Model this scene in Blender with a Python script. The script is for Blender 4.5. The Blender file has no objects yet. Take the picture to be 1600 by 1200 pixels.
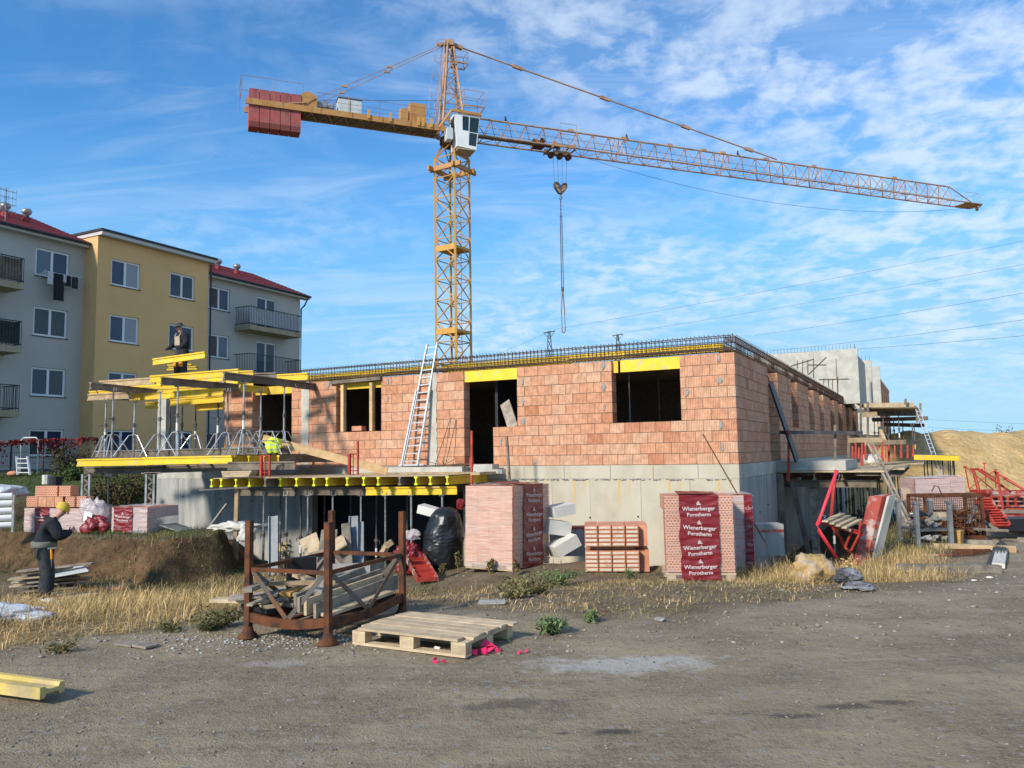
import bpy, bmesh, math, random
import numpy as np
from mathutils import Vector, Matrix, noise as mnoise
random.seed(11)
R_ = math.radians
S = bpy.context.scene
COL = S.collection

# ------------------------------------------------------------------ camera, sky, sun
EYE = Vector((0, 0, 1.7)); PITCH = .08732; ROLL = .01588; FPX = 1246.4
cam_d = bpy.data.cameras.new('camera'); cam = bpy.data.objects.new('camera', cam_d); COL.objects.link(cam)
cam_d.sensor_width = 36; cam_d.lens = 36 * FPX / 1600; cam_d.clip_start = .1; cam_d.clip_end = 4000
CM = Matrix.Rotation(math.pi / 2 + PITCH, 3, 'X') @ Matrix.Rotation(-ROLL, 3, 'Z')
cam.matrix_world = Matrix.Translation(EYE) @ CM.to_4x4()
S.camera = cam
SUN = Vector((-.66, -.75, .58)).normalized()      # towards the sun: behind the viewer's left shoulder
sd = bpy.data.lights.new('sun', 'SUN'); so = bpy.data.objects.new('sun', sd); COL.objects.link(so)
sd.energy = 3.15; sd.angle = R_(6); sd.color = (1, .91, .78)
so.rotation_euler = SUN.to_track_quat('Z', 'Y').to_euler(); so.location = (-30, -30, 40)
wd = bpy.data.worlds.new('World'); S.world = wd; wd.use_nodes = True
nt = wd.node_tree; N = nt.nodes; L = nt.links; N.clear()
def nn(t, **k):
    n = N.new(t)
    for a, b in k.items(): setattr(n, a, b)
    return n
sky = nn('ShaderNodeTexSky', sky_type='NISHITA', sun_disc=False, altitude=300, air_density=1.0, dust_density=.6, ozone_density=2.2)
sky.sun_elevation = math.asin(SUN.z); sky.sun_rotation = math.atan2(SUN.x, SUN.y)
tc = nn('ShaderNodeTexCoord'); sep = nn('ShaderNodeSeparateXYZ'); L.new(tc.outputs['Generated'], sep.inputs[0])
def mth(op, a, b=None, c=None, cl=False):
    n = nn('ShaderNodeMath', operation=op, use_clamp=cl)
    for i, v in enumerate((a, b, c)):
        if v is None: continue
        if isinstance(v, (int, float)): n.inputs[i].default_value = v
        else: L.new(v, n.inputs[i])
    return n.outputs[0]
zz = mth('MAXIMUM', sep.outputs[2], 0.0); dz = mth('ADD', zz, .20)
px = mth('DIVIDE', sep.outputs[0], dz); py = mth('DIVIDE', sep.outputs[1], dz)
cmb = nn('ShaderNodeCombineXYZ'); L.new(px, cmb.inputs[0]); L.new(py, cmb.inputs[1])
def wnoise(sc, rot, scale, det, rough, dist=0, off=(0, 0, 0)):
    mp = nn('ShaderNodeMapping'); mp.inputs['Scale'].default_value = sc; mp.inputs['Rotation'].default_value = (0, 0, R_(rot)); mp.inputs['Location'].default_value = off
    L.new(cmb.outputs[0], mp.inputs[0]); t = nn('ShaderNodeTexNoise'); L.new(mp.outputs[0], t.inputs[0])
    t.inputs['Scale'].default_value = scale; t.inputs['Detail'].default_value = det; t.inputs['Roughness'].default_value = rough; t.inputs['Distortion'].default_value = dist
    return t.outputs['Fac']
def ramp(x, a, b):
    n = nn('ShaderNodeMapRange', interpolation_type='SMOOTHSTEP'); L.new(x, n.inputs[0]); n.inputs[1].default_value = a; n.inputs[2].default_value = b; return n.outputs[0]
big = wnoise((1, 1, 1), 20, .8, 4, .55, .3, (3.1, 1.2, 0))
puff = wnoise((1, 1.35, 1), 35, 5.2, 8, .60, .30, (0.4, 2, 0))
cell = wnoise((1.15, 1, 1), 10, 15.0, 4, .55, .4, (5, 1, 0))
wisp = wnoise((.5, 2.2, 1), -28, 2.4, 7, .6, .7, (8, 3, 0))
side = ramp(px, -.7, 1.3)                                # thin cloud thickens towards the east of the sky
cov = mth('ADD', big, mth('MULTIPLY', side, .34))
m1 = ramp(cov, .46, .82)
mix1 = mth('ADD', mth('MULTIPLY', puff, .62), mth('MULTIPLY', cell, .38))
cl1 = mth('MULTIPLY', ramp(mix1, .36, .64), m1)
cl2 = mth('MULTIPLY', ramp(wisp, .42, .80), ramp(cov, .34, .60))
cl = mth('MAXIMUM', mth('MULTIPLY', cl1, .80), mth('MULTIPLY', cl2, .48))
veil = mth('MULTIPLY', m1, .12)
fade = ramp(sep.outputs[2], .0, .14)
cl = mth('MULTIPLY', mth('MAXIMUM', cl, veil), fade, None, True)
tn = nn('ShaderNodeVectorMath', operation='MULTIPLY'); L.new(sky.outputs[0], tn.inputs[0]); tn.inputs[1].default_value = (.45, 1.0, 1.36)   # the camera's vivid rendering of blue
def mixc(f, a, b):
    n = nn('ShaderNodeMix', data_type='RGBA'); L.new(f, n.inputs[0])
    for i, v in ((6, a), (7, b)):
        if isinstance(v, tuple): n.inputs[i].default_value = v
        else: L.new(v, n.inputs[i])
    return n.outputs[2]
c = mixc(mth('MULTIPLY', ramp(sep.outputs[2], .40, .10), .92), tn.outputs[0], (1.45, 3.7, 6.2, 1))
c = mixc(mth('MULTIPLY', ramp(sep.outputs[2], .22, .0), .90), c, (3.0, 5.0, 6.3, 1))
c = mixc(cl, c, (5.0, 5.8, 6.8, 1))
bg = nn('ShaderNodeBackground'); L.new(c, bg.inputs[0]); bg.inputs[1].default_value = .10
wo = nn('ShaderNodeOutputWorld'); L.new(bg.outputs[0], wo.inputs[0])
S.view_settings.view_transform = 'Standard'; S.view_settings.look = 'None'; S.view_settings.exposure = .65; S.view_settings.gamma = 1
S.view_settings.use_curve_mapping = False
S.render.resolution_x = 1600; S.render.resolution_y = 1200
S.cycles.max_bounces = 6; S.cycles.transparent_max_bounces = 12

# ------------------------------------------------------------------ measuring helpers
YW = .4811
C0 = Vector((4.97, 17.68, 1.40))                       # outer brick corner of the new building, on its slab
U = Vector((-math.cos(YW), math.sin(YW), 0)); V = Vector((math.sin(YW), math.cos(YW), 0)); ZZ = Vector((0, 0, 1))
def W(u, v, z): p = C0 + U * u + V * v; return Vector((p.x, p.y, z))
def ray(x, y): d = CM @ Vector((x - 800, 600 - y, -FPX)); return d / d.y
def PY(x, y, Y): return EYE + ray(x, y) * Y            # the point seen at (x, y) standing Y metres away
def PZ(x, y, z): d = ray(x, y); return EYE + d * ((z - EYE.z) / d.z)
def PV(x, y, v=0): d = ray(x, y); return EYE + d * ((C0 + V * v - EYE).dot(V) / d.dot(V))
def PU(x, y, u=0): d = ray(x, y); return EYE + d * ((C0 + U * u - EYE).dot(U) / d.dot(U))
def uv(p): return (p - C0).dot(U), (p - C0).dot(V)

# ------------------------------------------------------------------ terrain height
def sst(a, b, x): t = np.clip((x - a) / (b - a), 0, 1); return t * t * (3 - 2 * t)
def _hash(ix, iy, s):
    h = (ix * 374761393 + iy * 668265263 + s * 974634777) & 0xffffffff
    h = ((h ^ (h >> 13)) * 1274126177) & 0xffffffff
    return ((h ^ (h >> 16)) & 0xffff) / 65535.0
def vn(x, y, s=0):
    x = np.asarray(x, float); y = np.asarray(y, float)
    ix = np.floor(x).astype(np.int64); iy = np.floor(y).astype(np.int64); fx = x - ix; fy = y - iy
    fx = fx * fx * (3 - 2 * fx); fy = fy * fy * (3 - 2 * fy)
    return (_hash(ix, iy, s) * (1 - fx) + _hash(ix + 1, iy, s) * fx) * (1 - fy) + (_hash(ix, iy + 1, s) * (1 - fx) + _hash(ix + 1, iy + 1, s) * fx) * fy
def fbm(x, y, s=0, o=4):
    a = 0; k = .5
    for i in range(o): a = a + k * (vn(x * 2 ** i, y * 2 ** i, s + i) - .5); k *= .5
    return a
def uvn(x, y):
    dx = x - C0.x; dy = y - C0.y
    return dx * U.x + dy * U.y, dx * V.x + dy * V.y
def height(x, y, rough=True):
    x = np.asarray(x, float); y = np.asarray(y, float)
    depth = .86 - .36 * sst(-3.5, 2, x)
    z = -depth * sst(8.6, 14.6, y)
    u, v = uvn(x, y)
    # dug trench beside the new building
    d = np.sqrt(np.maximum(np.maximum(-u, u - 13), 0) ** 2 + np.maximum(np.maximum(-v, v - 34), 0) ** 2)
    z = z + (-1.35 - z) * (1 - sst(1.6, 3.0, d + .5 * fbm(x * .6, y * .6, 5)))
    # spoil bank and terrace left of the dig
    e = v + 6.9 + .55 * fbm(x * .7, y * .7, 9) + .16 * fbm(x * 3, y * 3, 19)
    f = u - 9.7 - .95 * np.maximum(0, v + 5.2) + .5 * fbm(x * .8, y * .8, 21) + .14 * fbm(x * 3, y * 3, 12)
    bank = sst(0, .75 + .5 * fbm(x * 1.3, y * 1.3, 14), e + .12 * fbm(x * 7, y * 7, 29)) * sst(0, .7, f)
    terr = .03 + .05 * fbm(x * .5, y * .5, 3) - .78 * sst(-4.5, -2.6, v) * (1 - sst(19.2, 21.0, u))
    z = z + (terr - z) * bank
    lawn = 1.18 * sst(20.5, 31, y + (x + 15) * .2) * sst(19.3, 21.5, u)
    z = z + lawn
    # far fields lie a little lower
    z = z - 1.0 * sst(60, 200, y) * (1 - sst(10, 16, u))
    if rough:
        near = 1 - sst(30, 60, y)
        soil = soilmask(x, y)
        z = z + near * (.012 + .05 * soil) * fbm(x * 2.2, y * 2.2, 31) * 2 + near * .017 * fbm(x * 9, y * 9, 41, 3) + near * (1 - soil) * .016 * (fbm(x * .9 + y * .25, y * 3.4, 43, 3)) + .05 * fbm(x * .35, y * .35, 51, 2) * (1 - sst(15, 30, np.abs(x)))
    return z
def soilmask(x, y):
    """1 where grown-over soil lies, 0 on the gravel road"""
    edge = 8.9 + .5 * np.sin(x * .9 + 1) + .9 * fbm(x * .8, y * .8, 61) * 2
    edge = edge + 1.3 * sst(-4.0, -2.2, x) * (1 - sst(-2.2, 0.3, x)) * .6 - 1.9 * (1 - sst(-5.5, -3.0, x)) - .9 * sst(-.8, .2, x) * (1 - sst(1.6, 2.8, x)) + 2.2 * sst(1.8, 6.0, x)
    m = sst(-.35, .45, y - edge)
    road = sst(0, 1.2, x - (6.4 + (y - 12.5) * .50) + .8 * fbm(x, y, 71))
    return m * (1 - road)
def gz(x, y): return float(height(x, y))

# ------------------------------------------------------------------ object helpers
WO = {}
def T(o, label=None, cat=None, group=None, kind=None):
    if label: o['label'] = label
    if cat: o['category'] = cat
    if group: o['group'] = group
    if kind: o['kind'] = kind
    return o
def root(name, loc, label, cat, group=None):
    o = bpy.data.objects.new(name, None); COL.objects.link(o); o.location = loc; o.empty_display_size = .2
    WO[o] = Vector(loc); return T(o, label, cat, group)
class MB:
    def __init__(s): s.v = []; s.f = []; s.m = []
    def add(s, vs, fs, m=0):
        b = len(s.v); s.v += [tuple(p) for p in vs]; s.f += [tuple(b + i for i in f) for f in fs]; s.m += [m] * len(fs); return s
    def hexa(s, P, m=0):  # P: 8 points, bottom ring then top ring
        return s.add(P, [(3, 2, 1, 0), (4, 5, 6, 7), (0, 1, 5, 4), (1, 2, 6, 5), (2, 3, 7, 6), (3, 0, 4, 7)], m)
    def box(s, c, d, m=0, R=None, jit=0):
        c = Vector(c); x, y, z = d[0] / 2, d[1] / 2, d[2] / 2; P = []
        for q in ((-x, -y, -z), (x, -y, -z), (x, y, -z), (-x, y, -z), (-x, -y, z), (x, -y, z), (x, y, z), (-x, y, z)):
            q = Vector(q)
            if jit: q += Vector([random.uniform(-jit, jit) for _ in range(3)])
            P.append(c + (R @ q if R else q))
        return s.hexa(P, m)
    def uvbox(s, u0, u1, v0, v1, z0, z1, m=0):
        if u1 < u0: u0, u1 = u1, u0
        return s.hexa([W(u1, v0, z0), W(u0, v0, z0), W(u0, v1, z0), W(u1, v1, z0), W(u1, v0, z1), W(u0, v0, z1), W(u0, v1, z1), W(u1, v1, z1)], m)
    def frame(s, p0, p1, up=ZZ):
        d = (Vector(p1) - Vector(p0)); d = d.normalized() if d.length > 1e-9 else Vector((1, 0, 0))
        x = d.cross(Vector(up))
        if x.length < 1e-4: x = d.cross(Vector((1, 0, 0)))
        x.normalize(); return d, x, x.cross(d)
    def ext(s, prof, p0, p1, up=ZZ, m=0, caps=True):
        """extrude the profile [(side, up)...] from p0 to p1"""
        p0 = Vector(p0); p1 = Vector(p1); d, x, y = s.frame(p0, p1, up); n = len(prof)
        vs = [p0 + x * a + y * b for a, b in prof] + [p1 + x * a + y * b for a, b in prof]
        fs = [(i, (i + 1) % n, n + (i + 1) % n, n + i) for i in range(n)]
        if caps: fs += [tuple(range(n - 1, -1, -1)), tuple(range(n, 2 * n))]
        return s.add(vs, fs, m)
    def bar(s, p0, p1, w, h, up=ZZ, m=0): return s.ext([(-w / 2, -h / 2), (w / 2, -h / 2), (w / 2, h / 2), (-w / 2, h / 2)], p0, p1, up, m)
    def tube(s, p0, p1, r, n=8, r2=None, m=0, caps=True):
        p0 = Vector(p0); p1 = Vector(p1); d, x, y = s.frame(p0, p1); r2 = r if r2 is None else r2
        vs = []
        for p, q in ((p0, r), (p1, r2)):
            vs += [p + x * (q * math.cos(6.28318 * i / n)) + y * (q * math.sin(6.28318 * i / n)) for i in range(n)]
        fs = [(i, (i + 1) % n, n + (i + 1) % n, n + i) for i in range(n)]
        if caps: fs += [tuple(range(n - 1, -1, -1)), tuple(range(n, 2 * n))]
        return s.add(vs, fs, m)
    def path(s, pts, r, n=6, m=0):
        pts = [Vector(p) for p in pts]; b = len(s.v); k = len(pts); vs = []
        for i, p in enumerate(pts):
            a = pts[max(0, i - 1)]; c = pts[min(k - 1, i + 1)]; d, x, y = s.frame(a, c)
            rr = r[i] if isinstance(r, (list, tuple)) else r
            vs += [p + x * (rr * math.cos(6.28318 * j / n)) + y * (rr * math.sin(6.28318 * j / n)) for j in range(n)]
        fs = [(i * n + j, i * n + (j + 1) % n, (i + 1) * n + (j + 1) % n, (i + 1) * n + j) for i in range(k - 1) for j in range(n)]
        fs += [tuple(range(n - 1, -1, -1)), tuple(range((k - 1) * n, k * n))]
        return s.add(vs, fs, m)
    def lathe(s, prof, c=(0, 0, 0), n=12, m=0):
        c = Vector(c); k = len(prof); vs = [c + Vector((r * math.cos(6.28318 * j / n), r * math.sin(6.28318 * j / n), z)) for r, z in prof for j in range(n)]
        fs = [(i * n + j, i * n + (j + 1) % n, (i + 1) * n + (j + 1) % n, (i + 1) * n + j) for i in range(k - 1) for j in range(n)]
        fs += [tuple(range(n - 1, -1, -1)), tuple(range((k - 1) * n, k * n))]
        return s.add(vs, fs, m)
    def build(s, name, mats, parent=None, smooth=False, origin=None, label=None, cat=None, group=None, kind=None):
        if not isinstance(mats, (list, tuple)): mats = [mats]
        vs = np.array(s.v, float)
        lo = vs.min(0); hi = vs.max(0)
        if origin is None: origin = Vector((lo + hi) / 2) if parent else Vector(((lo[0] + hi[0]) / 2, (lo[1] + hi[1]) / 2, lo[2]))
        origin = Vector(origin); vs = vs - np.array(origin)
        me = bpy.data.meshes.new(name); me.from_pydata(vs.tolist(), [], s.f)
        for mt in mats: me.materials.append(mt)
        if len(mats) > 1: me.polygons.foreach_set('material_index', s.m)
        if smooth: me.polygons.foreach_set('use_smooth', [True] * len(me.polygons))
        me.update()
        return link(name, me, parent, origin, label, cat, group, kind)
def link(name, me, parent=None, origin=Vector((0, 0, 0)), label=None, cat=None, group=None, kind=None):
    o = bpy.data.objects.new(name, me); COL.objects.link(o); WO[o] = Vector(origin)
    if parent: o.parent = parent; o.location = Vector(origin) - WO[parent]
    else: o.location = origin
    return T(o, label, cat, group, kind)
KIDS = {}
def copy_tree(o, parent=None):
    c = o.copy(); COL.objects.link(c); c.parent = parent; WO[c] = WO.get(o, Vector((0, 0, 0)))
    for ch in o.children: copy_tree(ch, c)
    return c
def place(o, loc, rz=0, s=None):
    o.location = loc; o.rotation_euler = (0, 0, rz)
    if s: o.scale = (s, s, s)
    return o
ORD = 'first second third fourth fifth sixth seventh eighth ninth tenth eleventh twelfth thirteenth fourteenth fifteenth sixteenth seventeenth eighteenth nineteenth twentieth'.split()

# ------------------------------------------------------------------ materials
MATS = {}
def mat(name, col, rough=.8, var=.12, vscale=3.0, bump=.15, bscale=40, metal=0, col2=None, mixs=2.0, mixr=(.45, .6), rnd=.0, isl=.0, spec=.3, stretch=None, det=5, bdist=.01, extra=None):
    if name in MATS: return MATS[name]
    m = bpy.data.materials.new(name); m.use_nodes = True; t = m.node_tree; n = t.nodes; l = t.links
    p = n['Principled BSDF']; p.inputs['Roughness'].default_value = rough; p.inputs['Metallic'].default_value = metal
    p.inputs['Specular IOR Level'].default_value = spec
    tc = n.new('ShaderNodeTexCoord'); vec = tc.outputs['Object']
    oi = n.new('ShaderNodeObjectInfo')
    if stretch:
        mp = n.new('ShaderNodeMapping'); mp.inputs['Scale'].default_value = stretch; l.new(vec, mp.inputs[0]); vec = mp.outputs[0]
    ad = n.new('ShaderNodeVectorMath'); ad.operation = 'ADD'; l.new(vec, ad.inputs[0])
    sc = n.new('ShaderNodeVectorMath'); sc.operation = 'SCALE'; sc.inputs[0].default_value = (37, 17, 23); l.new(oi.outputs['Random'], sc.inputs['Scale']); l.new(sc.outputs[0], ad.inputs[1]); vec = ad.outputs[0]
    def nz(s, d=det, r=.6):
        x = n.new('ShaderNodeTexNoise'); x.inputs['Scale'].default_value = s; x.inputs['Detail'].default_value = d; x.inputs['Roughness'].default_value = r; l.new(vec, x.inputs['Vector']); return x.outputs['Fac']
    def rng(x, a, b, c_, d_):
        q = n.new('ShaderNodeMapRange'); l.new(x, q.inputs[0])
        for i, v in enumerate((a, b, c_, d_)): q.inputs[i + 1].default_value = v
        return q.outputs[0]
    def mx(f, a, b, bt='MIX'):
        q = n.new('ShaderNodeMix'); q.data_type = 'RGBA'; q.blend_type = bt
        if isinstance(f, (int, float)): q.inputs[0].default_value = f
        else: l.new(f, q.inputs[0])
        for i, v in ((6, a), (7, b)):
            if isinstance(v, (tuple, list)): q.inputs[i].default_value = (*v[:3], 1)
            else: l.new(v, q.inputs[i])
        return q.outputs[2]
    c = None
    if col2 is not None: c = mx(rng(nz(mixs), mixr[0], mixr[1], 0, 1), col, col2)
    else: c = mx(0.0, col, col)
    hsv = n.new('ShaderNodeHueSaturation'); l.new(c, hsv.inputs['Color'])
    val = rng(nz(vscale), .3, .7, 1 - var, 1 + var)
    def mul(a, b):
        q = n.new('ShaderNodeMath'); q.operation = 'MULTIPLY'; l.new(a, q.inputs[0]); l.new(b, q.inputs[1]); return q.outputs[0]
    if rnd: val = mul(val, rng(oi.outputs['Random'], 0, 1, 1 - rnd, 1 + rnd))
    if isl:
        g = n.new('ShaderNodeNewGeometry'); val = mul(val, rng(g.outputs['Random Per Island'], 0, 1, 1 - isl, 1 + isl))
    l.new(val, hsv.inputs['Value']); c = hsv.outputs[0]
    hgt = nz(bscale, 4)
    if extra: c, hgt = extra(n, l, tc, vec, c, hgt, dict(nz=nz, rng=rng, mx=mx, p=p, oi=oi))
    l.new(c, p.inputs['Base Color'])
    if bump and hgt is not None:
        b = n.new('ShaderNodeBump'); b.inputs['Strength'].default_value = bump; b.inputs['Distance'].default_value = bdist; l.new(hgt, b.inputs['Height']); l.new(b.outputs[0], p.inputs['Normal'])
    MATS[name] = m; return m
def x_brick(n, l, tc, vec, c, hgt, k):
    g = n.new('ShaderNodeNewGeometry'); a = n.new('ShaderNodeMath'); a.operation = 'ADD'; l.new(g.outputs['Random Per Island'], a.inputs[0]); l.new(k['oi'].outputs['Random'], a.inputs[1])
    fr = n.new('ShaderNodeMath'); fr.operation = 'FRACT'; l.new(a.outputs[0], fr.inputs[0]); rnd = fr.outputs[0]
    c2 = k['mx'](k['rng'](rnd, .45, 1.0, 0, 1), (.61, .30, .175), (.64, .385, .245))
    c2 = k['mx'](k['rng'](rnd, .07, .0, 0, 1), c2, (.49, .20, .105))
    q = n.new('ShaderNodeSeparateXYZ'); l.new(tc.outputs['Object'], q.inputs[0])
    s = n.new('ShaderNodeMath'); s.operation = 'MULTIPLY'; s.inputs[1].default_value = 2 * math.pi / .0372; l.new(q.outputs[0], s.inputs[0])
    sn = n.new('ShaderNodeMath'); sn.operation = 'SINE'; l.new(s.outputs[0], sn.inputs[0])
    st = k['rng'](sn.outputs[0], -1, -.3, 0, 1)
    blotch = k['rng'](k['nz'](7), .38, .68, .80, 1.16)
    h = n.new('ShaderNodeHueSaturation'); l.new(c2, h.inputs['Color'])
    v = n.new('ShaderNodeMath'); v.operation = 'MULTIPLY'; l.new(blotch, v.inputs[0]); l.new(k['rng'](st, 0, 1, .55, 1.05), v.inputs[1]); l.new(v.outputs[0], h.inputs['Value'])
    hh = n.new('ShaderNodeMath'); hh.operation = 'ADD'; l.new(st, hh.inputs[0]); l.new(k['rng'](hgt, 0, 1, 0, .5), hh.inputs[1])
    return h.outputs[0], hh.outputs[0]
M = {}
M['brick'] = mat('fired_clay_block', (.5, .25, .15), .85, bump=.5, bdist=.004, extra=x_brick)
M['mortar'] = mat('mortar', (.13, .105, .085), .95, .2, 9, .5, 60)
M['mortar2'] = mat('mortar_dark', (.30, .285, .26), .95, .2, 14, .6, 60)
def x_conc(n, l, tc, vec, c, hgt, k):
    # rust and lime runs, a few cm wide, hanging from the slab edge
    q = n.new('ShaderNodeSeparateXYZ'); l.new(tc.outputs['Object'], q.inputs[0])
    mp = n.new('ShaderNodeMapping'); mp.inputs['Scale'].default_value = (3.4, 3.4, .10); l.new(tc.outputs['Object'], mp.inputs[0])
    t = n.new('ShaderNodeTexNoise'); t.inputs['Scale'].default_value = 1.25; t.inputs['Detail'].default_value = 3; l.new(mp.outputs[0], t.inputs[0])
    run = k['rng'](t.outputs['Fac'], .60, .68, 0, .9)
    c = k['mx'](run, c, (.58, .36, .09))
    mp2 = n.new('ShaderNodeMapping'); mp2.inputs['Scale'].default_value = (1.2, 1.2, .35); l.new(tc.outputs['Object'], mp2.inputs[0])
    t2 = n.new('ShaderNodeTexNoise'); t2.inputs['Scale'].default_value = 2.2; t2.inputs['Detail'].default_value = 6; l.new(mp2.outputs[0], t2.inputs[0])
    c = k['mx'](k['rng'](t2.outputs['Fac'], .42, .62, 0, .6), c, (.52, .48, .385))
    return c, hgt
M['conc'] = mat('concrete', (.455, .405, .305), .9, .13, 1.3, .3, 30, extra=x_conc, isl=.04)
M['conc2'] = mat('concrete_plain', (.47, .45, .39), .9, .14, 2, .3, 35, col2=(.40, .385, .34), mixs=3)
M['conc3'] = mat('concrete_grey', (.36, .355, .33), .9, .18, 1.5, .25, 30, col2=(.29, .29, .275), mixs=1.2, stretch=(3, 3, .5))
M['ply'] = mat('plywood', (.20, .145, .085), .8, .2, 3, .2, 30)
M['yellow'] = mat('yellow_beam', (.74, .50, .03), .6, .10, 4, .12, 40, col2=(.50, .42, .22), mixs=5, mixr=(.56, .66), rnd=.10, stretch=(1, 1, 1), spec=.35)
M['yellow2'] = mat('weathered_yellow_beam', (.76, .50, .03), .7, .2, 5, .15, 40, col2=(.52, .36, .07), mixs=2.5, mixr=(.4, .65), rnd=.15)
M['lime'] = mat('beam_end_paint', (.62, .66, .03), .6, .1)
M['greybeam'] = mat('grey_timber_beam', (.20, .165, .125), .85, .2, 5, .2, 40, col2=(.13, .105, .08), mixs=2, rnd=.2)
M['wood'] = mat('raw_timber', (.47, .34, .20), .8, .16, 3, .25, 40, col2=(.37, .26, .15), mixs=5, stretch=(1, 1, 1), rnd=.18)
M['woodnew'] = mat('fresh_timber', (.62, .42, .22), .75, .12, 3, .2, 40, col2=(.52, .33, .16), mixs=5, rnd=.1)
M['woodold'] = mat('weathered_timber', (.29, .25, .20), .9, .22, 4, .35, 50, col2=(.19, .16, .125), mixs=6, rnd=.3)
M['palletwood'] = mat('pallet_timber', (.50, .385, .245), .85, .18, 5, .35, 50, col2=(.33, .25, .16), mixs=7, mixr=(.5, .7), rnd=.16)
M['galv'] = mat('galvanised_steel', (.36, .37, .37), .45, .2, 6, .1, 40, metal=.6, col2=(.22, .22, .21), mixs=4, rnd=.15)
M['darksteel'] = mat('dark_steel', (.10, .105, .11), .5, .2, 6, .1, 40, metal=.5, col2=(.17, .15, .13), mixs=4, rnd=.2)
M['alu'] = mat('aluminium', (.66, .67, .68), .35, .1, 6, .05, 40, metal=.55)
M['rebar'] = mat('rebar_steel', (.085, .060, .048), .75, .2, 6, .2, 60, metal=.3, col2=(.14, .075, .045), mixs=3)
M['rust'] = mat('rusty_steel', (.145, .052, .022), .85, .22, 8, .35, 70, col2=(.065, .032, .022), mixs=6, metal=.15)
M['ruststrap'] = mat('dull_steel_strap', (.13, .125, .115), .6, .2, 8, .2, 70, col2=(.17, .085, .045), mixs=4, metal=.4)
M['redsteel'] = mat('red_painted_steel', (.42, .05, .035), .5, .15, 6, .1, 40, col2=(.33, .04, .025), mixs=5, rnd=.15)
M['pinksteel'] = mat('pink_red_painted_tube', (.68, .045, .07), .45, .12, 6, .1, 40, col2=(.5, .08, .07), mixs=9, mixr=(.55, .7))
M['redworn'] = mat('worn_red_paint', (.34, .06, .04), .7, .15, 6, .2, 50, col2=(.42, .33, .28), mixs=3.2, mixr=(.46, .58), det=7)
M['crane'] = mat('crane_yellow_paint', (.48, .25, .085), .5, .12, 3, .06, 30, col2=(.42, .19, .055), mixs=1.5, spec=.35)
M['crane2'] = mat('crane_ochre_paint', (.56, .30, .07), .5, .1, 3, .06, 30)
M['jibpaint'] = mat('faded_crane_paint', (.46, .27, .15), .6, .15, 2, .06, 30, col2=(.32, .17, .10), mixs=1.2)
M['ballast'] = mat('ballast_red', (.36, .085, .075), .8, .12, 3, .2, 30, col2=(.30, .10, .09))
M['white'] = mat('white_paint', (.74, .74, .72), .5, .06, 3, .05, 30)
M['offwhite'] = mat('off_white_insulation', (.62, .60, .54), .85, .08, 3, .2, 30)
M['greybox'] = mat('light_grey_cabinet', (.52, .55, .54), .5, .08, 3, .05, 30)
def glass(name, col, rough=.06):
    m = bpy.data.materials.new(name); m.use_nodes = True; p = m.node_tree.nodes['Principled BSDF']
    p.inputs['Base Color'].default_value = (*col, 1); p.inputs['Roughness'].default_value = rough; p.inputs['Specular IOR Level'].default_value = .45
    t = m.node_tree; x = t.nodes.new('ShaderNodeTexNoise'); x.inputs['Scale'].default_value = 1.2; b = t.nodes.new('ShaderNodeBump'); b.inputs['Strength'].default_value = .05
    t.links.new(x.outputs[0], b.inputs['Height']); t.links.new(b.outputs[0], p.inputs['Normal']); return m
M['pane'] = glass('window_glass', (.035, .045, .06)); M['paneL'] = glass('curtained_glass', (.10, .14, .20), .15); M['paneB'] = glass('bluish_glass', (.025, .045, .09), .05); M['paneC'] = glass('pale_curtain_glass', (.27, .29, .31), .3); M['cabglass'] = glass('cab_glass', (.012, .03, .035))
M['pvc'] = mat('white_window_frame', (.72, .73, .74), .4, .04)
M['greywall'] = mat('grey_render', (.47, .45, .415), .92, .07, .25, .25, 90, bdist=.004, col2=(.435, .415, .385), mixs=.35)
M['yelwall'] = mat('ochre_render', (.74, .45, .20), .92, .07, .25, .25, 90, bdist=.004, col2=(.69, .42, .185), mixs=.35)
M['plinth'] = mat('dark_plinth', (.11, .12, .13), .9, .1)
M['rooftile'] = mat('red_roof_tiles', (.27, .035, .035), .6, .15, 5, .3, 20)
M['gutter'] = mat('dark_gutter', (.035, .035, .04), .5, .1)
M['soffit'] = mat('pale_soffit', (.52, .50, .47), .8, .05)
M['balc'] = mat('balcony_slab', (.36, .30, .20), .9, .15, 2)
M['rail'] = mat('dark_railing', (.045, .05, .055), .5, .1, metal=.3)
M['cloth_dark'] = mat('dark_cloth', (.018, .02, .026), .9, .25, 9, .6, 18, bdist=.02)
M['cloth_grey'] = mat('dark_grey_cloth', (.040, .045, .05), .9, .3, 9, .6, 16, bdist=.02, col2=(.025, .03, .035))
M['cloth_white'] = mat('pale_cloth', (.55, .55, .56), .9, .1, 9, .6, 18)
M['beige'] = mat('beige_cloth', (.42, .34, .24), .9, .2, 9, .5, 18)
M['belt'] = mat('grey_green_belt', (.16, .16, .13), .8, .2, 9, .4, 30)
M['skin'] = mat('skin', (.50, .27, .19), .6, .06, 9, .1, 50)
M['beanie'] = mat('yellow_knit', (.62, .42, .06), .95, .12, 30, .6, 90)
M['hat'] = mat('dark_grey_felt', (.06, .06, .065), .9, .1)
M['orange'] = mat('orange_plastic', (.75, .30, .02), .5, .1)
M['ochrebin'] = mat('ochre_plastic', (.50, .28, .08), .5, .1)
M['hivis'] = mat('hi_vis_yellow', (.58, .78, .04), .7, .1, 9, .5, 20, bdist=.02)
M['reflect'] = mat('grey_reflective_band', (.34, .36, .36), .6, .1)
M['blackplastic'] = mat('black_plastic_film', (.012, .013, .016), .34, .2, 6, .6, 4.5, spec=.5, bdist=.03, det=7)
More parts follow.
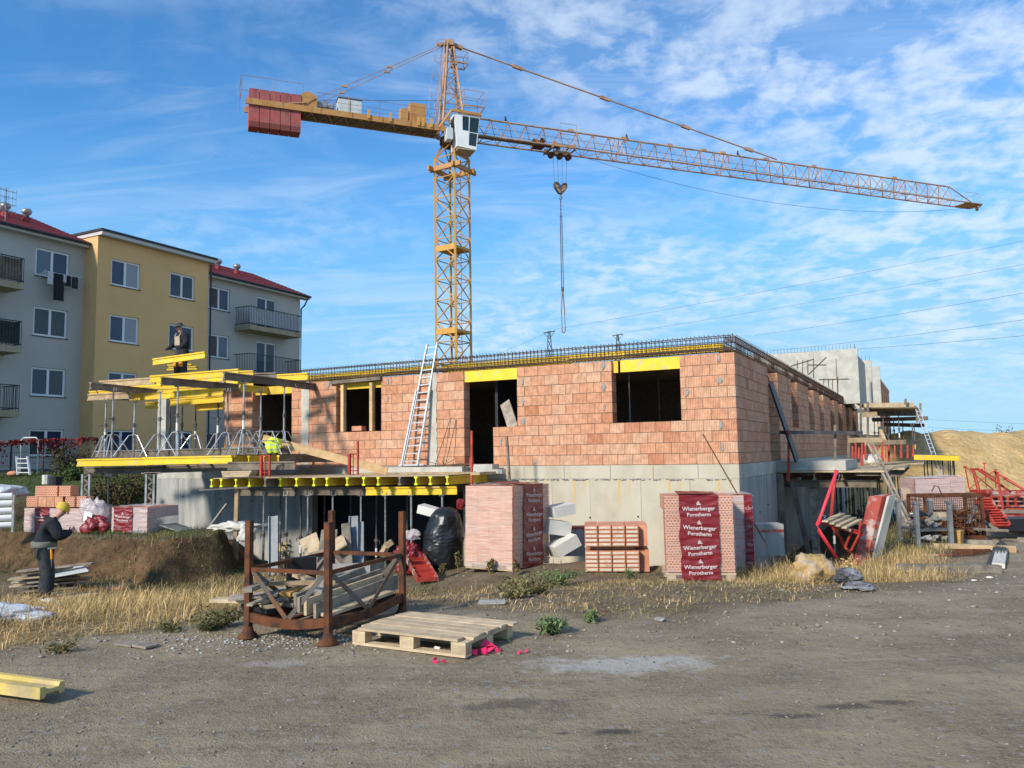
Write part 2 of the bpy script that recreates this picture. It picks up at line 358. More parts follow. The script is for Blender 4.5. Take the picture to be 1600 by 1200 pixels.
M['redfilm'] = mat('dark_red_film', (.19, .009, .014), .35, .12, 5, .8, 14, spec=.6, bdist=.012, stretch=(.6, .6, 4))
M['print'] = mat('white_print', (.62, .50, .48), .6, .06)
M['redclay'] = mat('plain_clay', (.60, .27, .16), .85, .12, 6, .3, 50, rnd=.1, col2=(.52, .22, .13))
M['chalk'] = mat('chalky_clay_face', (.62, .55, .44), .9, .15, 9, .3, 50, col2=(.5, .32, .22), mixs=11, mixr=(.55, .7))
M['pinkpaint'] = mat('bright_pink_shard', (.80, .04, .16), .5, .1)
M['rock'] = mat('ochre_limestone', (.38, .245, .095), .95, .3, 5, .8, 12, col2=(.42, .34, .25), mixs=4, bdist=.03)
M['greyfilm'] = mat('grey_plastic_sheet', (.24, .235, .25), .4, .25, 6, .8, 9, spec=.5, col2=(.05, .05, .055), mixs=2.5, bdist=.03)
M['sheet'] = mat('pale_plastic_sheet', (.50, .53, .56), .4, .15, 6, .8, 9, spec=.5, bdist=.03)
M['paper'] = mat('dirty_white_sack', (.55, .52, .46), .8, .15, 8, .6, 14, bdist=.02)
M['cable'] = mat('steel_cable', (.07, .08, .09), .6, .1)
M['sling'] = mat('worn_textile_sling', (.23, .20, .15), .8, .2)
M['blackpanel'] = mat('black_panel_and_dark_opening', (.018, .019, .022), .5, .2, 3, .1, 20)
M['bird'] = mat('bird_feathers', (.04, .04, .045), .8, .1)
def x_holes(n, l, tc, vec, c, hgt, k):
    """rows of small dark cells in the end face of a hollow clay block"""
    br = n.new('ShaderNodeTexBrick'); mp = n.new('ShaderNodeMapping'); l.new(tc.outputs['UV'], mp.inputs[0]); l.new(mp.outputs[0], br.inputs['Vector'])
    for a, b in (('Scale', 1), ('Mortar Size', .013), ('Mortar Smooth', .1), ('Brick Width', .058), ('Row Height', .044), ('Bias', 0)): br.inputs[a].default_value = b
    br.inputs['Color1'].default_value = br.inputs['Color2'].default_value = (0, 0, 0, 1); br.inputs['Mortar'].default_value = (1, 1, 1, 1)
    c = k['mx'](br.outputs['Color'], (.22, .075, .04), c)
    return c, br.outputs['Color']
M['holes'] = mat('hollow_block_end', (.62, .31, .20), .85, .08, 5, .8, rnd=.1, bdist=.006, extra=x_holes)
def film(name, col, alpha, rough=.25):
    m = bpy.data.materials.new(name); m.use_nodes = True; t = m.node_tree; p = t.nodes['Principled BSDF']
    p.inputs['Base Color'].default_value = (*col, 1); p.inputs['Roughness'].default_value = rough; p.inputs['Specular IOR Level'].default_value = .5
    tc = t.nodes.new('ShaderNodeTexCoord'); mp = t.nodes.new('ShaderNodeMapping'); mp.inputs['Scale'].default_value = (1.2, 1.2, 14); t.links.new(tc.outputs['Object'], mp.inputs[0])
    x = t.nodes.new('ShaderNodeTexNoise'); x.inputs['Scale'].default_value = 2.2; x.inputs['Detail'].default_value = 6; x.inputs['Distortion'].default_value = .6; t.links.new(mp.outputs[0], x.inputs[0])
    r = t.nodes.new('ShaderNodeMapRange'); r.inputs[1].default_value = .35; r.inputs[2].default_value = .65; r.inputs[3].default_value = alpha - .10; r.inputs[4].default_value = alpha + .10; t.links.new(x.outputs[0], r.inputs[0]); t.links.new(r.outputs[0], p.inputs['Alpha'])
    b = t.nodes.new('ShaderNodeBump'); b.inputs['Strength'].default_value = .8; b.inputs['Distance'].default_value = .02; t.links.new(x.outputs[0], b.inputs['Height']); t.links.new(b.outputs[0], p.inputs['Normal']); return m
M['film'] = film('clear_wrapping_film', (.80, .64, .54), .42)
M['clearfilm'] = film('thin_clear_film', (.80, .64, .56), .20)
M['filmsteel'] = mat('dull_grey_steel', (.20, .215, .22), .6, .2, 6, .1, 40, metal=.3)
M['film2'] = film('milky_wrapping_film', (.66, .58, .58), .55)

# ------------------------------------------------------------------ ground
def ground_mat():
    m = bpy.data.materials.new('site_ground'); m.use_nodes = True; t = m.node_tree; n = t.nodes; l = t.links; p = n['Principled BSDF']
    p.inputs['Roughness'].default_value = .95; p.inputs['Specular IOR Level'].default_value = .2
    tc = n.new('ShaderNodeTexCoord'); at = n.new('ShaderNodeVertexColor'); at.layer_name = 'zone'; sp = n.new('ShaderNodeSeparateColor'); l.new(at.outputs[0], sp.inputs[0])
    def nz(s, d=6, r=.6, dist=0, st=None):
        x = n.new('ShaderNodeTexNoise'); x.inputs['Scale'].default_value = s; x.inputs['Detail'].default_value = d; x.inputs['Roughness'].default_value = r; x.inputs['Distortion'].default_value = dist
        if st:
            mp = n.new('ShaderNodeMapping'); mp.inputs['Scale'].default_value = st; mp.inputs['Rotation'].default_value = (0, 0, R_(12)); l.new(tc.outputs['Object'], mp.inputs[0]); l.new(mp.outputs[0], x.inputs[0])
        else: l.new(tc.outputs['Object'], x.inputs[0])
        return x.outputs['Fac']
    def rng(x, a, b, c, d):
        q = n.new('ShaderNodeMapRange'); l.new(x, q.inputs[0])
        for i, v in enumerate((a, b, c, d)): q.inputs[i + 1].default_value = v
        return q.outputs[0]
    def mx(f, a, b, bt='MIX'):
        q = n.new('ShaderNodeMix'); q.data_type = 'RGBA'; q.blend_type = bt; l.new(f, q.inputs[0]) if not isinstance(f, float) else setattr(q.inputs[0], 'default_value', f)
        for i, v in ((6, a), (7, b)):
            if isinstance(v, tuple): q.inputs[i].default_value = (*v, 1)
            else: l.new(v, q.inputs[i])
        return q.outputs[2]
    road = mx(rng(nz(.8, 8, .65), .40, .62, 0, 1), (.190, .142, .084), (.338, .262, .160))
    road = mx(rng(nz(1.1, 7, .65, .4, (.30, 1.7, 1)), .50, .68, 0, .65), road, (.128, .095, .056)); road = mx(rng(nz(2.3, 7, .7, .3, (.22, 1.9, 1)), .56, .70, 0, .6), road, (.40, .325, .22))
    vo = n.new('ShaderNodeTexVoronoi'); vo.inputs['Scale'].default_value = 55; l.new(tc.outputs['Object'], vo.inputs[0])
    vo2 = n.new('ShaderNodeTexVoronoi'); vo2.inputs['Scale'].default_value = 24; l.new(tc.outputs['Object'], vo2.inputs[0])
    hs = n.new('ShaderNodeSeparateColor'); l.new(vo.outputs['Color'], hs.inputs[0])
    hs2 = n.new('ShaderNodeSeparateColor'); l.new(vo2.outputs['Color'], hs2.inputs[0])
    road = mx(rng(hs.outputs[0], .0, 1, 0, 1), road, mx(.5, road, (.33, .29, .23)))
    road = mx(rng(hs2.outputs[1], .95, .97, 0, .5), road, (.32, .305, .28))
    road = mx(rng(hs2.outputs[2], .95, .97, 0, .35), road, (.09, .08, .07))
    soil = mx(rng(nz(1.7, 8, .65), .35, .68, 0, 1), (.115, .082, .052), (.215, .165, .105))
    soil = mx(rng(nz(26, 5, .7), .5, .72, 0, .7), soil, (.28, .22, .13))
    bankc = mx(rng(nz(2.5, 7, .65), .4, .65, 0, 1), (.085, .050, .026), (.165, .098, .052))
    lawn = mx(rng(nz(3, 6, .6), .35, .7, 0, 1), (.030, .055, .012), (.075, .095, .025))
    c = mx(sp.outputs[0], road, soil); c = mx(rng(sp.outputs[2], .0, .5, 0, 1), c, bankc); c = mx(sp.outputs[1], c, lawn)
    # dust patch and damp spots: their own worn shapes
    gm = n.new('ShaderNodeSeparateXYZ'); l.new(tc.outputs['Object'], gm.inputs[0])
    def blob(cx, cy, rx, ry, a, b):
        mp = n.new('ShaderNodeMapping'); mp.vector_type = 'TEXTURE'; mp.inputs['Location'].default_value = (cx, cy, 0); mp.inputs['Scale'].default_value = (rx, ry, 1e3); l.new(tc.outputs['Object'], mp.inputs[0])
        ln = n.new('ShaderNodeVectorMath'); ln.operation = 'LENGTH'; l.new(mp.outputs[0], ln.inputs[0])
        ad = n.new('ShaderNodeMath'); ad.operation = 'ADD'; l.new(ln.outputs['Value'], ad.inputs[0]); l.new(rng(nz(4.5, 6, .7), .3, .7, -.6, .6), ad.inputs[1]); return rng(ad.outputs[0], 1.0, .35, a, b)
    q = PZ(975, 1036, 0); c = mx(blob(q.x, q.y, .85, .34, 0, .75), c, (.46, .44, .40))
    q = PZ(955, 1140, 0); c = mx(blob(q.x, q.y, .20, .07, 0, .8), c, (.055, .047, .04))
    q = PZ(815, 1098, 0); c = mx(blob(q.x, q.y, .45, .16, 0, .6), c, (.075, .065, .055))
    q = PZ(880, 1141, 0); c = mx(blob(q.x, q.y, .07, .03, 0, .8), c, (.055, .047, .04))
    for a_, b_ in ((1240, 1118), (1330, 1105), (1380, 1098)): q = PZ(a_, b_, 0); c = mx(blob(q.x, q.y, .24, .06, 0, .7), c, (.07, .06, .05))
    q = PZ(430, 1035, 0); c = mx(blob(q.x, q.y, .35, .12, 0, .6), c, (.38, .35, .31))
    l.new(c, p.inputs['Base Color'])
    h1 = nz(38, 6, .75); h2 = nz(9, 5, .6); ad = n.new('ShaderNodeMath'); ad.operation = 'MULTIPLY_ADD'; l.new(h2, ad.inputs[0]); ad.inputs[1].default_value = 1.6; l.new(h1, ad.inputs[2])
    ad2 = n.new('ShaderNodeMath'); ad2.operation = 'MULTIPLY_ADD'; l.new(rng(vo.outputs['Distance'], 0, .5, .6, 0), ad2.inputs[0]); ad2.inputs[1].default_value = .55; l.new(ad.outputs[0], ad2.inputs[2])
    b = n.new('ShaderNodeBump'); b.inputs['Strength'].default_value = .75; b.inputs['Distance'].default_value = .022; l.new(ad2.outputs[0], b.inputs['Height']); l.new(b.outputs[0], p.inputs['Normal'])
    return m
def axis(a, b, st, far, grow=1.18):
    mid = list(np.arange(a, b, st)); out = list(mid); s = st; x = mid[-1]
    while x < far: s *= grow; x += s; out.append(x)
    s = st; x = a; lo = []
    while x > -far: s *= grow; x -= s; lo.append(x)
    return np.array(lo[::-1] + out)
gx = axis(-15, 15, .085, 1500); gy = axis(2.2, 24, .085, 1500); gy = gy[gy > -60]
GX, GY = np.meshgrid(gx, gy); GZ = height(GX, GY)
gv = np.stack([GX.ravel(), GY.ravel(), GZ.ravel()], 1); nx = len(gx); ny = len(gy)
ii = (np.arange(ny - 1)[:, None] * nx + np.arange(nx - 1)[None, :]).ravel()
gf = np.stack([ii, ii + 1, ii + 1 + nx, ii + nx], 1)
me = bpy.data.meshes.new('ground'); me.vertices.add(len(gv)); me.vertices.foreach_set('co', gv.ravel()); me.loops.add(gf.size); me.loops.foreach_set('vertex_index', gf.ravel().astype(np.int32))
me.polygons.add(len(gf)); me.polygons.foreach_set('loop_start', (np.arange(len(gf)) * 4).astype(np.int32)); me.polygons.foreach_set('use_smooth', np.ones(len(gf), bool)); me.update(calc_edges=True)
uu, vv_ = uvn(gv[:, 0], gv[:, 1])
soil = soilmask(gv[:, 0], gv[:, 1])
zs = height(gv[:, 0], gv[:, 1], False)
sx = (height(gv[:, 0] + .1, gv[:, 1], False) - zs) / .1; sy = (height(gv[:, 0], gv[:, 1] + .1, False) - zs) / .1; slope = np.hypot(sx, sy)
bk = sst(.35, .9, slope) * (gv[:, 1] > 12)
dtr = np.sqrt(np.maximum(np.maximum(-uu, uu - 13), 0) ** 2 + np.maximum(np.maximum(-vv_, vv_ - 34), 0) ** 2)
bk = np.maximum(bk, .6 * (1 - sst(1.5, 3.5, dtr)))
bk = np.maximum(bk, .5 * sst(18, 20, gv[:, 1]) * (1 - sst(24, 27, gv[:, 1])) * sst(9, 11, uu))
lw = sst(23, 27, gv[:, 1]) * sst(14, 17, uu)
lw = np.maximum(lw, sst(70, 120, gv[:, 1]) * .7); 
ca = me.color_attributes.new('zone', 'FLOAT_COLOR', 'POINT'); ca.data.foreach_set('color', np.stack([soil, lw, bk, np.ones_like(bk)], 1).ravel().astype(np.float32))
me.materials.append(ground_mat()); link('ground', me, kind='structure')

# yellow earth heap beyond the far end of the site
def heap():
    nx_, ny_ = 230, 80; vs = []; P = []
    x0, x1 = 10, 95
    for j in range(ny_):
        for i in range(nx_):
            s = i / (nx_ - 1); t = j / (ny_ - 1)
            x = x0 + (x1 - x0) * s; y0 = 36 + .12 * (x - 20); y = y0 + 34 * t
            y0_, dummy = 0, 0
            P.append((x, y, s, t))
    P = np.array(P); x, y, s, t = P.T
    prof = sst(0, .26, t) * (1 - sst(.55, 1, t))
    top = 2.55 + .75 * fbm(x * .10, y * .03, 77) * 2 + .35 * fbm(x * .5, y * .2, 81)
    along = sst(0, .13, s) * (1 - .4 * sst(.9, 1, s))
    z = -1.7 + (top + 1.7) * prof * along
    z += prof * along * (.55 * fbm(x * .45, y * .45, 91) + .55 * fbm(x * 1.7, y * .8, 95) + .22 * fbm(x * 5, y * 4, 99))
    me = bpy.data.meshes.new('earth_heap'); f = [(j * nx_ + i, j * nx_ + i + 1, (j + 1) * nx_ + i + 1, (j + 1) * nx_ + i) for j in range(ny_ - 1) for i in range(nx_ - 1)]
    me.from_pydata(np.stack([x, y, z], 1).tolist(), [], f); me.polygons.foreach_set('use_smooth', [True] * len(f))
    me.materials.append(mat('ochre_earth', (.52, .36, .165), .97, .2, .8, 1.0, 2.2, col2=(.43, .29, .12), mixs=.5, det=9, bdist=.25))
    link('earth_heap', me, kind='structure')
heap()
# ------------------------------------------------------------------ apartment building on the left
UG, UY = 32.4, 31.4
apt = root('apartment_building', W(UG, 7, gz(*W(UG, 7, 0).xy)), 'four storey grey and ochre apartment block with red roof behind the site', 'building')
cz2 = random.Random(8)
def window(v0, v1, z0, z1, u, tilt=0, cur=(0, 0)):
    m = MB(); fw = .095; ud = u + .10           # frame set 10 cm back in the reveal
    m.uvbox(ud - .03, ud + .04, v0, v1, z0, z0 + fw); m.uvbox(ud - .03, ud + .04, v0, v1, z1 - fw, z1)
    vm = (v0 + v1) / 2
    for a, b in ((v0, v0 + fw), (v1 - fw, v1), (vm - .06, vm + .06)): m.uvbox(ud - .03, ud + .04, a, b, z0 + fw, z1 - fw)
    f = m.build('window', M['pvc'], apt)
    for i, (a, b) in enumerate(((v0 + fw, vm - .06), (vm + .06, v1 - fw))):
        MB().uvbox(ud + .0, ud + .015, a, b, z0 + fw, z1 - fw).build('pane', M[cz2.choice(('paneL', 'paneB', 'pane', 'paneC') if cur[i] else ('pane', 'paneB'))], f)
    if tilt:
        q = MB(); a, b = (v0 + .03, vm - .03)
        for (p0, p1) in (((a, z0 + .03), (a, z1 - .05)), ((b, z0 + .03), (b, z1 - .05)), ((a, z0 + .05), (b, z0 + .05)), ((a, z1 - .05), (b, z1 - .05))):
            off = lambda z: .06 + .16 * (z - z0) / (z1 - z0)
            q.bar(W(ud + off(p0[1]), p0[0], p0[1]), W(ud + off(p1[1]), p1[0], p1[1]), .06, .05, up=U)
        q.build('casement', M['pvc'], f)
    MB().uvbox(u - .05, ud - .03, v0 - .04, v1 + .04, z0 - .035, z0 - .005).build('sill', M['gutter'], f)
def facade(u, v0, v1, z0, z1, holes, m, nm, back=.30):
    """a wall with real openings cut for the windows"""
    vs = sorted({v0, v1, *[h[0] for h in holes], *[h[1] for h in holes]}); zs_ = sorted({z0, z1, *[h[2] for h in holes], *[h[3] for h in holes]})
    b = MB()
    for i in range(len(vs) - 1):
        run = None
        for j in range(len(zs_) - 1):
            vm = (vs[i] + vs[i + 1]) / 2; zm = (zs_[j] + zs_[j + 1]) / 2
            hole = any(h[0] < vm < h[1] and h[2] < zm < h[3] for h in holes)
            if not hole: b.uvbox(u, u + back, vs[i], vs[i + 1], zs_[j], zs_[j + 1])
    bm = bmesh.new(); me = bpy.data.meshes.new(nm); me.from_pydata(b.v, [], b.f); bm.from_mesh(me); bmesh.ops.remove_doubles(bm, verts=bm.verts, dist=1e-4)
    seen = {}; kill = []
    for f in bm.faces:                               # drop the inner faces where two blocks touch
        k = tuple(sorted(v.index for v in f.verts))
        if k in seen: kill += [f, seen[k]]
        seen[k] = f
    bmesh.ops.delete(bm, geom=list(set(kill)), context='FACES'); bm.to_mesh(me); bm.free(); me.materials.append(m)
    o = Vector(W(u, (v0 + v1) / 2, (z0 + z1) / 2)); me.transform(Matrix.Translation(-o)); return link(nm, me, apt, o)
ROWS = [(1.93, 3.17), (4.70, 6.02), (7.48, 8.83), (10.28, 11.60)]
gl = [(3.96, 5.6, a, b) for a, b in ROWS]
balL = [(.4, 2.2, a - .75, b) for a, b in ROWS]
facade(UG, -3.5, 6.45, 1.35, 12.1, gl + balL, M['greywall'], 'wall')
yl = [(7.09, 8.71, a, b) for a, b in ROWS] + [(10.51, 12.11, a, b) for a, b in ROWS]
facade(UY, 6.35, 13.05, 1.35, 12.55, yl, M['yelwall'], 'wall')
gr = [(13.96, 15.52, a, b) for a, b in ROWS]; grd = [(17.66, 19.31, a - (.75 if a > 3 else 0), b) for a, b in ROWS]
facade(UG, 13.05, 21.45, 1.35, 12.1, gr + grd, M['greywall'], 'wall')
MB().uvbox(UY + .302, UG + .5, 6.35, 6.65, 1.35, 12.55).build('side_wall', M['yelwall'], apt); MB().uvbox(UY + .302, UG - .003, 12.75, 13.05, 1.35, 12.55).build('side_wall', M['yelwall'], apt)
MB().uvbox(UG + .302, UG + 11, 21.15, 21.45, 1.35, 12.1).build('end_wall', M['greywall'], apt)
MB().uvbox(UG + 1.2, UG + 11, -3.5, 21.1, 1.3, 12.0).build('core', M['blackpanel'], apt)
for (a, b, u) in ((-3.5, 6.35, UG), (6.35, 13.05, UY), (13.05, 21.45, UG)):
    MB().uvbox(u - .03, u + .3, a, b, .2, 1.348).build('plinth', M['plinth'], apt)
cz = random.Random(5)
for h in gl: window(*h[:4], UG, cur=(cz.random() < .4, cz.random() < .55))
for i, h in enumerate(yl): window(*h[:4], UY, tilt=(i in (2, 7)), cur=(cz.random() < .3, cz.random() < .7))
for h in gr + grd: window(*h[:4], UG, cur=(cz.random() < .6, cz.random() < .6))
for h in balL: window(*h[:4], UG, cur=(0, 1))
# roofs
def roof(v0, v1, ue, z0, over=.45):
    b = MB(); pr = [(ue - over, z0), (ue - over, z0 + .06), (ue + 4.9, z0 + 2.25), (ue + 4.9, z0 + 2.1)]
    b.add([W(u, v, z) for v in (v0, v1) for u, z in pr], [(0, 1, 2, 3), (7, 6, 5, 4), (0, 4, 5, 1), (1, 5, 6, 2), (2, 6, 7, 3), (3, 7, 4, 0)])
    r = b.build('roof', M['rooftile'], apt)
    n = int(5.3 / .33); t = MB()                       # tile courses
    for i in range(n):
        a = i / n; c = (i + 1) / n; u0 = ue - over + (4.9 + over) * a; u1 = ue - over + (4.9 + over) * c; za = z0 + .065 + 2.19 * a; zb = z0 + .065 + 2.19 * c
        t.add([W(u0, v0, za), W(u0, v1, za), W(u1, v1, zb), W(u1, v0, zb), W(u0, v0, za + .045), W(u0, v1, za + .045), W(u1, v1, zb + .02), W(u1, v0, zb + .02)], [(4, 5, 6, 7), (0, 1, 5, 4), (0, 4, 7, 3), (1, 2, 6, 5)])
    t.build('tile_course', M['rooftile'], r, kind='stuff')
    MB().uvbox(ue - over + .01, ue, v0 + .01, v1 - .01, z0 - .16, z0 - .005).build('soffit', M['soffit'], apt)
    g = MB(); g.ext([(.07 * math.cos(a), .07 * math.sin(a)) for a in np.linspace(0, 6.28, 9)[:-1]], W(ue - over - .07, v0, z0 + .0), W(ue - over - .07, v1, z0 + .0)); g.build('gutter', M['gutter'], apt)
    return r
roof(-3.6, 6.3, UG, 12.18); roof(13.1, 21.9, UG, 12.18)
yr = MB(); yr.uvbox(UY - .40, UG + 6, 6.25, 13.35, 12.74, 12.86).build('roof', M['gutter'], apt)
MB().uvbox(UY - .36, UG + 5.9, 6.3, 13.28, 12.56, 12.735).build('soffit', M['soffit'], apt)
MB().tube(W(UY - .05, 13.18, 12.5), W(UY - .05, 13.18, 1.3), .05).build('downpipe', M['gutter'], apt)
MB().path([W(UG - .45, 21.7, 12.1), W(UG - .3, 21.55, 11.6), W(UG - .05, 21.5, 11.4), W(UG - .05, 21.5, 1.3)], .05).build('downpipe', M['gutter'], apt)
def balcony(v0, v1, zt, clad=None):
    MB().uvbox(UG - 1.25, UG - .003, v0, v1, zt - .33, zt - .05).build('balcony_slab', M['balc'], apt)
    r = MB(); a = UG - 1.22; H_ = 1.05
    for (p, q) in ((W(a, v0 + .03, zt + H_), W(a, v1 - .03, zt + H_)), (W(a, v0 + .03, zt + .05), W(a, v1 - .03, zt + .05))): r.bar(p, q, .04, .04)
    for v in (v0 + .03, v1 - .03):
        for z in (zt + H_, zt + .05): r.bar(W(a, v, z), W(UG, v, z), .04, .04)
    n = int((v1 - v0) / .13)
    for i in range(n + 1): v = v0 + .03 + (v1 - v0 - .06) * i / n; r.bar(W(a, v, zt - .2), W(a, v, zt + H_), .018, .018, up=V)
    for v in (v0 + .03, v1 - .03):
        for i in range(1, 9): r.bar(W(a + 1.2 * i / 9, v, zt + .05), W(a + 1.2 * i / 9, v, zt + H_), .018, .018, up=V)
    rl = r.build('balcony_railing', M['rail'], apt)
    if clad: MB().uvbox(a + .03, a + .05, v0 + .08, v1 - .1, zt + .08, zt + 1.0).build('railing_screen', clad, rl)
for z in (3.95, 6.75, 9.55):
    balcony(15.9, 20.2, z, M['sheet'] if z == 9.55 else None)
    balcony(-.6, 2.75, z, {3.95: None, 6.75: M['cloth_grey'], 9.55: M['greybeam']}[z])
# roof vents and aerial
def vent(u, v, z):
    b = MB(); b.lathe([(.12, 0), (.12, .2), (.15, .22), (.21, .30), (.24, .38), (.18, .50), (.05, .53)], W(u, v, z), 14)
    v_ = b.build('roof_vent', M['galv'], apt, smooth=True); MB().lathe([(.19, -.1), (.19, .30), (.17, .31)], W(u, v, z - .25), 12).build('vent_base', M['rooftile'], v_)
for u, v, z in ((UG + 1.9, 3.6, 13.35), (UG + 1.9, 4.6, 13.35), (UG + 2.2, 15.3, 13.45), (UG + 2.2, 16.6, 13.45), (UG + 2.2, 18.1, 13.45)): vent(u, v, z)
a = MB(); b0 = PY(8, 345, 35); a.tube(b0 - ZZ * .3, b0 + ZZ * 1.5, .025, 6)
for i, z in enumerate((.5, .8, 1.1, 1.4)):
    a.bar(b0 + ZZ * z - U * .1, b0 + ZZ * z + U * .1, .02, .02); a.bar(b0 + ZZ * z - V * .45, b0 + ZZ * z + V * .45, .02, .02)
    for k in range(6): c_ = b0 + ZZ * z + V * (.45 - .17 * k); a.bar(c_ - ZZ * .13, c_ + ZZ * .13, .012, .012, up=V)
a.build('aerial', M['galv'], apt)
dr = root('drying_rack', W(UG - .3, 4.8, 10.1), 'white wire drying rack hung with dark and white washing under the top left window', 'drying rack')
b = MB(); 
for i in range(6): b.tube(W(UG - .12 - .1 * i, 4.05, 10.3 + .02 * i), W(UG - .12 - .1 * i, 5.75, 10.3 + .02 * i), .012, 5)
for v in (4.05, 5.75): b.tube(W(UG - .05, v, 10.05), W(UG - .65, v, 10.45), .012, 5); b.tube(W(UG - .05, v, 10.3), W(UG - .65, v, 10.42), .012, 5)
b.build('rack', M['white'], dr)
for v, w_, h_, mt in ((4.3, .25, .55, 'cloth_white'), (4.72, .5, 1.25, 'cloth_dark'), (5.15, .3, .5, 'cloth_dark'), (5.5, .3, .55, 'cloth_grey'), (5.0, .2, .35, 'cloth_white')):
    c_ = MB(); uu_ = UG - .6 + .08 * (hash(mt) % 2) * 0; n_ = 5
    for i in range(n_):
        c_.uvbox(uu_ - .02 - .015 * (i % 2), uu_ + .0 - .015 * (i % 2), v - w_ / 2 + w_ * i / n_, v - w_ / 2 + w_ * (i + 1) / n_, 10.38 - h_, 10.40)
    c_.build('laundry', M[mt], dr)
# ------------------------------------------------------------------ the new building (shell under construction)
bld = root('unfinished_building', W(6, 10, -1.3), 'half built house shell of salmon clay blocks standing on a concrete basement', 'building')
ZS, ZT, CH = 1.40, 3.89, .249          # slab top, masonry top, course height
def wallpanels(name, mt, u0, u1, v0, v1, z0, z1, along, step, parent=bld, gap=.006, seed=1):
    """a cast wall, one object per formwork lift with a fine joint between"""
    r = random.Random(seed); a0, a1 = (u0, u1) if along == 'u' else (v0, v1); a = a0
    while a < a1 - .05:
        b = min(a1, a + step * r.uniform(.8, 1.15)); 
        if a1 - b < .4: b = a1
        pr = r.uniform(0, .006)
        if along == 'u': m = MB().uvbox(a + gap / 2, b - gap / 2, v0 + pr, v1, z0, z1)
        else: m = MB().uvbox(u0 + pr, u1, a + gap / 2, b - gap / 2, z0, z1)
        m.build(name, mt, parent); a = b
# basement walls, slab edge
wallpanels('concrete_panel', M['conc'], -.0, 7.1, .0, .25, -1.5, 1.07, 'u', 1.25, seed=3)
MB().uvbox(-.004, 7.1, -.004, .25, 1.075, 1.395).build('slab_edge', M['conc'], bld)
for u in (.9, 1.95, 3.0, 4.2, 5.3): MB().uvbox(u, u + .012, -.012, -.003, 1.08, 1.39).build('joint_ridge', M['mortar2'], bld)
rr = random.Random(8); rb = MB()
for i in range(110):     # ragged pour line below the slab edge
    u = rr.uniform(.1, 6.3); rb.box(W(u, -.006, 1.06 + rr.uniform(-.018, .014)), (rr.uniform(.02, .11), .03, rr.uniform(.008, .025)), R=Matrix.Rotation(-YW + 0, 3, 'Z') @ Matrix.Rotation(rr.uniform(-.2, .2), 3, 'Y'))
rb.build('pour_line', M['mortar2'], bld, kind='stuff')
MB().uvbox(7.1, 19, -.003, .25, 1.075, 1.395).build('slab_edge', M['conc2'], bld)
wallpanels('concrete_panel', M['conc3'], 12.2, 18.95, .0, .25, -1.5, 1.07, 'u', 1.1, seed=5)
MB().uvbox(6.6, 13.6, .9, 1.1, -1.5, 1.07).build('basement_dark_backing', M['blackpanel'], bld)  # added black backing; its colour stands for the dark inside the basement opening
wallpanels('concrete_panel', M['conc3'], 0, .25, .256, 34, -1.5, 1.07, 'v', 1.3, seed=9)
MB().uvbox(-.004, .25, .256, 34, 1.075, 1.395).build('slab_edge', M['conc2'], bld)
th = MB()
for u, z in ((6.2, .1), (4.65, .16), (3.55, .15), (2.35, .2), (1.1, .2), (5.4, -.4), (13.2, .35), (14.6, .4), (15.9, .45), (17.6, .5)):
    th.tube(W(u, -.004, z), W(u, -.012, z), .022, 10)
for v, z in ((.9, .25), (2.2, .2), (3.3, .3)): th.tube(W(.004, v, z), W(-.012, v, z), .022, 10)
th.build('tie_hole', M['blackpanel'], bld)
# slab, floor, interior
MB().uvbox(.25, 18.9, .25, 34, 1.1, 1.38).build('floor_slab', M['conc2'], bld)
MB().uvbox(.3, 15.75, .45, 33.8, 3.915, 3.945).build('ceiling_boarding', M['ply'], bld)
MB().uvbox(12.75, 13.0, .32, 30, 1.385, 3.9).build('light_blocking_wall', M['mortar'], bld)  # dark inner walls from here are added to block light, keeping openings black
MB().uvbox(15.5, 15.8, .32, 8, 1.385, 3.9).build('light_blocking_wall', M['mortar'], bld)
MB().uvbox(13.05, 15.45, 5.0, 5.2, 1.385, 3.9).build('light_blocking_wall', M['mortar'], bld)
MB().uvbox(.6, 12.7, 6.5, 6.7, 1.385, 3.9).build('light_blocking_wall', M['mortar'], bld)
MB().uvbox(6.6, 6.85, 1.6, 6.4, 1.385, 3.9).build('light_blocking_wall', M['conc2'], bld)
MB().uvbox(6.3, 6.38, .5, 1.6, 1.385, 3.85).build('dark_board', M['blackpanel'], bld)
# clay blocks
BL = .375
RA = Matrix.Rotation(-YW, 3, 'Z')                       # local x runs to the right along the front
RB = Matrix.Rotation(math.pi / 2 - YW, 3, 'Z')          # local x runs away along the side
bricks = []                                            # (distance, face, centre, length, thickness)
br = random.Random(4)
def course(face, intervals, k, thick=.30):
    z = ZS + (k + .5) * CH; sh = 0 if k % 2 else BL * .5
    for a, b in intervals:
        x = a
        n0 = math.floor((a - sh) / BL) * BL + sh
        cuts = [a]; t = n0 + BL
        while t < b - .09:
            if t > a + .09: cuts.append(t)
            t += BL
        cuts.append(b)
        for p, q in zip(cuts, cuts[1:]):
            mid = (p + q) / 2; d = br.uniform(-.004, .004)
            c = W(mid, thick / 2 + d, z) if face == 'A' else W(thick / 2 + d, mid, z)
            bricks.append(((c - EYE).length, face, c, q - p, thick))
loA = [(0, 6.18), (7.04, 7.90), (8.15, 12.35), (12.62, 13.02), (14.6, 15.8)]
hiA = [(0, 1.25), (2.91, 5.47), (7.04, 7.90), (8.15, 9.73), (11.33, 12.35), (12.62, 13.02), (14.6, 15.8)]
piers = [(.30, 4.05), (5.65, 8.1), (9.43, 12.1), (13.5, 15.15), (16.6, 19.0), (20.6, 22.3), (24.2, 26.2), (28.1, 30.0), (32.2, 34)]
loB = [(.30, 4.05), (5.65, 34)]
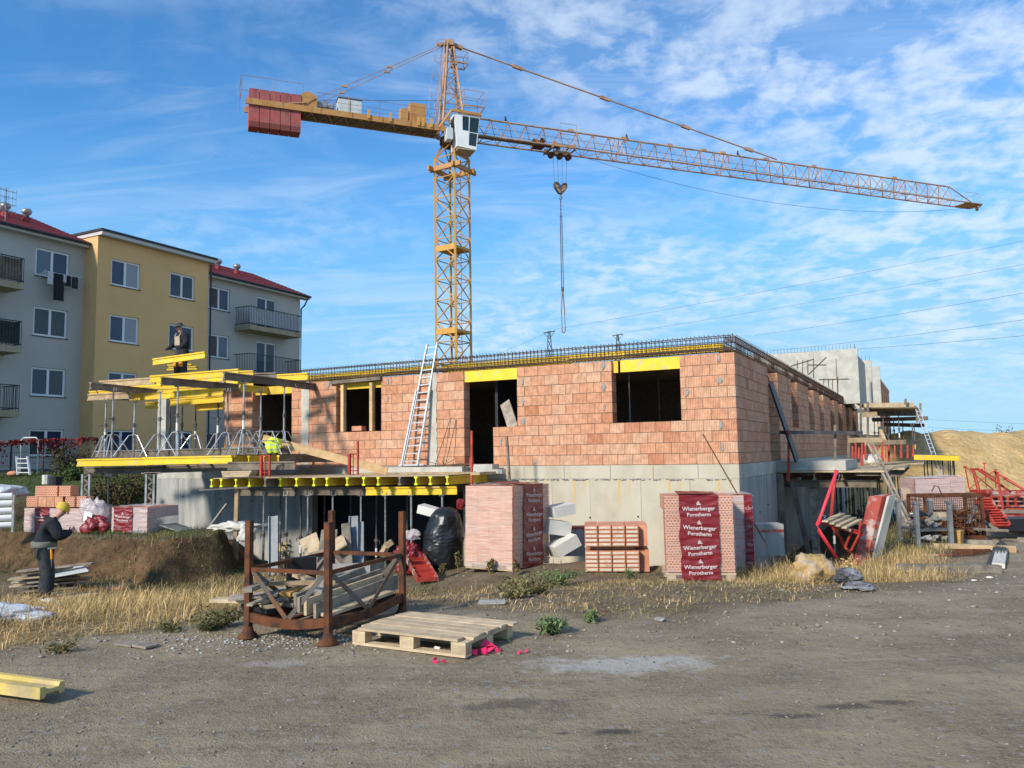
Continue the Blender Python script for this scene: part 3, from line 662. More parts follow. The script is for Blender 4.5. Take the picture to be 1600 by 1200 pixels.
for k in range(10):
    course('A', loA if k < 4 else hiA, k); course('B', loB if k < 4 else piers, k)
# returns of the left pier and the jambs
bricks.sort(key=lambda b: b[0])
def block_mesh(L_, t_):
    m = MB(); hx, hy, hz = (L_ - .007) / 2, t_ / 2, (CH - .012) / 2; ch = .006
    prof = [(-hx, -hy + ch), (-hx + ch, -hy), (hx - ch, -hy), (hx, -hy + ch), (hx, hy), (-hx, hy)]
    n = len(prof); vs = [(x, y, -hz) for x, y in prof] + [(x, y, hz) for x, y in prof]
    m.add(vs, [(i, (i + 1) % n, n + (i + 1) % n, n + i) for i in range(n)] + [tuple(range(n - 1, -1, -1)), tuple(range(n, 2 * n))]); return m
cache = {}
for i, (d, face, c, L_, t_) in enumerate(bricks[:300]):
    key = round(L_, 3)
    if key not in cache:
        b = block_mesh(L_, t_); me = bpy.data.meshes.new('brick'); me.from_pydata(b.v, [], b.f); me.materials.append(M['brick']); cache[key] = me
    o = link('brick', cache[key], bld, c + ZZ * br.uniform(-.002, .002)); o.rotation_euler = (0, 0, -YW if face == 'A' else math.pi / 2 - YW)
    if face == 'B': o.rotation_euler = (0, 0, math.pi / 2 - YW + 0)
# block local y must point into the wall: on side B turn it round
for o in [c for c in bld.children if c.name.startswith('brick') and abs(c.rotation_euler.z - (math.pi / 2 - YW)) < 1e-4]: pass
for fc in 'AB':
    m = MB(); R = RA if fc == 'A' else RB
    for d, face, c, L_, t_ in bricks[300:]:
        if face != fc: continue
        b = block_mesh(L_, t_); base = R.transposed() @ (c - C0)
        m.add([Vector(v) + base for v in b.v], b.f)
    if not m.v: continue
    o = m.build('brick', M['brick'], None, origin=(0, 0, 0), kind='stuff'); o.parent = bld; o.location = C0 - WO[bld]; o.rotation_euler = (0, 0, -YW if fc == 'A' else math.pi / 2 - YW)
# mortar core behind the joints
def corebox(core, face, a, b, z0, z1):
    a += .015; b -= .015
    if face == 'A': core.uvbox(a, b, .012, .288, z0 + .004, z1 - .012)
    else: core.uvbox(.012, .288, a, b, z0 + .004, z1 - .012)
    core.build('mortar_core', M['mortar'], bld)
for a, b in loA: corebox(MB(), 'A', a, b, ZS, ZS + 4 * CH)
for a, b in hiA: corebox(MB(), 'A', a, b, ZS + 4 * CH, ZT)
for a, b in loB: corebox(MB(), 'B', a, b, ZS, ZS + 4 * CH)
for a, b in piers: corebox(MB(), 'B', a, b, ZS + 4 * CH, ZT)
# concrete columns between the blocks
def ragged_column(u0, u1, v0, v1, z0, z1, seed, nm='concrete_column'):
    r = random.Random(seed); n = 26; vs = []; 
    for i in range(n + 1):
        z = z0 + (z1 - z0) * i / n; a = u0 - r.uniform(-.01, .035); b = u1 + r.uniform(-.01, .035)
        vs += [W(b, v0, z), W(a, v0, z), W(u0, v1, z), W(u1, v1, z)]
    fs = [(4 * i + j, 4 * i + (j + 1) % 4, 4 * i + 4 + (j + 1) % 4, 4 * i + 4 + j) for i in range(n) for j in range(4)] + [(3, 2, 1, 0), (4 * n, 4 * n + 1, 4 * n + 2, 4 * n + 3)]
    m = MB(); m.add(vs, fs); return m.build(nm, M['conc2'], bld)
ragged_column(7.90, 8.15, -.014, .29, ZS + .003, ZT + .02, 1); ragged_column(12.35, 12.62, -.014, .29, ZS - .32, ZT + .02, 2)
MB().uvbox(18.35, 18.75, -.1, .3, ZS, 3.85).build('concrete_column', M['conc2'], bld)
# mortar smeared over the block joints
def patch(p, R, seed, w=.07, h=.2):
    r = random.Random(seed); n = 13; m = MB()
    ring = [(w * (.6 + .6 * r.random()) * math.cos(6.283 * i / n), h * .62 * (.55 + .6 * r.random()) * math.sin(6.283 * i / n)) for i in range(n)]
    vs = [p + R @ Vector((x, .004, z)) for x, z in ring] + [p + R @ Vector((x * .7, -.014 - .006 * r.random(), z * .75)) for x, z in ring] + [p + R @ Vector((0, -.020, 0))]
    fs = [(i, (i + 1) % n, n + (i + 1) % n, n + i) for i in range(n)] + [(n + i, n + (i + 1) % n, 2 * n) for i in range(n)]
    m.add(vs, fs); m.build('mortar_patch', M['mortar2'], bld)
s_ = 0
for u, ks in ((.34, (9, 7, 3, 1)), (3.12, (9, 7, 5)), (5.30, (8, 6, 4)), (1.1, (6,)), (8.3, (2,)), (9.62, ()), (9.5, (9, 7)), (11.62, (9, 7, 5)), (5.95, (2,))):
    for k in ks: s_ += 1; patch(W(u, .0, ZS + (k + .5) * CH), RA, s_, w=random.Random(s_).uniform(.04, .08))
def RBf(): return Matrix.Rotation(math.pi / 2 - YW, 3, 'Z')
# lintel beams across the openings are formwork: things of their own (below)

# ring beam cages and joists on top of the walls
zc0, zc1 = 3.955, 4.27
def cage(face, a0, a1, step, name='stirrup_cage'):
    m = MB(); P = (lambda a, w, z: W(a, w, z)) if face == 'A' else (lambda a, w, z: W(w, a, z))
    r = random.Random(3)
    for w in (.03, .27):
        for z in (zc0, zc0 + .05, zc0 + .19, zc1):
            pts = []; n = int((a1 - a0) / 1.2)
            for i in range(n + 1): pts.append(P(a0 + (a1 - a0) * i / n, w + r.uniform(-.01, .01), z + r.uniform(-.008, .008)))
            m.path(pts, .0105, 5)
    m.build('longitudinal_bar', M['rebar'], bld)
    m = MB(); n = int((a1 - a0) / step)
    for i in range(n + 1):
        a = a0 + (a1 - a0) * i / n + r.uniform(-.012, .012); t = r.uniform(-.008, .008)
        q = [P(a, .02, zc0 - .01), P(a, .28, zc0 - .01), P(a + t, .28, zc1 + .012), P(a + t, .02, zc1 + .012)]
        for i2 in range(4): m.tube(q[i2], q[(i2 + 1) % 4]  , .0072, 4, caps=False)
        m.tube(q[3], q[3] + (q[3] - q[2]) * .12 + ZZ * .03  , .0072, 4)
    m.build('stirrup', M['rebar'], bld, kind='stuff')
cage('A', 0.02, 13.1, .105); cage('B', .32, 33.9, .15)
for a0, a1, w, z in ((.1, 2.6, .15, 3.99), (.1, 2.6, .2, 4.03), (8.3, 9.6, .12, 4.0), (7.2, 9.7, .18, 4.03), (3.0, 8.6, .12, 3.985)):
    m = MB()
    for i in range(4): m.tube(W(a0 + .1 * i, w + .02 * i, z), W(a1 - .13 * i, w + .02 * i, z + .01), .01, 5)
    m.build('starter_bar', M['rebar'], bld)
# upper storey walls beyond
ctw = root('stair_wall', W(3, 25, 4.0), 'tall bare concrete wall rising above the far end of the block wall', 'wall')
vt = 25.5
wallp = [(-.75, 1.35), (1.356, 5.2), (5.206, 9.0)]
for a, b in wallp: MB().uvbox(a, b, vt, vt + .25, 3.95, 6.72).build('concrete_panel', M['conc2'], ctw)
MB().uvbox(-.75, -.5, vt + .256, vt + 5, 3.95, 6.4).build('side_panel', M['conc2'], ctw)
for k, (vv, uu_, zt) in enumerate(((vt + 6.5, -.98, 6.75), (vt + 11, -1.2, 6.8))):
    MB().uvbox(uu_, uu_ + 6, vv, vv + .25, 3.95, zt).build('concrete_panel', M['conc2'], ctw)
sb = MB()
for i in range(44): u = -.6 + i * .17; sb.tube(W(u, vt + .12, 6.7), W(u, vt + .12, 6.98), .008, 4)
for i in range(4): sb.tube(W(-.62, vt + .12 + .5 * i, 6.4), W(-.62, vt + .12 + .5 * i, 6.98 - .1 * i), .008, 4); sb.tube(W(-.9 + .2 * i, vt + 6.6, 6.7), W(-.9 + .2 * i, vt + 6.6, 7.1), .008, 4)
sb.build('starter_bar', M['rebar'], ctw, kind='stuff')
sb = MB(); yv = vt - .03
for (x0, y0), (x1, y1) in (((1235, 572), (1271, 561)), ((1263, 585), (1291, 558)), ((1262, 570), (1291, 570)), ((1246, 563), (1246, 576)), ((1254, 562), (1254, 583)), ((1262, 562), (1262, 585)), ((1271, 560), (1271, 590)),
                           ((1279, 593), (1326, 592)), ((1287, 592), (1287, 600)), ((1294, 592), (1294, 604)), ((1301, 592), (1301, 608)), ((1309, 588), (1309, 613))):
    sb.tube(PV(x0, y0, yv), PV(x1, y1, yv), .016, 5)
sb.build('embedded_bar', M['rebar'], ctw)
MB().tube(PV(1306, 560, yv), PV(1310, 640, yv), .012, 5).build('cast_joint', M['mortar'], ctw)
# far block wall at the end of the site
far = root('far_block_wall', PY(1380, 640, 62), 'reddish block wall with narrow openings at the far end behind the concrete wall', 'wall')
fv0 = uv(PY(1371, 600, 60)); 
for i in range(6):
    a = fv0[1] + i * 3.4
    MB().uvbox(fv0[0], fv0[0] + .3, a, a + 2.3, 3.0, 7.0).build('brick_pier', M['brick'], far)
MB().uvbox(fv0[0] - .01, fv0[0] + .3, fv0[1], fv0[1] + 20, 7.003, 7.25).build('ring_beam', M['redclay'], far)
MB().uvbox(fv0[0] + .32, fv0[0] + .4, fv0[1], fv0[1] + 20, 3, 7).build('shadowed_inside', M['brick'], far)
MB().uvbox(fv0[0] - .05, fv0[0] + 3, fv0[1] - .3, fv0[1] - .02, 1, 7.3).build('concrete_end', M['conc2'], far)

# ------------------------------------------------------------------ tower crane
crn = root('tower_crane', Vector((-3.5, 48, 0)), 'orange tower crane with white cab and red ballast rising behind the new building', 'crane')
Yc = 48.0; MC = Vector(((707.6 - 800) / FPX * Yc, Yc, 0)); MC = PY(707.6, 400, Yc); MC.z = 0
offs = [Vector((.21, -1.04, 0)), Vector((1.04, .21, 0)), Vector((-.21, 1.04, 0)), Vector((-1.04, -.21, 0))]
zb, zt = 0.0, 19.9
for o_ in offs: MB().bar(MC + o_ + ZZ * zb, MC + o_ + ZZ * zt, .13, .13, up=o_).build('mast_leg', M['crane2'], crn)
m = MB(); step = 1.27; nz_ = int((zt - zb) / step)
for i in range(nz_):
    z0 = zt - (i + 1) * step; z1 = z0 + step
    for j in range(4):
        p, q = MC + offs[j], MC + offs[(j + 1) % 4]
        m.tube(p + ZZ * z1, q + ZZ * z1, .035, 5)
        if i % 2: m.tube(p + ZZ * z0, q + ZZ * z1, .04, 5)
        else: m.tube(q + ZZ * z0, p + ZZ * z1, .04, 5)
        if j in (0, 2):
            mid = (p + q) / 2; m.tube(mid + ZZ * (z0 + step / 2), (q if i % 2 == 0 else p) + ZZ * (z0 + step), .025, 4)
m.build('mast_lattice', M['crane2'], crn)
m = MB()
for i in range(int(19 / .3)):
    c_ = MC + Vector((.35, .1, .4 + i * .3)); m.tube(c_ - Vector((.15, 0, 0)), c_ + Vector((.15, .1, 0)), .014, 4)
for s_ in (-.15, .15): m.tube(MC + Vector((.35 + s_, .1, .3)), MC + Vector((.35 + s_, .1, 19.4)), .02, 4)
m.build('mast_ladder', M['crane'], crn)
def platform(z, h=.35, w=1.0):
    m = MB()
    for j in (3, 0, 1, 2):
        p, q = MC + offs[j] * w, MC + offs[(j + 1) % 4] * w; m.bar(p + ZZ * z, q + ZZ * z, .08, h if j in (3,) else .16)
    m.add([MC + o_ * .95 * w + ZZ * (z - .05) for o_ in offs] + [MC + o_ * .95 * w + ZZ * (z - .02) for o_ in offs], [(3, 2, 1, 0), (4, 5, 6, 7)])
    m.build('rest_platform', M['crane2'], crn)
platform(14.2); platform(9.1)
m = MB()      # climbing collar with its four outriggers
for j in range(4):
    p, q = MC + offs[j] * 1.12, MC + offs[(j + 1) % 4] * 1.12; d = (q - p).normalized()
    m.bar(p - d * .25 + ZZ * 19.2, q + d * .45 + ZZ * 19.2, .14, .28)
m.build('collar', M['crane'], crn)
# direction of the jib
TIP = PY(1526, 317, 64.5); JD = Vector((TIP.x - MC.x, TIP.y - MC.y, 0)).normalized(); JN = Vector((-JD.y, JD.x, 0))
def J(s, n, z): return MC + JD * s + JN * n + ZZ * z
ZJ = 21.45; JL = (TIP - MC).dot(JD)
m = MB()
for o_ in offs:       # mast head narrowing into the slewing ring
    m.bar(MC + o_ + ZZ * 19.9, MC + o_ * .45 + ZZ * 20.9, .12, .12, up=o_)
    m.tube(MC + o_ + ZZ * 19.9, MC + Vector((-o_.y, o_.x, 0)) * .5 + ZZ * 20.9, .04, 5)
m.build('mast_head', M['crane'], crn)
MB().lathe([(.62, 20.75), (.75, 20.85), (.75, 21.15), (.55, 21.25), (.5, 21.5)], (MC.x, MC.y, 0), 18).build('slewing_ring', M['rust'], crn)
# tower top
HT = PY(703, 70, Yc); hz_ = HT.z
m = MB(); base4 = [J(a, b, 21.3) for a, b in ((-.75, -.55), (.75, -.55), (.75, .55), (-.75, .55))]; top4 = [J(a, b, hz_) for a, b in ((-.24, -.16), (.12, -.16), (.12, .16), (-.24, .16))]
for p, q in zip(base4, top4): m.bar(p, q, .11, .11)
m.build('tower_top_leg', M['jibpaint'], crn)
m = MB(); n = 6
for i in range(n):
    a, b = i / n, (i + 1) / n
    for j in range(4):
        p0 = base4[j].lerp(top4[j], a); p1 = base4[j].lerp(top4[j], b); q0 = base4[(j + 1) % 4].lerp(top4[(j + 1) % 4], a); q1 = base4[(j + 1) % 4].lerp(top4[(j + 1) % 4], b)
        m.tube(p0, q0, .03, 5); m.tube(*((p0, q1) if i % 2 else (q0, p1)), .035, 5)
m.build('tower_top_lattice', M['jibpaint'], crn)
m = MB(); m.box(J(-.05, 0, hz_ + .05), (.5, .5, .35)); m.bar(J(.2, 0, hz_), J(.75, 0, hz_ - .1), .25, .2); m.bar(J(-.2, 0, hz_), J(-.9, 0, hz_ - .15), .2, .16); m.build('apex_head', M['jibpaint'], crn)
m = MB()      # caged ladder and little platforms
for s_ in (-.2, .2): m.tube(J(-1.1, s_, 21.5), J(-.45, s_, hz_ + .2), .02, 4)
for i in range(5):
    t = i / 5 + .18; c_ = J(-1.1, 0, 21.5).lerp(J(-.45, 0, hz_ + .2), min(t, 1)); pts = [c_ + JD * (-.45 * math.sin(a)) + JN * (.38 * math.cos(a)) for a in np.linspace(0, math.pi, 8)]; m.path(pts, .010, 4)
for s_ in (-.38, 0, .38): m.tube(J(-1.1 - (.45 if s_ == 0 else 0), s_, 22.5), J(-.45 - (.45 if s_ == 0 else 0), s_, hz_ + .2), .012, 4)
m.build('ladder_cage', M['jibpaint'], crn)
def basket(s0, s1, n0, n1, z, h):
    m = MB(); c4 = [J(s0, n0, z), J(s1, n0, z), J(s1, n1, z), J(s0, n1, z)]
    for j in range(4):
        p, q = c4[j], c4[(j + 1) % 4]; m.bar(p, q, .05, .08)
        for hh in (h / 2, h): m.tube(p + ZZ * hh, q + ZZ * hh, .016, 4)
        m.tube(p, p + ZZ * h, .018, 4)
    m.build('service_basket', M['jibpaint'], crn)
basket(.1, .95, -.5, .35, hz_ - 1.3, .75); basket(.6, 1.9, -.75, .6, 23.2, 1.0)
# jib
m = MB(); zt_ = ZJ + 1.35; hw = .62; TJ = JL - 3.0
for a, b, n_, z, r in ((1.0, JL - .2, -hw, ZJ, .055), (1.0, JL - .2, hw, ZJ, .055), (1.0, TJ, 0, zt_, .06)): m.tube(J(a, n_, z), J(b, n_ * (1 if z != ZJ else 1), z), r, 6)
m.tube(J(TJ, 0, zt_), J(JL, 0, ZJ + .05), .045, 6)
m.tube(J(JL - .2, -hw, ZJ), J(JL + .3, 0, ZJ), .05, 6); m.tube(J(JL - .2, hw, ZJ), J(JL + .3, 0, ZJ), .05, 6)
m.build('jib_chord', M['jibpaint'], crn)
m = MB(); n = 34; pl = (TJ - 1.4) / n
for i in range(n + 1):
    s = 1.4 + i * pl
    for sg in (-1, 1):
        if i < n: m.tube(J(s, 0, zt_), J(s + pl / 2, sg * hw, ZJ), .026, 4); m.tube(J(s + pl, 0, zt_), J(s + pl / 2, sg * hw, ZJ), .026, 4)
    if i < n:
        m.tube(J(s + pl / 2, -hw, ZJ), J(s + pl / 2, hw, ZJ), .022, 4); m.tube(J(s + pl / 2, -hw * (1 if i % 2 else -1), ZJ), J(s + pl * 1.5, hw * (1 if i % 2 else -1), ZJ), .022, 4)
for s in (11.5, 20, 28.5, 36.5):
    for sg in (-1, 1): m.tube(J(s, 0, zt_), J(s - .12, sg * hw, ZJ), .03, 4); m.tube(J(s + .3, 0, zt_), J(s + .35, sg * hw, ZJ), .03, 4)
m.build('jib_lattice', M['jibpaint'], crn)
m = MB(); m.tube(J(1, 0, ZJ + .45), J(JL - 2.5, 0, ZJ + .35), .014, 4); m.tube(J(1, .1, ZJ + .9), J(24, .1, ZJ + .8), .012, 4); m.build('trolley_rope', M['cable'], crn)
m = MB()
for s in (8.2, 12.2, 15.8, 18.6, 20.2, 24.0, 28.4, 36.4): m.box(J(s, 0, zt_ + .11), (.42, .10, .14), R=Matrix.Rotation(math.atan2(JD.y, JD.x), 3, 'Z'))
m.build('chord_lug', M['jibpaint'], crn)
m = MB(); m.bar(J(1.3, -.35, ZJ + .02), J(7.3, -.35, ZJ + .02), .5, .03); m.build('jib_walkway', M['greybeam'], crn)
m = MB(); c_ = J(JL - .9, 0, ZJ + .12)
for a, b in (((-1, -.5), (.5, -.5)), ((-1, .5), (.5, .5)), ((.5, -.5), (.5, .5))): m.tube(J(JL - .9 + a[0], a[1], ZJ + .9), J(JL - .9 + b[0], b[1], ZJ + .9), .015, 4)
for a in ((-1, -.5), (.5, -.5), (.5, .5), (-1, .5)): m.tube(J(JL - .9 + a[0], a[1], ZJ + .05), J(JL - .9 + a[0], a[1], ZJ + .9), .015, 4)
m.bar(J(JL - 2, 0, ZJ - .02), J(JL - .1, 0, ZJ - .02), 1.1, .04); m.box(J(JL, 0, ZJ - .18), (.18, .18, .3)); m.build('jib_tip_platform', M['jibpaint'], crn)
# pendants
pj = PY(1213, 242, 48 + (1213 - 707) / 1246 * 48 * .36 * 1.0); sP = 18.4
for s_ in np.arange(16, 26, .05):
    pp = CM.transposed() @ (J(s_, 0, zt_ + .15) - EYE)
    if 800 - pp.x / pp.z * FPX >= 1213: sP = s_; break
m = MB(); m.path([J(.6, 0, hz_ - .05), J(sP, 0, zt_ + .18)], .05, 6)
for t in (.16, .42, .68, .9): c_ = J(.6, 0, hz_ - .05).lerp(J(sP, 0, zt_ + .18), t); m.box(c_, (.7, .16, .2), R=Matrix.Rotation(math.atan2(JD.y, JD.x), 3, 'Z') @ Matrix.Rotation(math.atan2(hz_ - zt_, sP), 3, 'Y'))
m.build('jib_pendant', M['jibpaint'], crn)
# counter jib: two girders, deck, ballast, winch
CL = 12.2; zc = 21.55; cw = .62
for sg in (-1, 1): MB().bar(J(-.6, sg * cw, zc), J(-CL, sg * cw, zc + .05), .10, .34).build('counter_jib_girder', M['crane'], crn)
m = MB(); m.bar(J(-1, 0, zc - .12), J(-CL + 3.2, 0, zc - .08), 1.1, .03); m.build('counter_jib_deck', M['greybeam'], crn)
m = MB()
for i in range(10):
    s = -1 - i * .95; m.tube(J(s, -cw, zc - .16), J(s - .47, cw, zc - .16), .03, 4); m.tube(J(s - .47, cw, zc - .16), J(s - .95, -cw, zc - .16), .03, 4); 
m.build('counter_jib_lattice', M['jibpaint'], crn)
m = MB()
for sg in (-1, 1):
    m.tube(J(-1.2, sg * .8, zc + 1.05), J(-8.3, sg * .8, zc + 1.05), .014, 4); m.tube(J(-1.2, sg * .8, zc + .6), J(-8.3, sg * .8, zc + .6), .012, 4)
    for s in (-1.2, -3, -4.7, -6.5, -8.3): m.tube(J(s, sg * .8, zc), J(s, sg * .8, zc + 1.05), .016, 4)
for sg in (-1, 1):
    m.tube(J(-9.1, sg * .95, zc + 1.35), J(-CL - .25, sg * .95, zc + 1.35), .014, 4)
    for s in (-9.1, -10.7, -CL - .25): m.tube(J(s, sg * .95, zc), J(s, sg * .95, zc + 1.35), .016, 4)
m.tube(J(-CL - .25, -.95, zc + 1.35), J(-CL - .25, .95, zc + 1.35), .014, 4); m.tube(J(-CL - .25, -.95, zc + .5), J(-CL - .25, .95, zc + .5), .014, 4)
m.build('guard_rail', M['jibpaint'], crn)
for s in (-1.5, -2.3, -4.0, -5.3, -2.0): MB().box(J(s, -cw - .08, zc + .22), (.14, .08, .55), R=Matrix.Rotation(math.atan2(JD.y, JD.x), 3, 'Z')).build('girder_lug', M['crane2'], crn)
RJ = Matrix.Rotation(math.atan2(JD.y, JD.x), 3, 'Z')
for i in range(5):
    s = -9.45 - i * .57; m = MB(); a = .27
    pts = [(-.55, zc + .85), (.55, zc + .85), (.55, zc - 1.05), (.42, zc - 1.32), (-.42, zc - 1.32), (-.55, zc - 1.05)] 
    m.add([J(s - a, n_, z) for n_, z in pts] + [J(s + a, n_, z) for n_, z in pts], [tuple(range(5, -1, -1)), tuple(range(6, 12))] + [(j, (j + 1) % 6, 6 + (j + 1) % 6, 6 + j) for j in range(6)])
    m.build('ballast_block', M['ballast'], crn)
m = MB(); m.tube(J(-8.75, -.45, zc + .62), J(-8.75, .45, zc + .62), .42, 18); m.tube(J(-8.75, -.5, zc + .62), J(-8.75, -.43, zc + .62), .52, 18); m.tube(J(-8.75, .43, zc + .62), J(-8.75, .5, zc + .62), .52, 18)
m.box(J(-8.75, 0, zc + .15), (1.2, 1.0, .25), R=RJ); m.build('hoist_drum', M['crane'], crn)
m = MB(); m.tube(J(-8.2, -.1, zc + .55), J(-7.25, -.1, zc + .55), .27, 14); m.tube(J(-7.9, -.1, zc + .55), J(-7.7, -.1, zc + .55), .31, 14); m.build('hoist_motor', M['galv'], crn)
g_ = MB().box(J(-6.35, 0, zc + .62), (1.35, .8, .95), R=RJ).build('electric_cabinet', M['greybox'], crn)
MB().box(J(-6.35, 0, zc + 1.13), (1.42, .9, .04), R=RJ).box(J(-6.35, -.41, zc + .6), (.02, .03, .8), R=RJ).build('cabinet_lid', M['darksteel'], g_)
MB().box(J(-2.25, -.1, zc + .78), (.98, .75, 1.3), R=RJ).build('resistor_cabinet', M['crane'], crn); MB().box(J(-3.05, .0, zc + .6), (.45, .6, .95), R=RJ).build('resistor_cabinet', M['crane'], crn)
for n_ in (-.55, .55):
    m = MB(); m.path([J(-.4, n_ * .3, hz_ - .05), J(-8.9, n_, zc + .45)], .022, 5)
    for t in (.42, .74): m.box(J(-.4, n_ * .3, hz_ - .05).lerp(J(-8.9, n_, zc + .45), t), (.35, .09, .12), R=RJ)
    m.tube(J(-8.9, n_, zc + .45), J(-10.6, n_, zc + .12), .05, 5); m.build('counter_jib_pendant', M['jibpaint'], crn)
MB().path([J(-.6, 0, 23.6), J(-8.5, 0, zc + .9)], .014, 4).build('hoist_rope', M['cable'], crn)
# cab hanging at the side of the tower top
def cabpt(x, y, Y): return PY(x, y, Y)
ca = PY(710.5, 176, 46.6); ex = JD; ey = JN; cb = root
cabc = ca.copy()
fw_, dp_, hh_ = 1.75, 1.25, 2.05
# front is towards the jib; side windows face the viewer
def CP(s, n_, z): return Vector((ca.x, ca.y, 0)) + JD * s + JN * n_ + ZZ * z
zc1_ = ca.z; zc0_ = zc1_ - 2.15
m = MB()
P = [CP(.12, 0, zc0_ + .1), CP(1.35, 0, zc0_), CP(1.35, 1.25, zc0_), CP(.12, 1.25, zc0_ + .1), CP(0, 0, zc1_), CP(1.62, 0, zc1_ - .02), CP(1.62, 1.25, zc1_ - .02), CP(0, 1.25, zc1_)]
m.hexa(P); cabo = m.build('cab', M['white'], crn)
def cabq(pts, nm, off=-.012):
    q = [Vector(p) for p in pts]; nrm = (q[1] - q[0]).cross(q[3] - q[0]).normalized()
    m = MB(); m.hexa(q + [p + nrm * .012 for p in q]); return m.build(nm, M['cabglass'], cabo)
L0 = lambda a, t: P[0].lerp(P[1], a).lerp(P[4].lerp(P[5], a), t)
for a0, a1, b0, b1 in ((.30, .55, .52, .94), (.60, .97, .50, .94), (.60, .95, .10, .47)):
    cabq([L0(a0, b0) - JN * .006, L0(a1, b0) - JN * .006, L0(a1, b1) - JN * .006, L0(a0, b1) - JN * .006], 'cab_window')
F0 = lambda a, t: P[1].lerp(P[2], a).lerp(P[5].lerp(P[6], a), t)
cabq([F0(.05, .3) + JD * .006, F0(.95, .3) + JD * .006, F0(.95, .94) + JD * .006, F0(.05, .94) + JD * .006], 'cab_window')
B0 = lambda a, t: P[3].lerp(P[0], a).lerp(P[7].lerp(P[4], a), t)
cabq([B0(.3, .5) - JD * .006, B0(.85, .5) - JD * .006, B0(.85, .93) - JD * .006, B0(.3, .93) - JD * .006], 'cab_window')
MB().box(CP(-.28, .35, zc0_ + .85), (.35, .6, .7), R=RJ).build('air_conditioner', M['greybox'], cabo)
MB().box(CP(.75, .6, zc0_ - .01), (1.1, 1.15, .06), R=RJ).build('cab_floor', M['beige'], cabo)
m = MB()
for n_ in (-.05, 1.3): m.bar(CP(-.2, n_, zc1_ + .12), CP(1.7, n_, zc1_ + .08), .1, .16)
m.bar(CP(-.2, -.05, zc1_ + .12), CP(-.9, .3, 21.4), .1, .12); m.bar(CP(-.25, 1.3, zc1_ + .12), CP(-.7, 1.4, 21.4), .1, .12); m.bar(CP(1.65, -.05, zc1_ + .08), CP(1.65, 1.35, zc1_ + .08), .08, .12)
m.build('cab_frame', M['crane'], crn)
# trolley, hook block
sT = 8
for s_ in np.arange(4, 14, .02):
    pp = CM.transposed() @ (J(s_, 0, ZJ - .2) - EYE)
    if 800 - pp.x / pp.z * FPX >= 874: sT = s_; break
m = MB()
for sg in (-1, 1):
    m.bar(J(sT - .8, sg * .78, ZJ - .02), J(sT + .8, sg * .78, ZJ - .02), .08, .16); m.bar(J(sT - .6, sg * .3, ZJ - .25), J(sT + .6, sg * .3, ZJ - .25), .08, .12)
    for s in (-.7, .7): m.tube(J(sT + s, sg * .62, ZJ + .12), J(sT + s, sg * .80, ZJ + .12), .11, 10)
for s in (-.8, -.3, .3, .8): m.bar(J(sT + s, -.8, ZJ - .12), J(sT + s, .8, ZJ - .12), .07, .1); m.bar(J(sT + s, -.8, ZJ - .1), J(sT + s * .7, -.3, ZJ - .28), .05, .05)
m.build('trolley_frame', M['jibpaint'], crn)
for s in (-.62, 0, .62): MB().tube(J(sT + s, -.12, ZJ - .42), J(sT + s, .12, ZJ - .42), .20, 14).tube(J(sT + s, -.14, ZJ - .42), J(sT + s, .14, ZJ - .42), .07, 8).build('trolley_sheave', M['rust'], crn)
m = MB()
for n_ in (-.75,):
    for p_, q_ in (((sT - .3, ZJ + .1), (sT - .3, ZJ + 1.5)), ((sT + .9, ZJ + .1), (sT + .9, ZJ + 1.5)), ((sT - .3, ZJ + 1.5), (sT + .9, ZJ + 1.5)), ((sT - .3, ZJ + .8), (sT + .9, ZJ + .8))): m.tube(J(p_[0], n_, p_[1]), J(q_[0], n_, q_[1]), .018, 4)
m.build('trolley_basket', M['jibpaint'], crn)
m = MB()
for q in ((-1.55, .1, .2), (-1.35, -.1, .35), (-1.8, 0, .28)): m.tube(J(sT + q[0], q[1] - .2, ZJ + q[2]), J(sT + q[0], q[1] + .2, ZJ + q[2]), .2, 12)
m.box(J(sT - 1.55, 0, ZJ + .0), (.7, .5, .15), R=RJ); m.build('trolley_winch', M['rust'], crn)
HK = J(sT, 0, 0); Yh = HK.y; zh = PY(873, 290, Yh).z
m = MB()
for s in (-.42, -.14, .14, .42): m.tube(J(sT + s * 1.15, 0, ZJ - .5), J(sT + s, 0, zh + .1), .012, 4)
m.build('hoist_rope', M['cable'], crn)
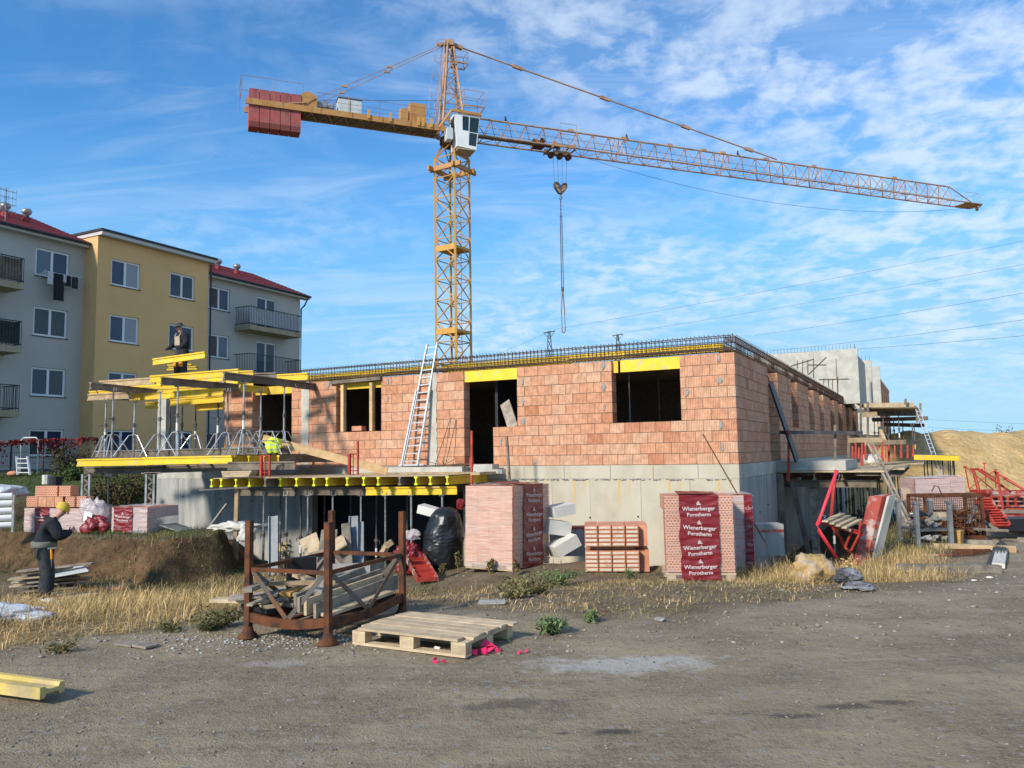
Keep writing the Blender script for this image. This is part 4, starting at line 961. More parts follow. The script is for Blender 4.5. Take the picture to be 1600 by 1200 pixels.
def hb():
    hgt = .72; w = .46; bands = []
    out = [(-w, .0), (-w + .02, .14), (-w + .16, .20), (-.14, .14), (-.04, .0), (.04, .0), (.14, .14), (w - .16, .20), (w - .02, .14), (w, .0), (w - .02, -.16), (.13, -.56), (-.13, -.56), (-w + .02, -.16)]
    m = MB(); k = len(out); m.add([J(sT + a, -.11, zh + b) for a, b in out] + [J(sT + a, .11, zh + b) for a, b in out], [tuple(range(k)), tuple(range(2 * k - 1, k - 1, -1))] + [((j + 1) % k, j, k + j, k + (j + 1) % k) for j in range(k)])
    h = m.build('hook_block', M['darksteel'], crn)
    for q in ([(-.36, .10), (-.18, -.12), (-.27, -.22), (-.44, -.0)], [(-.20, -.22), (-.02, -.46), (-.10, -.54), (-.28, -.32)], [(.36, .10), (.12, .02 - .12), (.02, -.24), (.40, -.0)], [(.08, -.26), (.30, -.10), (.38, -.2), (.02, -.44)]):
        m = MB(); m.hexa([J(sT + a, -.112, zh + b) for a, b in q] + [J(sT + a, -.124, zh + b) for a, b in q]); m.build('warning_stripe', M['jibpaint'], h)
    for s in (-.3, .3): MB().tube(J(sT + s, -.13, zh + .08), J(sT + s, .13, zh + .08), .10, 12).build('sheave', M['rust'], h)
    hk = [J(sT + .10 * math.sin(a), 0, zh - .82 + .10 * math.cos(a)) for a in np.linspace(0, 4.6, 10)]
    MB().tube(J(sT, 0, zh - .55), J(sT, 0, zh - .74), .04, 8).path(hk, .032, 6).build('hook', M['darksteel'], h)
hb()
sl = root('lifting_sling', J(sT, 0, zh - .9), 'long chain and textile sling hanging empty from the crane hook', 'lifting sling')
zl = PY(875, 519, Yh).z; m = MB()
for i in range(9): z = zh - .95 - i * .13; m.box(J(sT, 0, z), (.07 if i % 2 else .03, .03 if i % 2 else .07, .12), R=RJ)
m.build('chain', M['darksteel'], sl)
m = MB(); zm = PY(875, 455, Yh).z
for s in (-.05, .05): m.tube(J(sT + s, 0, zh - 2.0), J(sT + s * 1.3, 0, zm), .03, 5)
m.tube(J(sT, 0, zm), J(sT, 0, zm + .25), .09, 6); m.build('hanging_strap', M['cable'], sl)
m = MB(); m.path([J(sT - .03, 0, zm), J(sT - .12, 0, (zm + zl) / 2), J(sT - .08, 0, zl), J(sT + .05, 0, zl - .05), J(sT + .13, 0, zl + .1), J(sT + .10, 0, (zm + zl) / 2), J(sT + .03, 0, zm)], .04, 6); m.build('sling_loop', M['sling'], sl)
# messenger cable sagging under the jib
m = MB(); m.path([J(sT + 2, 0, ZJ - .3).lerp(J(JL - 1, 0, ZJ - .2), t) - ZZ * (4 * 1.55 * t * (1 - t)) for t in np.linspace(0, 1, 24)], .013, 4); m.build('sagging_rope', M['cable'], crn)
# pigeons on the top chord
for s, lab in ((3.6, 'small dark bird perched on the jib nearest the cab'), (12.4, 'small dark bird perched on the jib just right of the trolley'), (21.5, 'small dark bird perched on the jib left of the pendant joint')):
    m = MB(); c_ = J(s, 0, zt_ + .06)
    prof = [(.02, 0), (.06, .05), (.075, .14), (.06, .22), (.045, .27), (.05, .31), (.02, .35)]
    m.lathe(prof, c_, 8); m.bar(c_ + JD * .08 + ZZ * .06, c_ + JD * .24 - ZZ * .03, .05, .03); m.tube(c_ + ZZ * .31 - JD * .03, c_ + ZZ * .30 - JD * .10, .012, 4); m.build('bird', M['bird'], smooth=True, label=lab, cat='bird')
# ------------------------------------------------------------------ formwork beams, props, decks
H20 = [(-.04, -.10), (.04, -.10), (.04, -.06), (.014, -.05), (.014, .05), (.04, .06), (.04, .10), (-.04, .10), (-.04, .06), (-.014, .05), (-.014, -.05), (-.04, -.06)]
def beam(p0, p1, mt, label, group=None, caps=None, name='formwork_beam', cat='beam', parent=None):
    """timber I-beam; p0, p1 are the ends of its centre line"""
    b = MB(); b.ext(H20, p0, p1)
    d = (Vector(p1) - Vector(p0)).normalized()
    o = b.build(name, mt, parent, origin=(Vector(p0) + Vector(p1)) / 2, label=label, cat=None if parent else cat, group=group)
    if caps:
        for p, s in ((Vector(p0), -1), (Vector(p1), 1)):
            MB().ext([(x * 1.03, y * 1.01) for x, y in H20], p + d * s * .001, p + d * s * .012).build('end_cap', caps, o)
    return o
def plank(p0, p1, w, t, mt, label=None, group=None, name='plank', cat='plank', up=ZZ, parent=None):
    return MB().bar(p0, p1, w, t, up).build(name, mt, parent, origin=(Vector(p0) + Vector(p1)) / 2, label=label, cat=cat if label else None, group=group)
def prop(x, y, z0, z1, label, group, mt='galv', yaw=0, low=.58, tag_=True):
    """telescopic steel prop"""
    r = root('steel_prop', Vector((x, y, z0)), label, 'prop', group); c_ = Vector((x, y, 0)); H_ = z1 - z0; zm = z0 + H_ * low
    a = random.uniform(0, 3) + yaw; dx = Vector((math.cos(a), math.sin(a), 0)); dy = Vector((-dx.y, dx.x, 0))
    MB().tube(c_ + ZZ * (z0 + .008), c_ + ZZ * zm, .030, 9).build('outer_tube', M[mt], r, smooth=False)
    MB().tube(c_ + ZZ * zm, c_ + ZZ * (z1 - .008), .0235, 9).build('inner_tube', M[mt], r)
    MB().bar(c_ - dx * .06 + ZZ * (z0 + .004), c_ + dx * .06 + ZZ * (z0 + .004), .12, .008).build('base_plate', M[mt], r)
    h = MB().bar(c_ - dx * .06 + ZZ * (z1 - .004), c_ + dx * .06 + ZZ * (z1 - .004), .12, .008)
    for sx, sy in ((1, 1), (1, -1), (-1, 1), (-1, -1)): h.bar(c_ + dx * .05 * sx + dy * .05 * sy + ZZ * (z1 - .004), c_ + dx * .05 * sx + dy * .05 * sy + ZZ * (z1 + .10), .012, .012, up=dx)
    h.build('head_plate', M[mt], r)
    k = MB(); k.tube(c_ + ZZ * (zm - .06), c_ + ZZ * (zm + .05), .045, 9); k.tube(c_ + ZZ * zm - dx * .17, c_ + ZZ * (zm - .01) + dx * .12, .011, 5); k.tube(c_ + ZZ * zm - dx * .17, c_ + ZZ * (zm - .09) - dx * .17, .011, 5); k.build('adjusting_nut', M['darksteel'], r)
    if tag_ and random.random() < .55: MB().tube(c_ + ZZ * (zm - .42), c_ + ZZ * (zm - .2), .0315, 9, caps=False).build('sticker', M['white' if random.random() < .7 else 'yellow2'], r)
    return r
def tripod(x, y, z0, label, group, yaw=0, h=.62, sp=.55):
    r = root('prop_tripod', Vector((x, y, z0)), label, 'tripod', group); c_ = Vector((x, y, z0))
    MB().lathe([(.045, h - .06), (.05, h - .03), (.05, h + .03), (.045, h + .05)], c_, 9).build('clamp', M['darksteel'], r)
    for k in range(3):
        a = yaw + k * 2.094; d = Vector((math.cos(a), math.sin(a), 0))
        MB().path([c_ + d * .05 + ZZ * (h + .02), c_ + d * .14 + ZZ * h, c_ + d * (sp - .03) + ZZ * .05, c_ + d * sp + ZZ * .012], .014, 6).tube(c_ + d * .06 + ZZ * .18, c_ + d * (sp * .72) + ZZ * .185, .008, 5).build('leg', M['alu'], r)
    return r
# --- lower deck of the left wing
ZL = 1.76
A0 = PY(122, 717.5, 22.3); A1 = PY(236, 715, 21.35); A2 = PY(227, 714.5, 21.3); A3 = PY(365, 711.5, 20.25)
beam(A0 - ZZ * .1, A1 - ZZ * .1, M['yellow'], 'left of the two long bright yellow beams along the edge of the lower deck', caps=M['yellow2'])
beam(A2 - ZZ * .1 - V * .05, A3 - ZZ * .1 - V * .05, M['yellow'], 'right of the two long bright yellow beams along the edge of the lower deck', caps=M['yellow2'])
uL, vL = uv(A0); uR, vR = uv(A3)
dk = root('lower_deck', W((uL + uR) / 2, -1.5, 1.3), 'timber shuttering deck of the left wing carried on dark beams', 'deck')
MB().add([A0 + V * .1 + ZZ * .0 - U * .0, A3 + V * .1, W(uR - 1.2, -.5, A3.z), W(uL - .4, -.5, A0.z)] + [p + ZZ * .02 for p in (A0 + V * .1, A3 + V * .1, W(uR - 1.2, -.5, A3.z), W(uL - .4, -.5, A0.z))], [(3, 2, 1, 0), (4, 5, 6, 7), (0, 1, 5, 4), (1, 2, 6, 5), (2, 3, 7, 6), (3, 0, 4, 7)]).build('deck_board', M['ply'], dk)
for i in range(7):
    t = (i + .5) / 7; p = A0.lerp(A3, t) - ZZ * .1 + V * .2; beam(p, p + V * 2.9, M['greybeam' if i % 3 else 'yellow2'], None, parent=dk, name='joist')
G0 = PY(115, 735, 22.5); G1_ = PY(218, 735, 21.6); G2_ = PY(220, 734, 21.5); G3_ = PY(356, 730, 20.5)
g_ = 'dark beams carrying the lower deck'
beam(G0 + V * .35 - ZZ * .0, G1_ + V * .35, M['greybeam'], 'left dark beam under the yellow beams, resting on the left perforated post', g_)
beam(G2_ + V * .35, G3_ + V * .35, M['greybeam'], 'right dark beam under the yellow beams, ending near the middle of the wing', g_)
beam(G0 + V * 2.4, G3_ + V * 2.4, M['greybeam'], 'dark beam in the shade at the back of the lower deck', g_)
# perforated steel posts
def post(px_, ytop, ybot, Y, lab):
    b = PY(px_, ybot, Y); t = PY(px_, ytop, Y); b.z = min(b.z, gz(b.x, b.y)) - .05
    r = root('perforated_post', b, lab, 'post', 'tall perforated steel posts under the left wing')
    for s in (-.10, .10):
        m = MB(); m.bar(Vector((b.x + s, b.y, b.z)), Vector((b.x + s, b.y, t.z)), .05, .12, up=Vector((0, 1, 0))); m.build('channel', M['galv'], r)
    m = MB(); n = int((t.z - b.z) / .25)
    for i in range(n): z = b.z + .15 + i * .25; m.bar(Vector((b.x - .07, b.y - .03, z)), Vector((b.x + .07, b.y - .03, z + .12)), .02, .05); m.bar(Vector((b.x + .07, b.y - .03, z + .12)), Vector((b.x - .07, b.y - .03, z + .24)), .02, .05)
    m.build('zigzag_web', M['greybeam'], r)
post(134, 741, 797, 22.6, 'perforated steel post standing behind the wrapped block pallet, left of the two')
post(234, 741, 827, 20.6, 'perforated steel post in front of the bare concrete wall, right of the two')
for i in range(4): plank(PY(222 + 3 * i, 739.5 + i * .8, 20.7), PY(252 - 3 * i, 738.5 + i * .8, 20.7), .12, .03, M['woodold'], ('topmost', 'second', 'third', 'lowest')[i] + ' of the short boards packed on top of the right perforated post', 'packing boards')
# beams lying along the back of the lower deck
for i, (x0, x1, yy, Y) in enumerate(((150, 248, 706, 24.2), (245, 345, 706, 23.0), (347, 452, 704, 21.6))):
    p0 = PY(x0, yy, Y + (-.0)); p1 = PY(x1, yy - 1, Y - .8); z = ZL + .13; p0.z = z; p1.z = z
    beam(p0, p1, M['greybeam'], 'dark timber beam lying on the lower deck, %s from the left' % ORD[i], 'beams lying on the lower deck')
for i in range(4):
    p = PY(366 + 23 * i, 716, 20.3 - .05 * i); p.z = ZL - .1; beam(p, p + V * 2.2, M['yellow2' if i < 3 else 'greybeam'], '%s of the short joists seen end-on under the hi-vis jacket, from the left' % ORD[i], 'short joists at the right end of the lower deck', caps=M['yellow'])
p0 = PY(357, 728, 19.9); p1 = PY(462, 727, 19.3); beam(p0, p1, M['greybeam'], 'dark beam under the short joists above the work platform')
for i in range(3): plank(PY(351 + i, 737.5 + i * 3.2, 19.8), PY(398 - i * 2, 736.5 + i * 3.2, 19.4), .22, .045, M['palletwood'], ('upper', 'middle', 'lower')[i] + ' of the thick boards stacked at the left end of the work platform', 'boards stacked on the work platform')
plank(PY(311, 766, 19.2), PY(390, 761, 19.6), .10, .03, M['woodold'], 'thin board sticking out left of the work platform')
# --- upper deck
ZG = 3.85
gl_ = 'grey girders holding up the upper deck'
def gird(x0, y0, x1, y1, lab, mt='greybeam'):
    p0 = PZ(x0, y0, ZG); p1 = PZ(x1, y1, ZG); p0.z = p1.z = ZG - .1; return beam(p0, p1, M[mt], lab, gl_), p0, p1
_, ga, gb = gird(141, 597, 245, 608, 'grey girder at the left edge of the upper deck')
_, gc, gd = gird(252, 589, 372, 600, 'grey girder at the middle of the upper deck')
_, ge, gf_ = gird(350, 581, 461, 594.5, 'grey girder at the right of the upper deck, below the jacket')
for i, (a, b) in enumerate(((ga, gb), (gc, gd), (ge, gf_))):
    d = (b - a).normalized(); beam(b + d * .15 + U * .09, b + d * 2.3 + U * .09, M['yellow2' if i == 1 else 'greybeam'], 'rear girder behind the %s front girder of the upper deck' % ('left', 'middle', 'right')[i], gl_)
jg = 'joists lying across the upper deck'
def joist(x0, y0, x1, y1, mt, lab, z=ZG + .2, caps=None):
    p0 = PZ(x0, y0, z); p1 = PZ(x1, y1, z); p0.z = p1.z = z - .1; return beam(p0, p1, M[mt], lab, jg, caps=caps)
joist(156, 595, 243, 589.5, 'wood', 'raw timber joist at the front left of the upper deck')
joist(236, 587, 373, 576, 'yellow', 'longest bright yellow joist along the front of the upper deck', caps=M['yellow2'])
joist(184, 597.5, 253, 593.3, 'yellow', 'thin looking yellow joist just behind the raw timber one')
joist(216, 601, 273, 599.5, 'yellow', 'yellow joist lowest in view between the left and middle girders')
joist(290, 589, 350, 584.5, 'yellow', 'yellow joist between the middle and right girders, nearest one')
joist(312, 591, 352, 588, 'wood', 'pale timber joist between the middle and right girders')
joist(333, 593.5, 372, 590.5, 'yellow', 'yellow joist behind the pale one near the right girder')
joist(340, 597, 372, 594.5, 'yellow', 'rearmost yellow joist near the right girder')
joist(372, 579.5, 396, 578.5, 'yellow', 'short yellow joist end sticking out beside the right girder')
joist(390, 583, 432, 582, 'greybeam', 'grey round-ended timber lying right of the yellow joists')
joist(362, 597.5, 396, 596, 'yellow2', 'weathered yellow joist under the right girder')
for i, (x0, y0, x1, y1, mt) in enumerate(((140, 611, 152, 611, 'yellow2'), (154, 610, 180, 610, 'yellow2'), (138, 616, 204, 612.5, 'wood'), (204, 616, 349, 607, 'yellow2'), (262, 612, 349, 606.5, 'yellow2'), (228, 628.5, 246, 628, 'yellow2'), (267, 624, 350, 618, 'yellow'), (306, 632, 350, 629, 'yellow2'), (246, 607, 347, 601, 'yellow2'))):
    p0 = PY(x0, y0 + 5, 24.6 - .25 * (i % 4)); p1 = PY(x1, y1 + 5, p0.y - .014 * (x1 - x0)); beam(p0, p1, M[mt], '%s of the yellow and timber beams hanging in the shade under the upper deck' % ORD[i], 'beams in the shade under the upper deck')
p0 = PZ(431, 585, ZG + .2); p1 = PZ(481, 582.5, ZG + .2); beam(p0 - ZZ * .1, p1 - ZZ * .1, M['yellow'], 'yellow beam pushed against the left end of the stirrup cages', caps=M['yellow2'])
for i, (x, y) in enumerate(((263, 578), (266, 574.5), (264, 571))):
    p = PY(x, y, 25.2); plank(p, p + Vector((1.0 - .1 * i, -.1, 0)), .2, .05, M['yellow2'], ('lowest', 'middle', 'upper')[i] + ' of the short boards stacked behind the man on the upper deck', 'boards stacked behind the man')
# props under the upper deck (front row, back rows) with their tripods
pg = 'steel props standing on the lower deck'; tg = 'folding tripods holding the deck props'
front = [(175, 'first'), (276, 'second'), (380, 'third'), (443.5, 'fourth')]
for (x, n_), (a, b), t in zip(front, ((ga, gb), (gc, gd), (ge, gf_), (ge, gf_)), (.25, .20, .28, .88)):
    q = a.lerp(b, t); Y = q.y; p = PY(x, 700, Y); prop(p.x, p.y, ZL + .02, ZG - .2, 'front row steel prop under the upper deck, %s from the left' % n_, pg)
    tripod(p.x, p.y, ZL + .02, 'tripod around the foot of the front row prop that is %s from the left' % n_, tg, yaw=1.2 + .5 * x)
for i, (x, Y, tp) in enumerate(((164, 23.6, 1), (209, 23.2, 1), (249, 22.6, 1), (265, 25.2, 0), (284, 24.8, 0), (305, 24.0, 1), (340, 23.3, 1), (355, 22.2, 1), (407, 21.6, 1))):
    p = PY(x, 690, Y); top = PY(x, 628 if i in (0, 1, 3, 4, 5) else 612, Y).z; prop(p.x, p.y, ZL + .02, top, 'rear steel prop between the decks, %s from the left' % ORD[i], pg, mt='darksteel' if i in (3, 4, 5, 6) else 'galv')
    if tp: tripod(p.x, p.y, ZL + .02, 'tripod around the foot of the rear prop that is %s from the left' % ORD[i], tg, yaw=x)
# low tubular trestles at the right of the lower deck
for k, (x0, x1, Y) in enumerate(((352, 402, 21.0), (397, 440, 20.4))):
    m = MB(); a = PY(x0, 700, Y); b = PY(x1, 697, Y - .4); a.z = b.z = ZL + .02; d = (b - a)
    for s in (0, .35):
        o_ = V * s; m.path([a + o_, a + d * .33 + o_ + ZZ * .58, a + d * .66 + o_ + ZZ * .58, b + o_], .017, 6); m.tube(a + d * .2 + o_ + ZZ * .35, a + d * .8 + o_ + ZZ * .35, .013, 5)
    m.tube(a + d * .33 + ZZ * .58, a + d * .33 + ZZ * .58 + V * .35, .013, 5); m.tube(a + d * .66 + ZZ * .58, a + d * .66 + ZZ * .58 + V * .35, .013, 5)
    m.build('trestle', M['galv'], label='grey tubular trestle on the lower deck, %s' % ('left one beside the block pier', 'right one behind the jacket')[k], cat='trestle')

# --- work platform before the ground floor
ends = [331, 346, 369, 390, 414, 438, 463.5, 490.7, 511, 542.7, 568.5, 591, 624, 650, 672.5, 699]
jp = []
for i, x in enumerate(ends):
    y = 748.5 + (744 - 748.5) * (x - 331) / 369; p = PZ(x, y, 1.2); u_, v_ = uv(p); jp.append(p)
    q = W(u_, -.40, 0) if i < len(ends) - 1 else W(u_, -.05, 0); a = Vector((p.x, p.y, 1.1)); b = Vector((q.x, q.y, 1.1))
    o = beam(a, b, M['greybeam' if i in (4, 12) else 'yellow2'], '%s joist seen end-on under the work platform, counted from the left' % ORD[i] if i not in (4, 12) else '%s grey joist among the yellow ones under the work platform' % ('left', 'right')[i == 12], 'joists under the work platform')
    if i not in (4, 12): MB().ext([(x_ * 1.08, y_ * 1.01) for x_, y_ in H20], a - V * .014, a - V * .001).build('end_cap', M['lime'], o)
sheet_ = MB(); f0 = [p + V * .04 for p in jp]
vs = []
for p in f0: vs += [Vector((p.x, p.y, 1.203)), Vector((p.x, p.y, 1.222))]
us = [uv(p)[0] for p in jp]
for u_ in us: vs += [W(u_, -.36, 1.203), W(u_, -.36, 1.222)]
n = len(jp); fs = []
for i in range(n - 1):
    fs += [(2 * i + 1, 2 * i + 3, 2 * n + 2 * i + 3, 2 * n + 2 * i + 1), (2 * i, 2 * n + 2 * i, 2 * n + 2 * i + 2, 2 * i + 2), (2 * i, 2 * i + 2, 2 * i + 3, 2 * i + 1)]
sheet_.add(vs, fs).build('platform_boards', M['palletwood'], label='thin board covering of the work platform before the block wall', cat='platform')
MB().uvbox(6.9, 12.34, -.36, -.004, 1.1, 1.392).build('slab_ledge', M['conc2'], bld)
def primary(x0, y0, x1, y1, mt, lab, dv=.25):
    f = lambda x: jp[0].lerp(jp[-1], (x - 331) / 369.0).y + dv + .2
    beam(PY(x0, y0, f(x0)), PY(x1, y1, f(x1)), M[mt], lab, 'main beams under the work platform')
primary(368, 768, 462, 768.5, 'greybeam', 'short grey main beam at the left under the work platform'); primary(412, 767.5, 585, 767, 'greybeam', 'long grey main beam under the middle of the work platform', .34); primary(572, 767.5, 714, 766, 'yellow', 'bright yellow main beam under the right half of the work platform', .24)
u0_, u1_ = us[0], us[-1]; beam(W(u0_ - .6, -.9, .9), W(u1_ - .2, -.9, .9), M['greybeam'], 'grey main beam near the wall under the work platform', 'main beams under the work platform')
sg = 'steel props under the work platform'
for i, x in enumerate((412, 447.5, 481, 520, 564, 602, 642.5, 691)):
    Y = jp[0].lerp(jp[-1], (x - 331) / 369.0).y + .45; p = PY(x, 800, Y); prop(p.x, p.y, gz(p.x, p.y), PY(x, 774, Y).z, 'front prop under the work platform, %s from the left' % ORD[i], sg, low=.42)
for i, x in enumerate((438, 470, 507, 548, 588, 636)):
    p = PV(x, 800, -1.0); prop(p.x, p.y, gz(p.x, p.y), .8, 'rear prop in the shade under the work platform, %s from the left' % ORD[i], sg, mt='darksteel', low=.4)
a = PY(371, 768, 19.6); MB().bar(Vector((a.x - .03, a.y, gz(a.x, a.y) - .1)), Vector((a.x, a.y, PY(371, 764, 19.6).z)), .14, .09, up=Vector((1, 0, 0))).build('timber_post', M['wood'], label='squared timber post under the left end of the work platform', cat='post')
# red guard brackets, boards and stakes on the platform
def guard(x, y0, y1, Y, w, lab):
    b = PY(x, y1, Y); t = PY(x, y0, Y); r = root('guard_bracket', b, lab, 'guard bracket', 'red guard brackets on the work platform'); d = Vector((w, 0, 0)) - V * .0
    MB().bar(b, Vector((b.x, b.y, b.z + .5)), .06, .06, up=V).build('socket', M['redsteel'], r)
    MB().bar(b + d, Vector((b.x + w, b.y, t.z)), .04, .04, up=V).build('stanchion', M['redsteel'], r)
    MB().tube(b + d * .45, b + d * .45 + ZZ * .5, .014, 6).tube(b + ZZ * .5, b + d + ZZ * .5, .016, 6).tube(b + ZZ * .1, b + d + ZZ * .1, .014, 6).build('tie', M['redsteel'], r)
guard(408, 711, 745, 19.1, .20, 'red steel guard bracket under the hi-vis jacket'); guard(546, 689, 742, 19.3, .20, 'red steel guard bracket left of the ladder')
b = PY(737, 745, 19.0); MB().bar(b - ZZ * .3, PY(737, 673, 19.0), .045, .045, up=V).bar(b + ZZ * .25, b + ZZ * .45, .07, .07, up=V).build('guard_post', M['redsteel'], label='thin red guard post before the doorway', cat='post')
b = PY(796, 744, 19.2); MB().bar(b - ZZ * .1, PY(792, 682, 19.2), .045, .06, up=V).build('guard_post', M['greybeam'], label='brown guard post before the low block wall right of the doorway', cat='post')
plank(PY(411, 685, 20.6), PY(605, 736.5, 20.3), .05, .20, M['woodnew'], 'long pale plank sloping down across the block wall under the left window', name='plank')
plank(PZ(560, 740.5, 1.25), PZ(742, 738.5, 1.25), .22, .05, M['wood'], 'long board lying on the work platform before the ladder')
plank(PZ(742, 740, 1.26), PZ(768, 738.5, 1.26), .25, .06, M['palletwood'], 'short thick board lying before the doorway')
plank(W(7.6, -.18, 1.42), W(9.9, -.2, 1.42), .12, .04, M['woodold'], 'dark board lying on the concrete ledge under the ladder')
MB().box(W(6.2, -.35, 1.34), (.55, .35, .22), R=RA).build('block', M['conc2'], label='grey concrete block on the platform under the low wall', cat='block')
MB().box(W(5.75, -.55, 1.27), (.35, .2, .06), R=RA, jit=.03).build('paper_scrap', M['paper'], label='crumpled white scrap at the right end of the work platform', cat='scrap')
m = MB()
for a_, b_ in (((704, 653), (680, 727)), ((713, 656), (697, 722))): m.tube(PV(*a_, -.02), PV(*b_, -.25), .009, 5)
m.build('rebar_rod', M['rebar'], label='two thin rods leaning on the wall right of the ladder', cat='rebar')
m = MB()
for i in range(9): m.tube(W(7.9 - .1 * i, -.3 + .02 * i, 1.42 + .006 * i), W(6.6 - .08 * i, -.12 - .02 * i, 1.43), .008, 5)
for i in range(5): m.tube(W(7.6, -.15, 1.42), W(7.2 + .2 * i, -.2, 1.6 - .02 * i), .007, 5)
m.build('rebar_bundle', M['rebar'], label='loose heap of reinforcing rods lying before the doorway', cat='rebar')
# hi-vis jacket hanging on the plank end
def jacket():
    r = root('safety_jacket', PY(428, 712, 20.2), 'crumpled yellow hi-vis jacket hung over the sloping plank', 'jacket')
    bm = bmesh.new(); bmesh.ops.create_icosphere(bm, subdivisions=4, radius=1)
    c_ = PY(427, 698, 20.25)
    for v in bm.verts:
        p = v.co.copy(); n_ = mnoise.noise(p * 2.1 + Vector((3, 1, 0))) * .35 + mnoise.noise(p * 5) * .12
        lobe = 1 - .35 * max(0, -p.z) * math.exp(-(p.x * 3.2) ** 2)
        v.co = Vector((p.x * .20 * (1 + .15 * p.z) * (1 + n_), p.y * .10 * (1 + n_), p.z * .235 * lobe * (1 + n_ * .5)))
    me = bpy.data.meshes.new('cloth'); bm.to_mesh(me); bm.free(); me.materials.append(M['hivis']); me.materials.append(M['reflect']); me.materials.append(M['cloth_grey'])
    for p in me.polygons:
        z = p.center.z; p.material_index = 1 if (-.09 < z < -.055 or .03 < z < .06) else (2 if z < -.16 else 0); p.use_smooth = True
    link('cloth', me, r, c_)
jacket()
# ladder
def ladder(b0, b1, t0, t1, n, lab, mt='alu', r_=.03, nm='ladder'):
    r = root(nm, (b0 + b1) / 2, lab, 'ladder')
    for p, q in ((b0, t0), (b1, t1)): MB().bar(p, q, .03, .075, up=V).build('rail', M[mt], r)
    for i in range(n): t = (i + .5) / n; MB().bar(b0.lerp(t0, t), b1.lerp(t1, t), .035, .03).build('rung', M[mt], r)
    return r
b0 = PV(630.5, 727, -.33); b1 = PV(652.5, 726, -.33); t0 = PV(668, 538, .12); t1 = PV(683.5, 536, .12)
lad = ladder(b0, b1, t0, t1, 16, 'aluminium extension ladder leaning on the block wall between window and doorway')
q0 = b0.lerp(t0, .0) + V * .05; ladd2 = [MB().bar(b.lerp(t, .0) - V * .05 - U * (.03 * s), b.lerp(t, .62) - V * .05 - U * (.03 * s), .03, .06, up=V).build('outer_rail', M['alu'], lad) for b, t, s in ((b0, t0, -1), (b1, t1, 1))]
MB().bar(b0 + U * .15, b1 - U * .2, .05, .05).build('foot_bar', M['alu'], lad)
# window and door formwork
wg = 'yellow edge beams closing the wall openings at the top'
MB().uvbox(5.47, 7.04, .04, .07, 3.60, 3.885).build('edge_board', M['yellow'], label='bright yellow board closing the top of the doorway', cat='board', group=wg)
MB().uvbox(1.25, 2.70, .04, .07, 3.60, 3.885).build('edge_board', M['yellow'], label='yellow board closing the top of the right window', cat='board', group=wg)
MB().uvbox(2.78, 2.91, .10, .13, 3.60, 3.885).build('edge_board', M['yellow2'], label='short yellow board in the top left corner of the right window', cat='board', group=wg)
MB().uvbox(9.73, 11.33, .12, .15, 3.62, 3.80).build('edge_board', M['yellow2'], label='yellow board behind the timber studs of the left window', cat='board', group=wg)
MB().uvbox(13.02, 14.6, .10, .13, 3.62, 3.86).build('edge_board', M['yellow2'], label='yellow board over the wide opening behind the jacket', cat='board', group=wg)
for (a, b_, s) in ((532, 541, 'left'), (577, 586, 'right')): p = PV(a, 672, .05); q = PV(b_, 672, .05); MB().bar(Vector(((p.x + q.x) / 2, (p.y + q.y) / 2, 2.40)), Vector(((p.x + q.x) / 2, (p.y + q.y) / 2, 3.76)), .10, .13, up=V).build('timber_stud', M['woodnew'], label='%s of the two timber studs standing in the left window' % s, cat='stud')
plank(W(11.5, -.03, 3.83), W(9.7, -.03, 3.86), .12, .10, M['greybeam'], 'grey timber header across the top of the left window')
m = MB().box(PV(561, 669.5, .12) + ZZ * .0, (.34, .22, .13), R=RA); m.build('clay_brick', M['redclay'], label='loose clay block lying on the sill of the left window', cat='brick')
for i, u_ in enumerate((.35, 4.2, 8.2, 11.1)): 
    e = min(u_ + 3.85, 13.0); beam(W(u_, .44 + .1 * (i % 2), 4.06), W(e, .44 + .1 * (i % 2), 4.06), M['yellow' if i != 3 else 'yellow2'], 'yellow joist lying behind the stirrup cages on the front wall, %s from the right' % ORD[i], 'joists behind the cages')
for i in range(8): beam(W(.44 + .1 * (i % 2), .6 + 4 * i, 4.06), W(.44 + .1 * (i % 2), 4.5 + 4 * i, 4.06), M['yellow2'], 'joist lying behind the stirrup cages on the side wall, %s from the corner' % ORD[i], 'joists behind the side cages')
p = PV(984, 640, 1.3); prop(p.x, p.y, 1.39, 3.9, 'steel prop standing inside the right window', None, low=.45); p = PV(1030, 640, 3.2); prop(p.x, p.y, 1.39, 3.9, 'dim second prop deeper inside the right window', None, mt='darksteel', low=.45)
p0 = PV(789, 630, .5); p1 = PV(802, 668, .22); MB().bar(p1, p0 + ZZ * .02, .30, .04, up=V).bar(p1 - U * .12, p0 - U * .12, .03, .08, up=V).build('board', M['woodold'], label='grey board leaning in the doorway beside the low wall', cat='board')
p0 = PV(1208, 560, .3)
# --- right side: balcony slab, its formwork, guard rails
MB().uvbox(-1.75, -.01, 4.9, 8.6, 1.125, 1.385).build('balcony_slab', M['conc2'], bld)
rd = root('side_platform', W(-1.3, 6.5, 1.1), 'shuttering platform on timber joists along the shaded side wall', 'platform')
MB().uvbox(-2.75, -.02, 4.8, 9.2, 1.075, 1.115).build('platform_board', M['palletwood'], rd)
for i, u_ in enumerate((-.25, -.95, -1.65, -2.6)): beam(W(u_, 4.9, .97), W(u_, 9.1, .97), M['greybeam'], None, parent=rd, name='joist')
for v_ in (5.25, 8.6): beam(W(-.1, v_, .765), W(-2.45, v_, .765), M['greybeam'], None, parent=rd, name='main_beam')
MB().bar(W(-.12, 4.75, -1.2), W(-.1, 4.75, 1.05), .16, .08, up=V).build('timber_post', M['greybeam'], label='timber post against the concrete corner of the shaded side', cat='post')
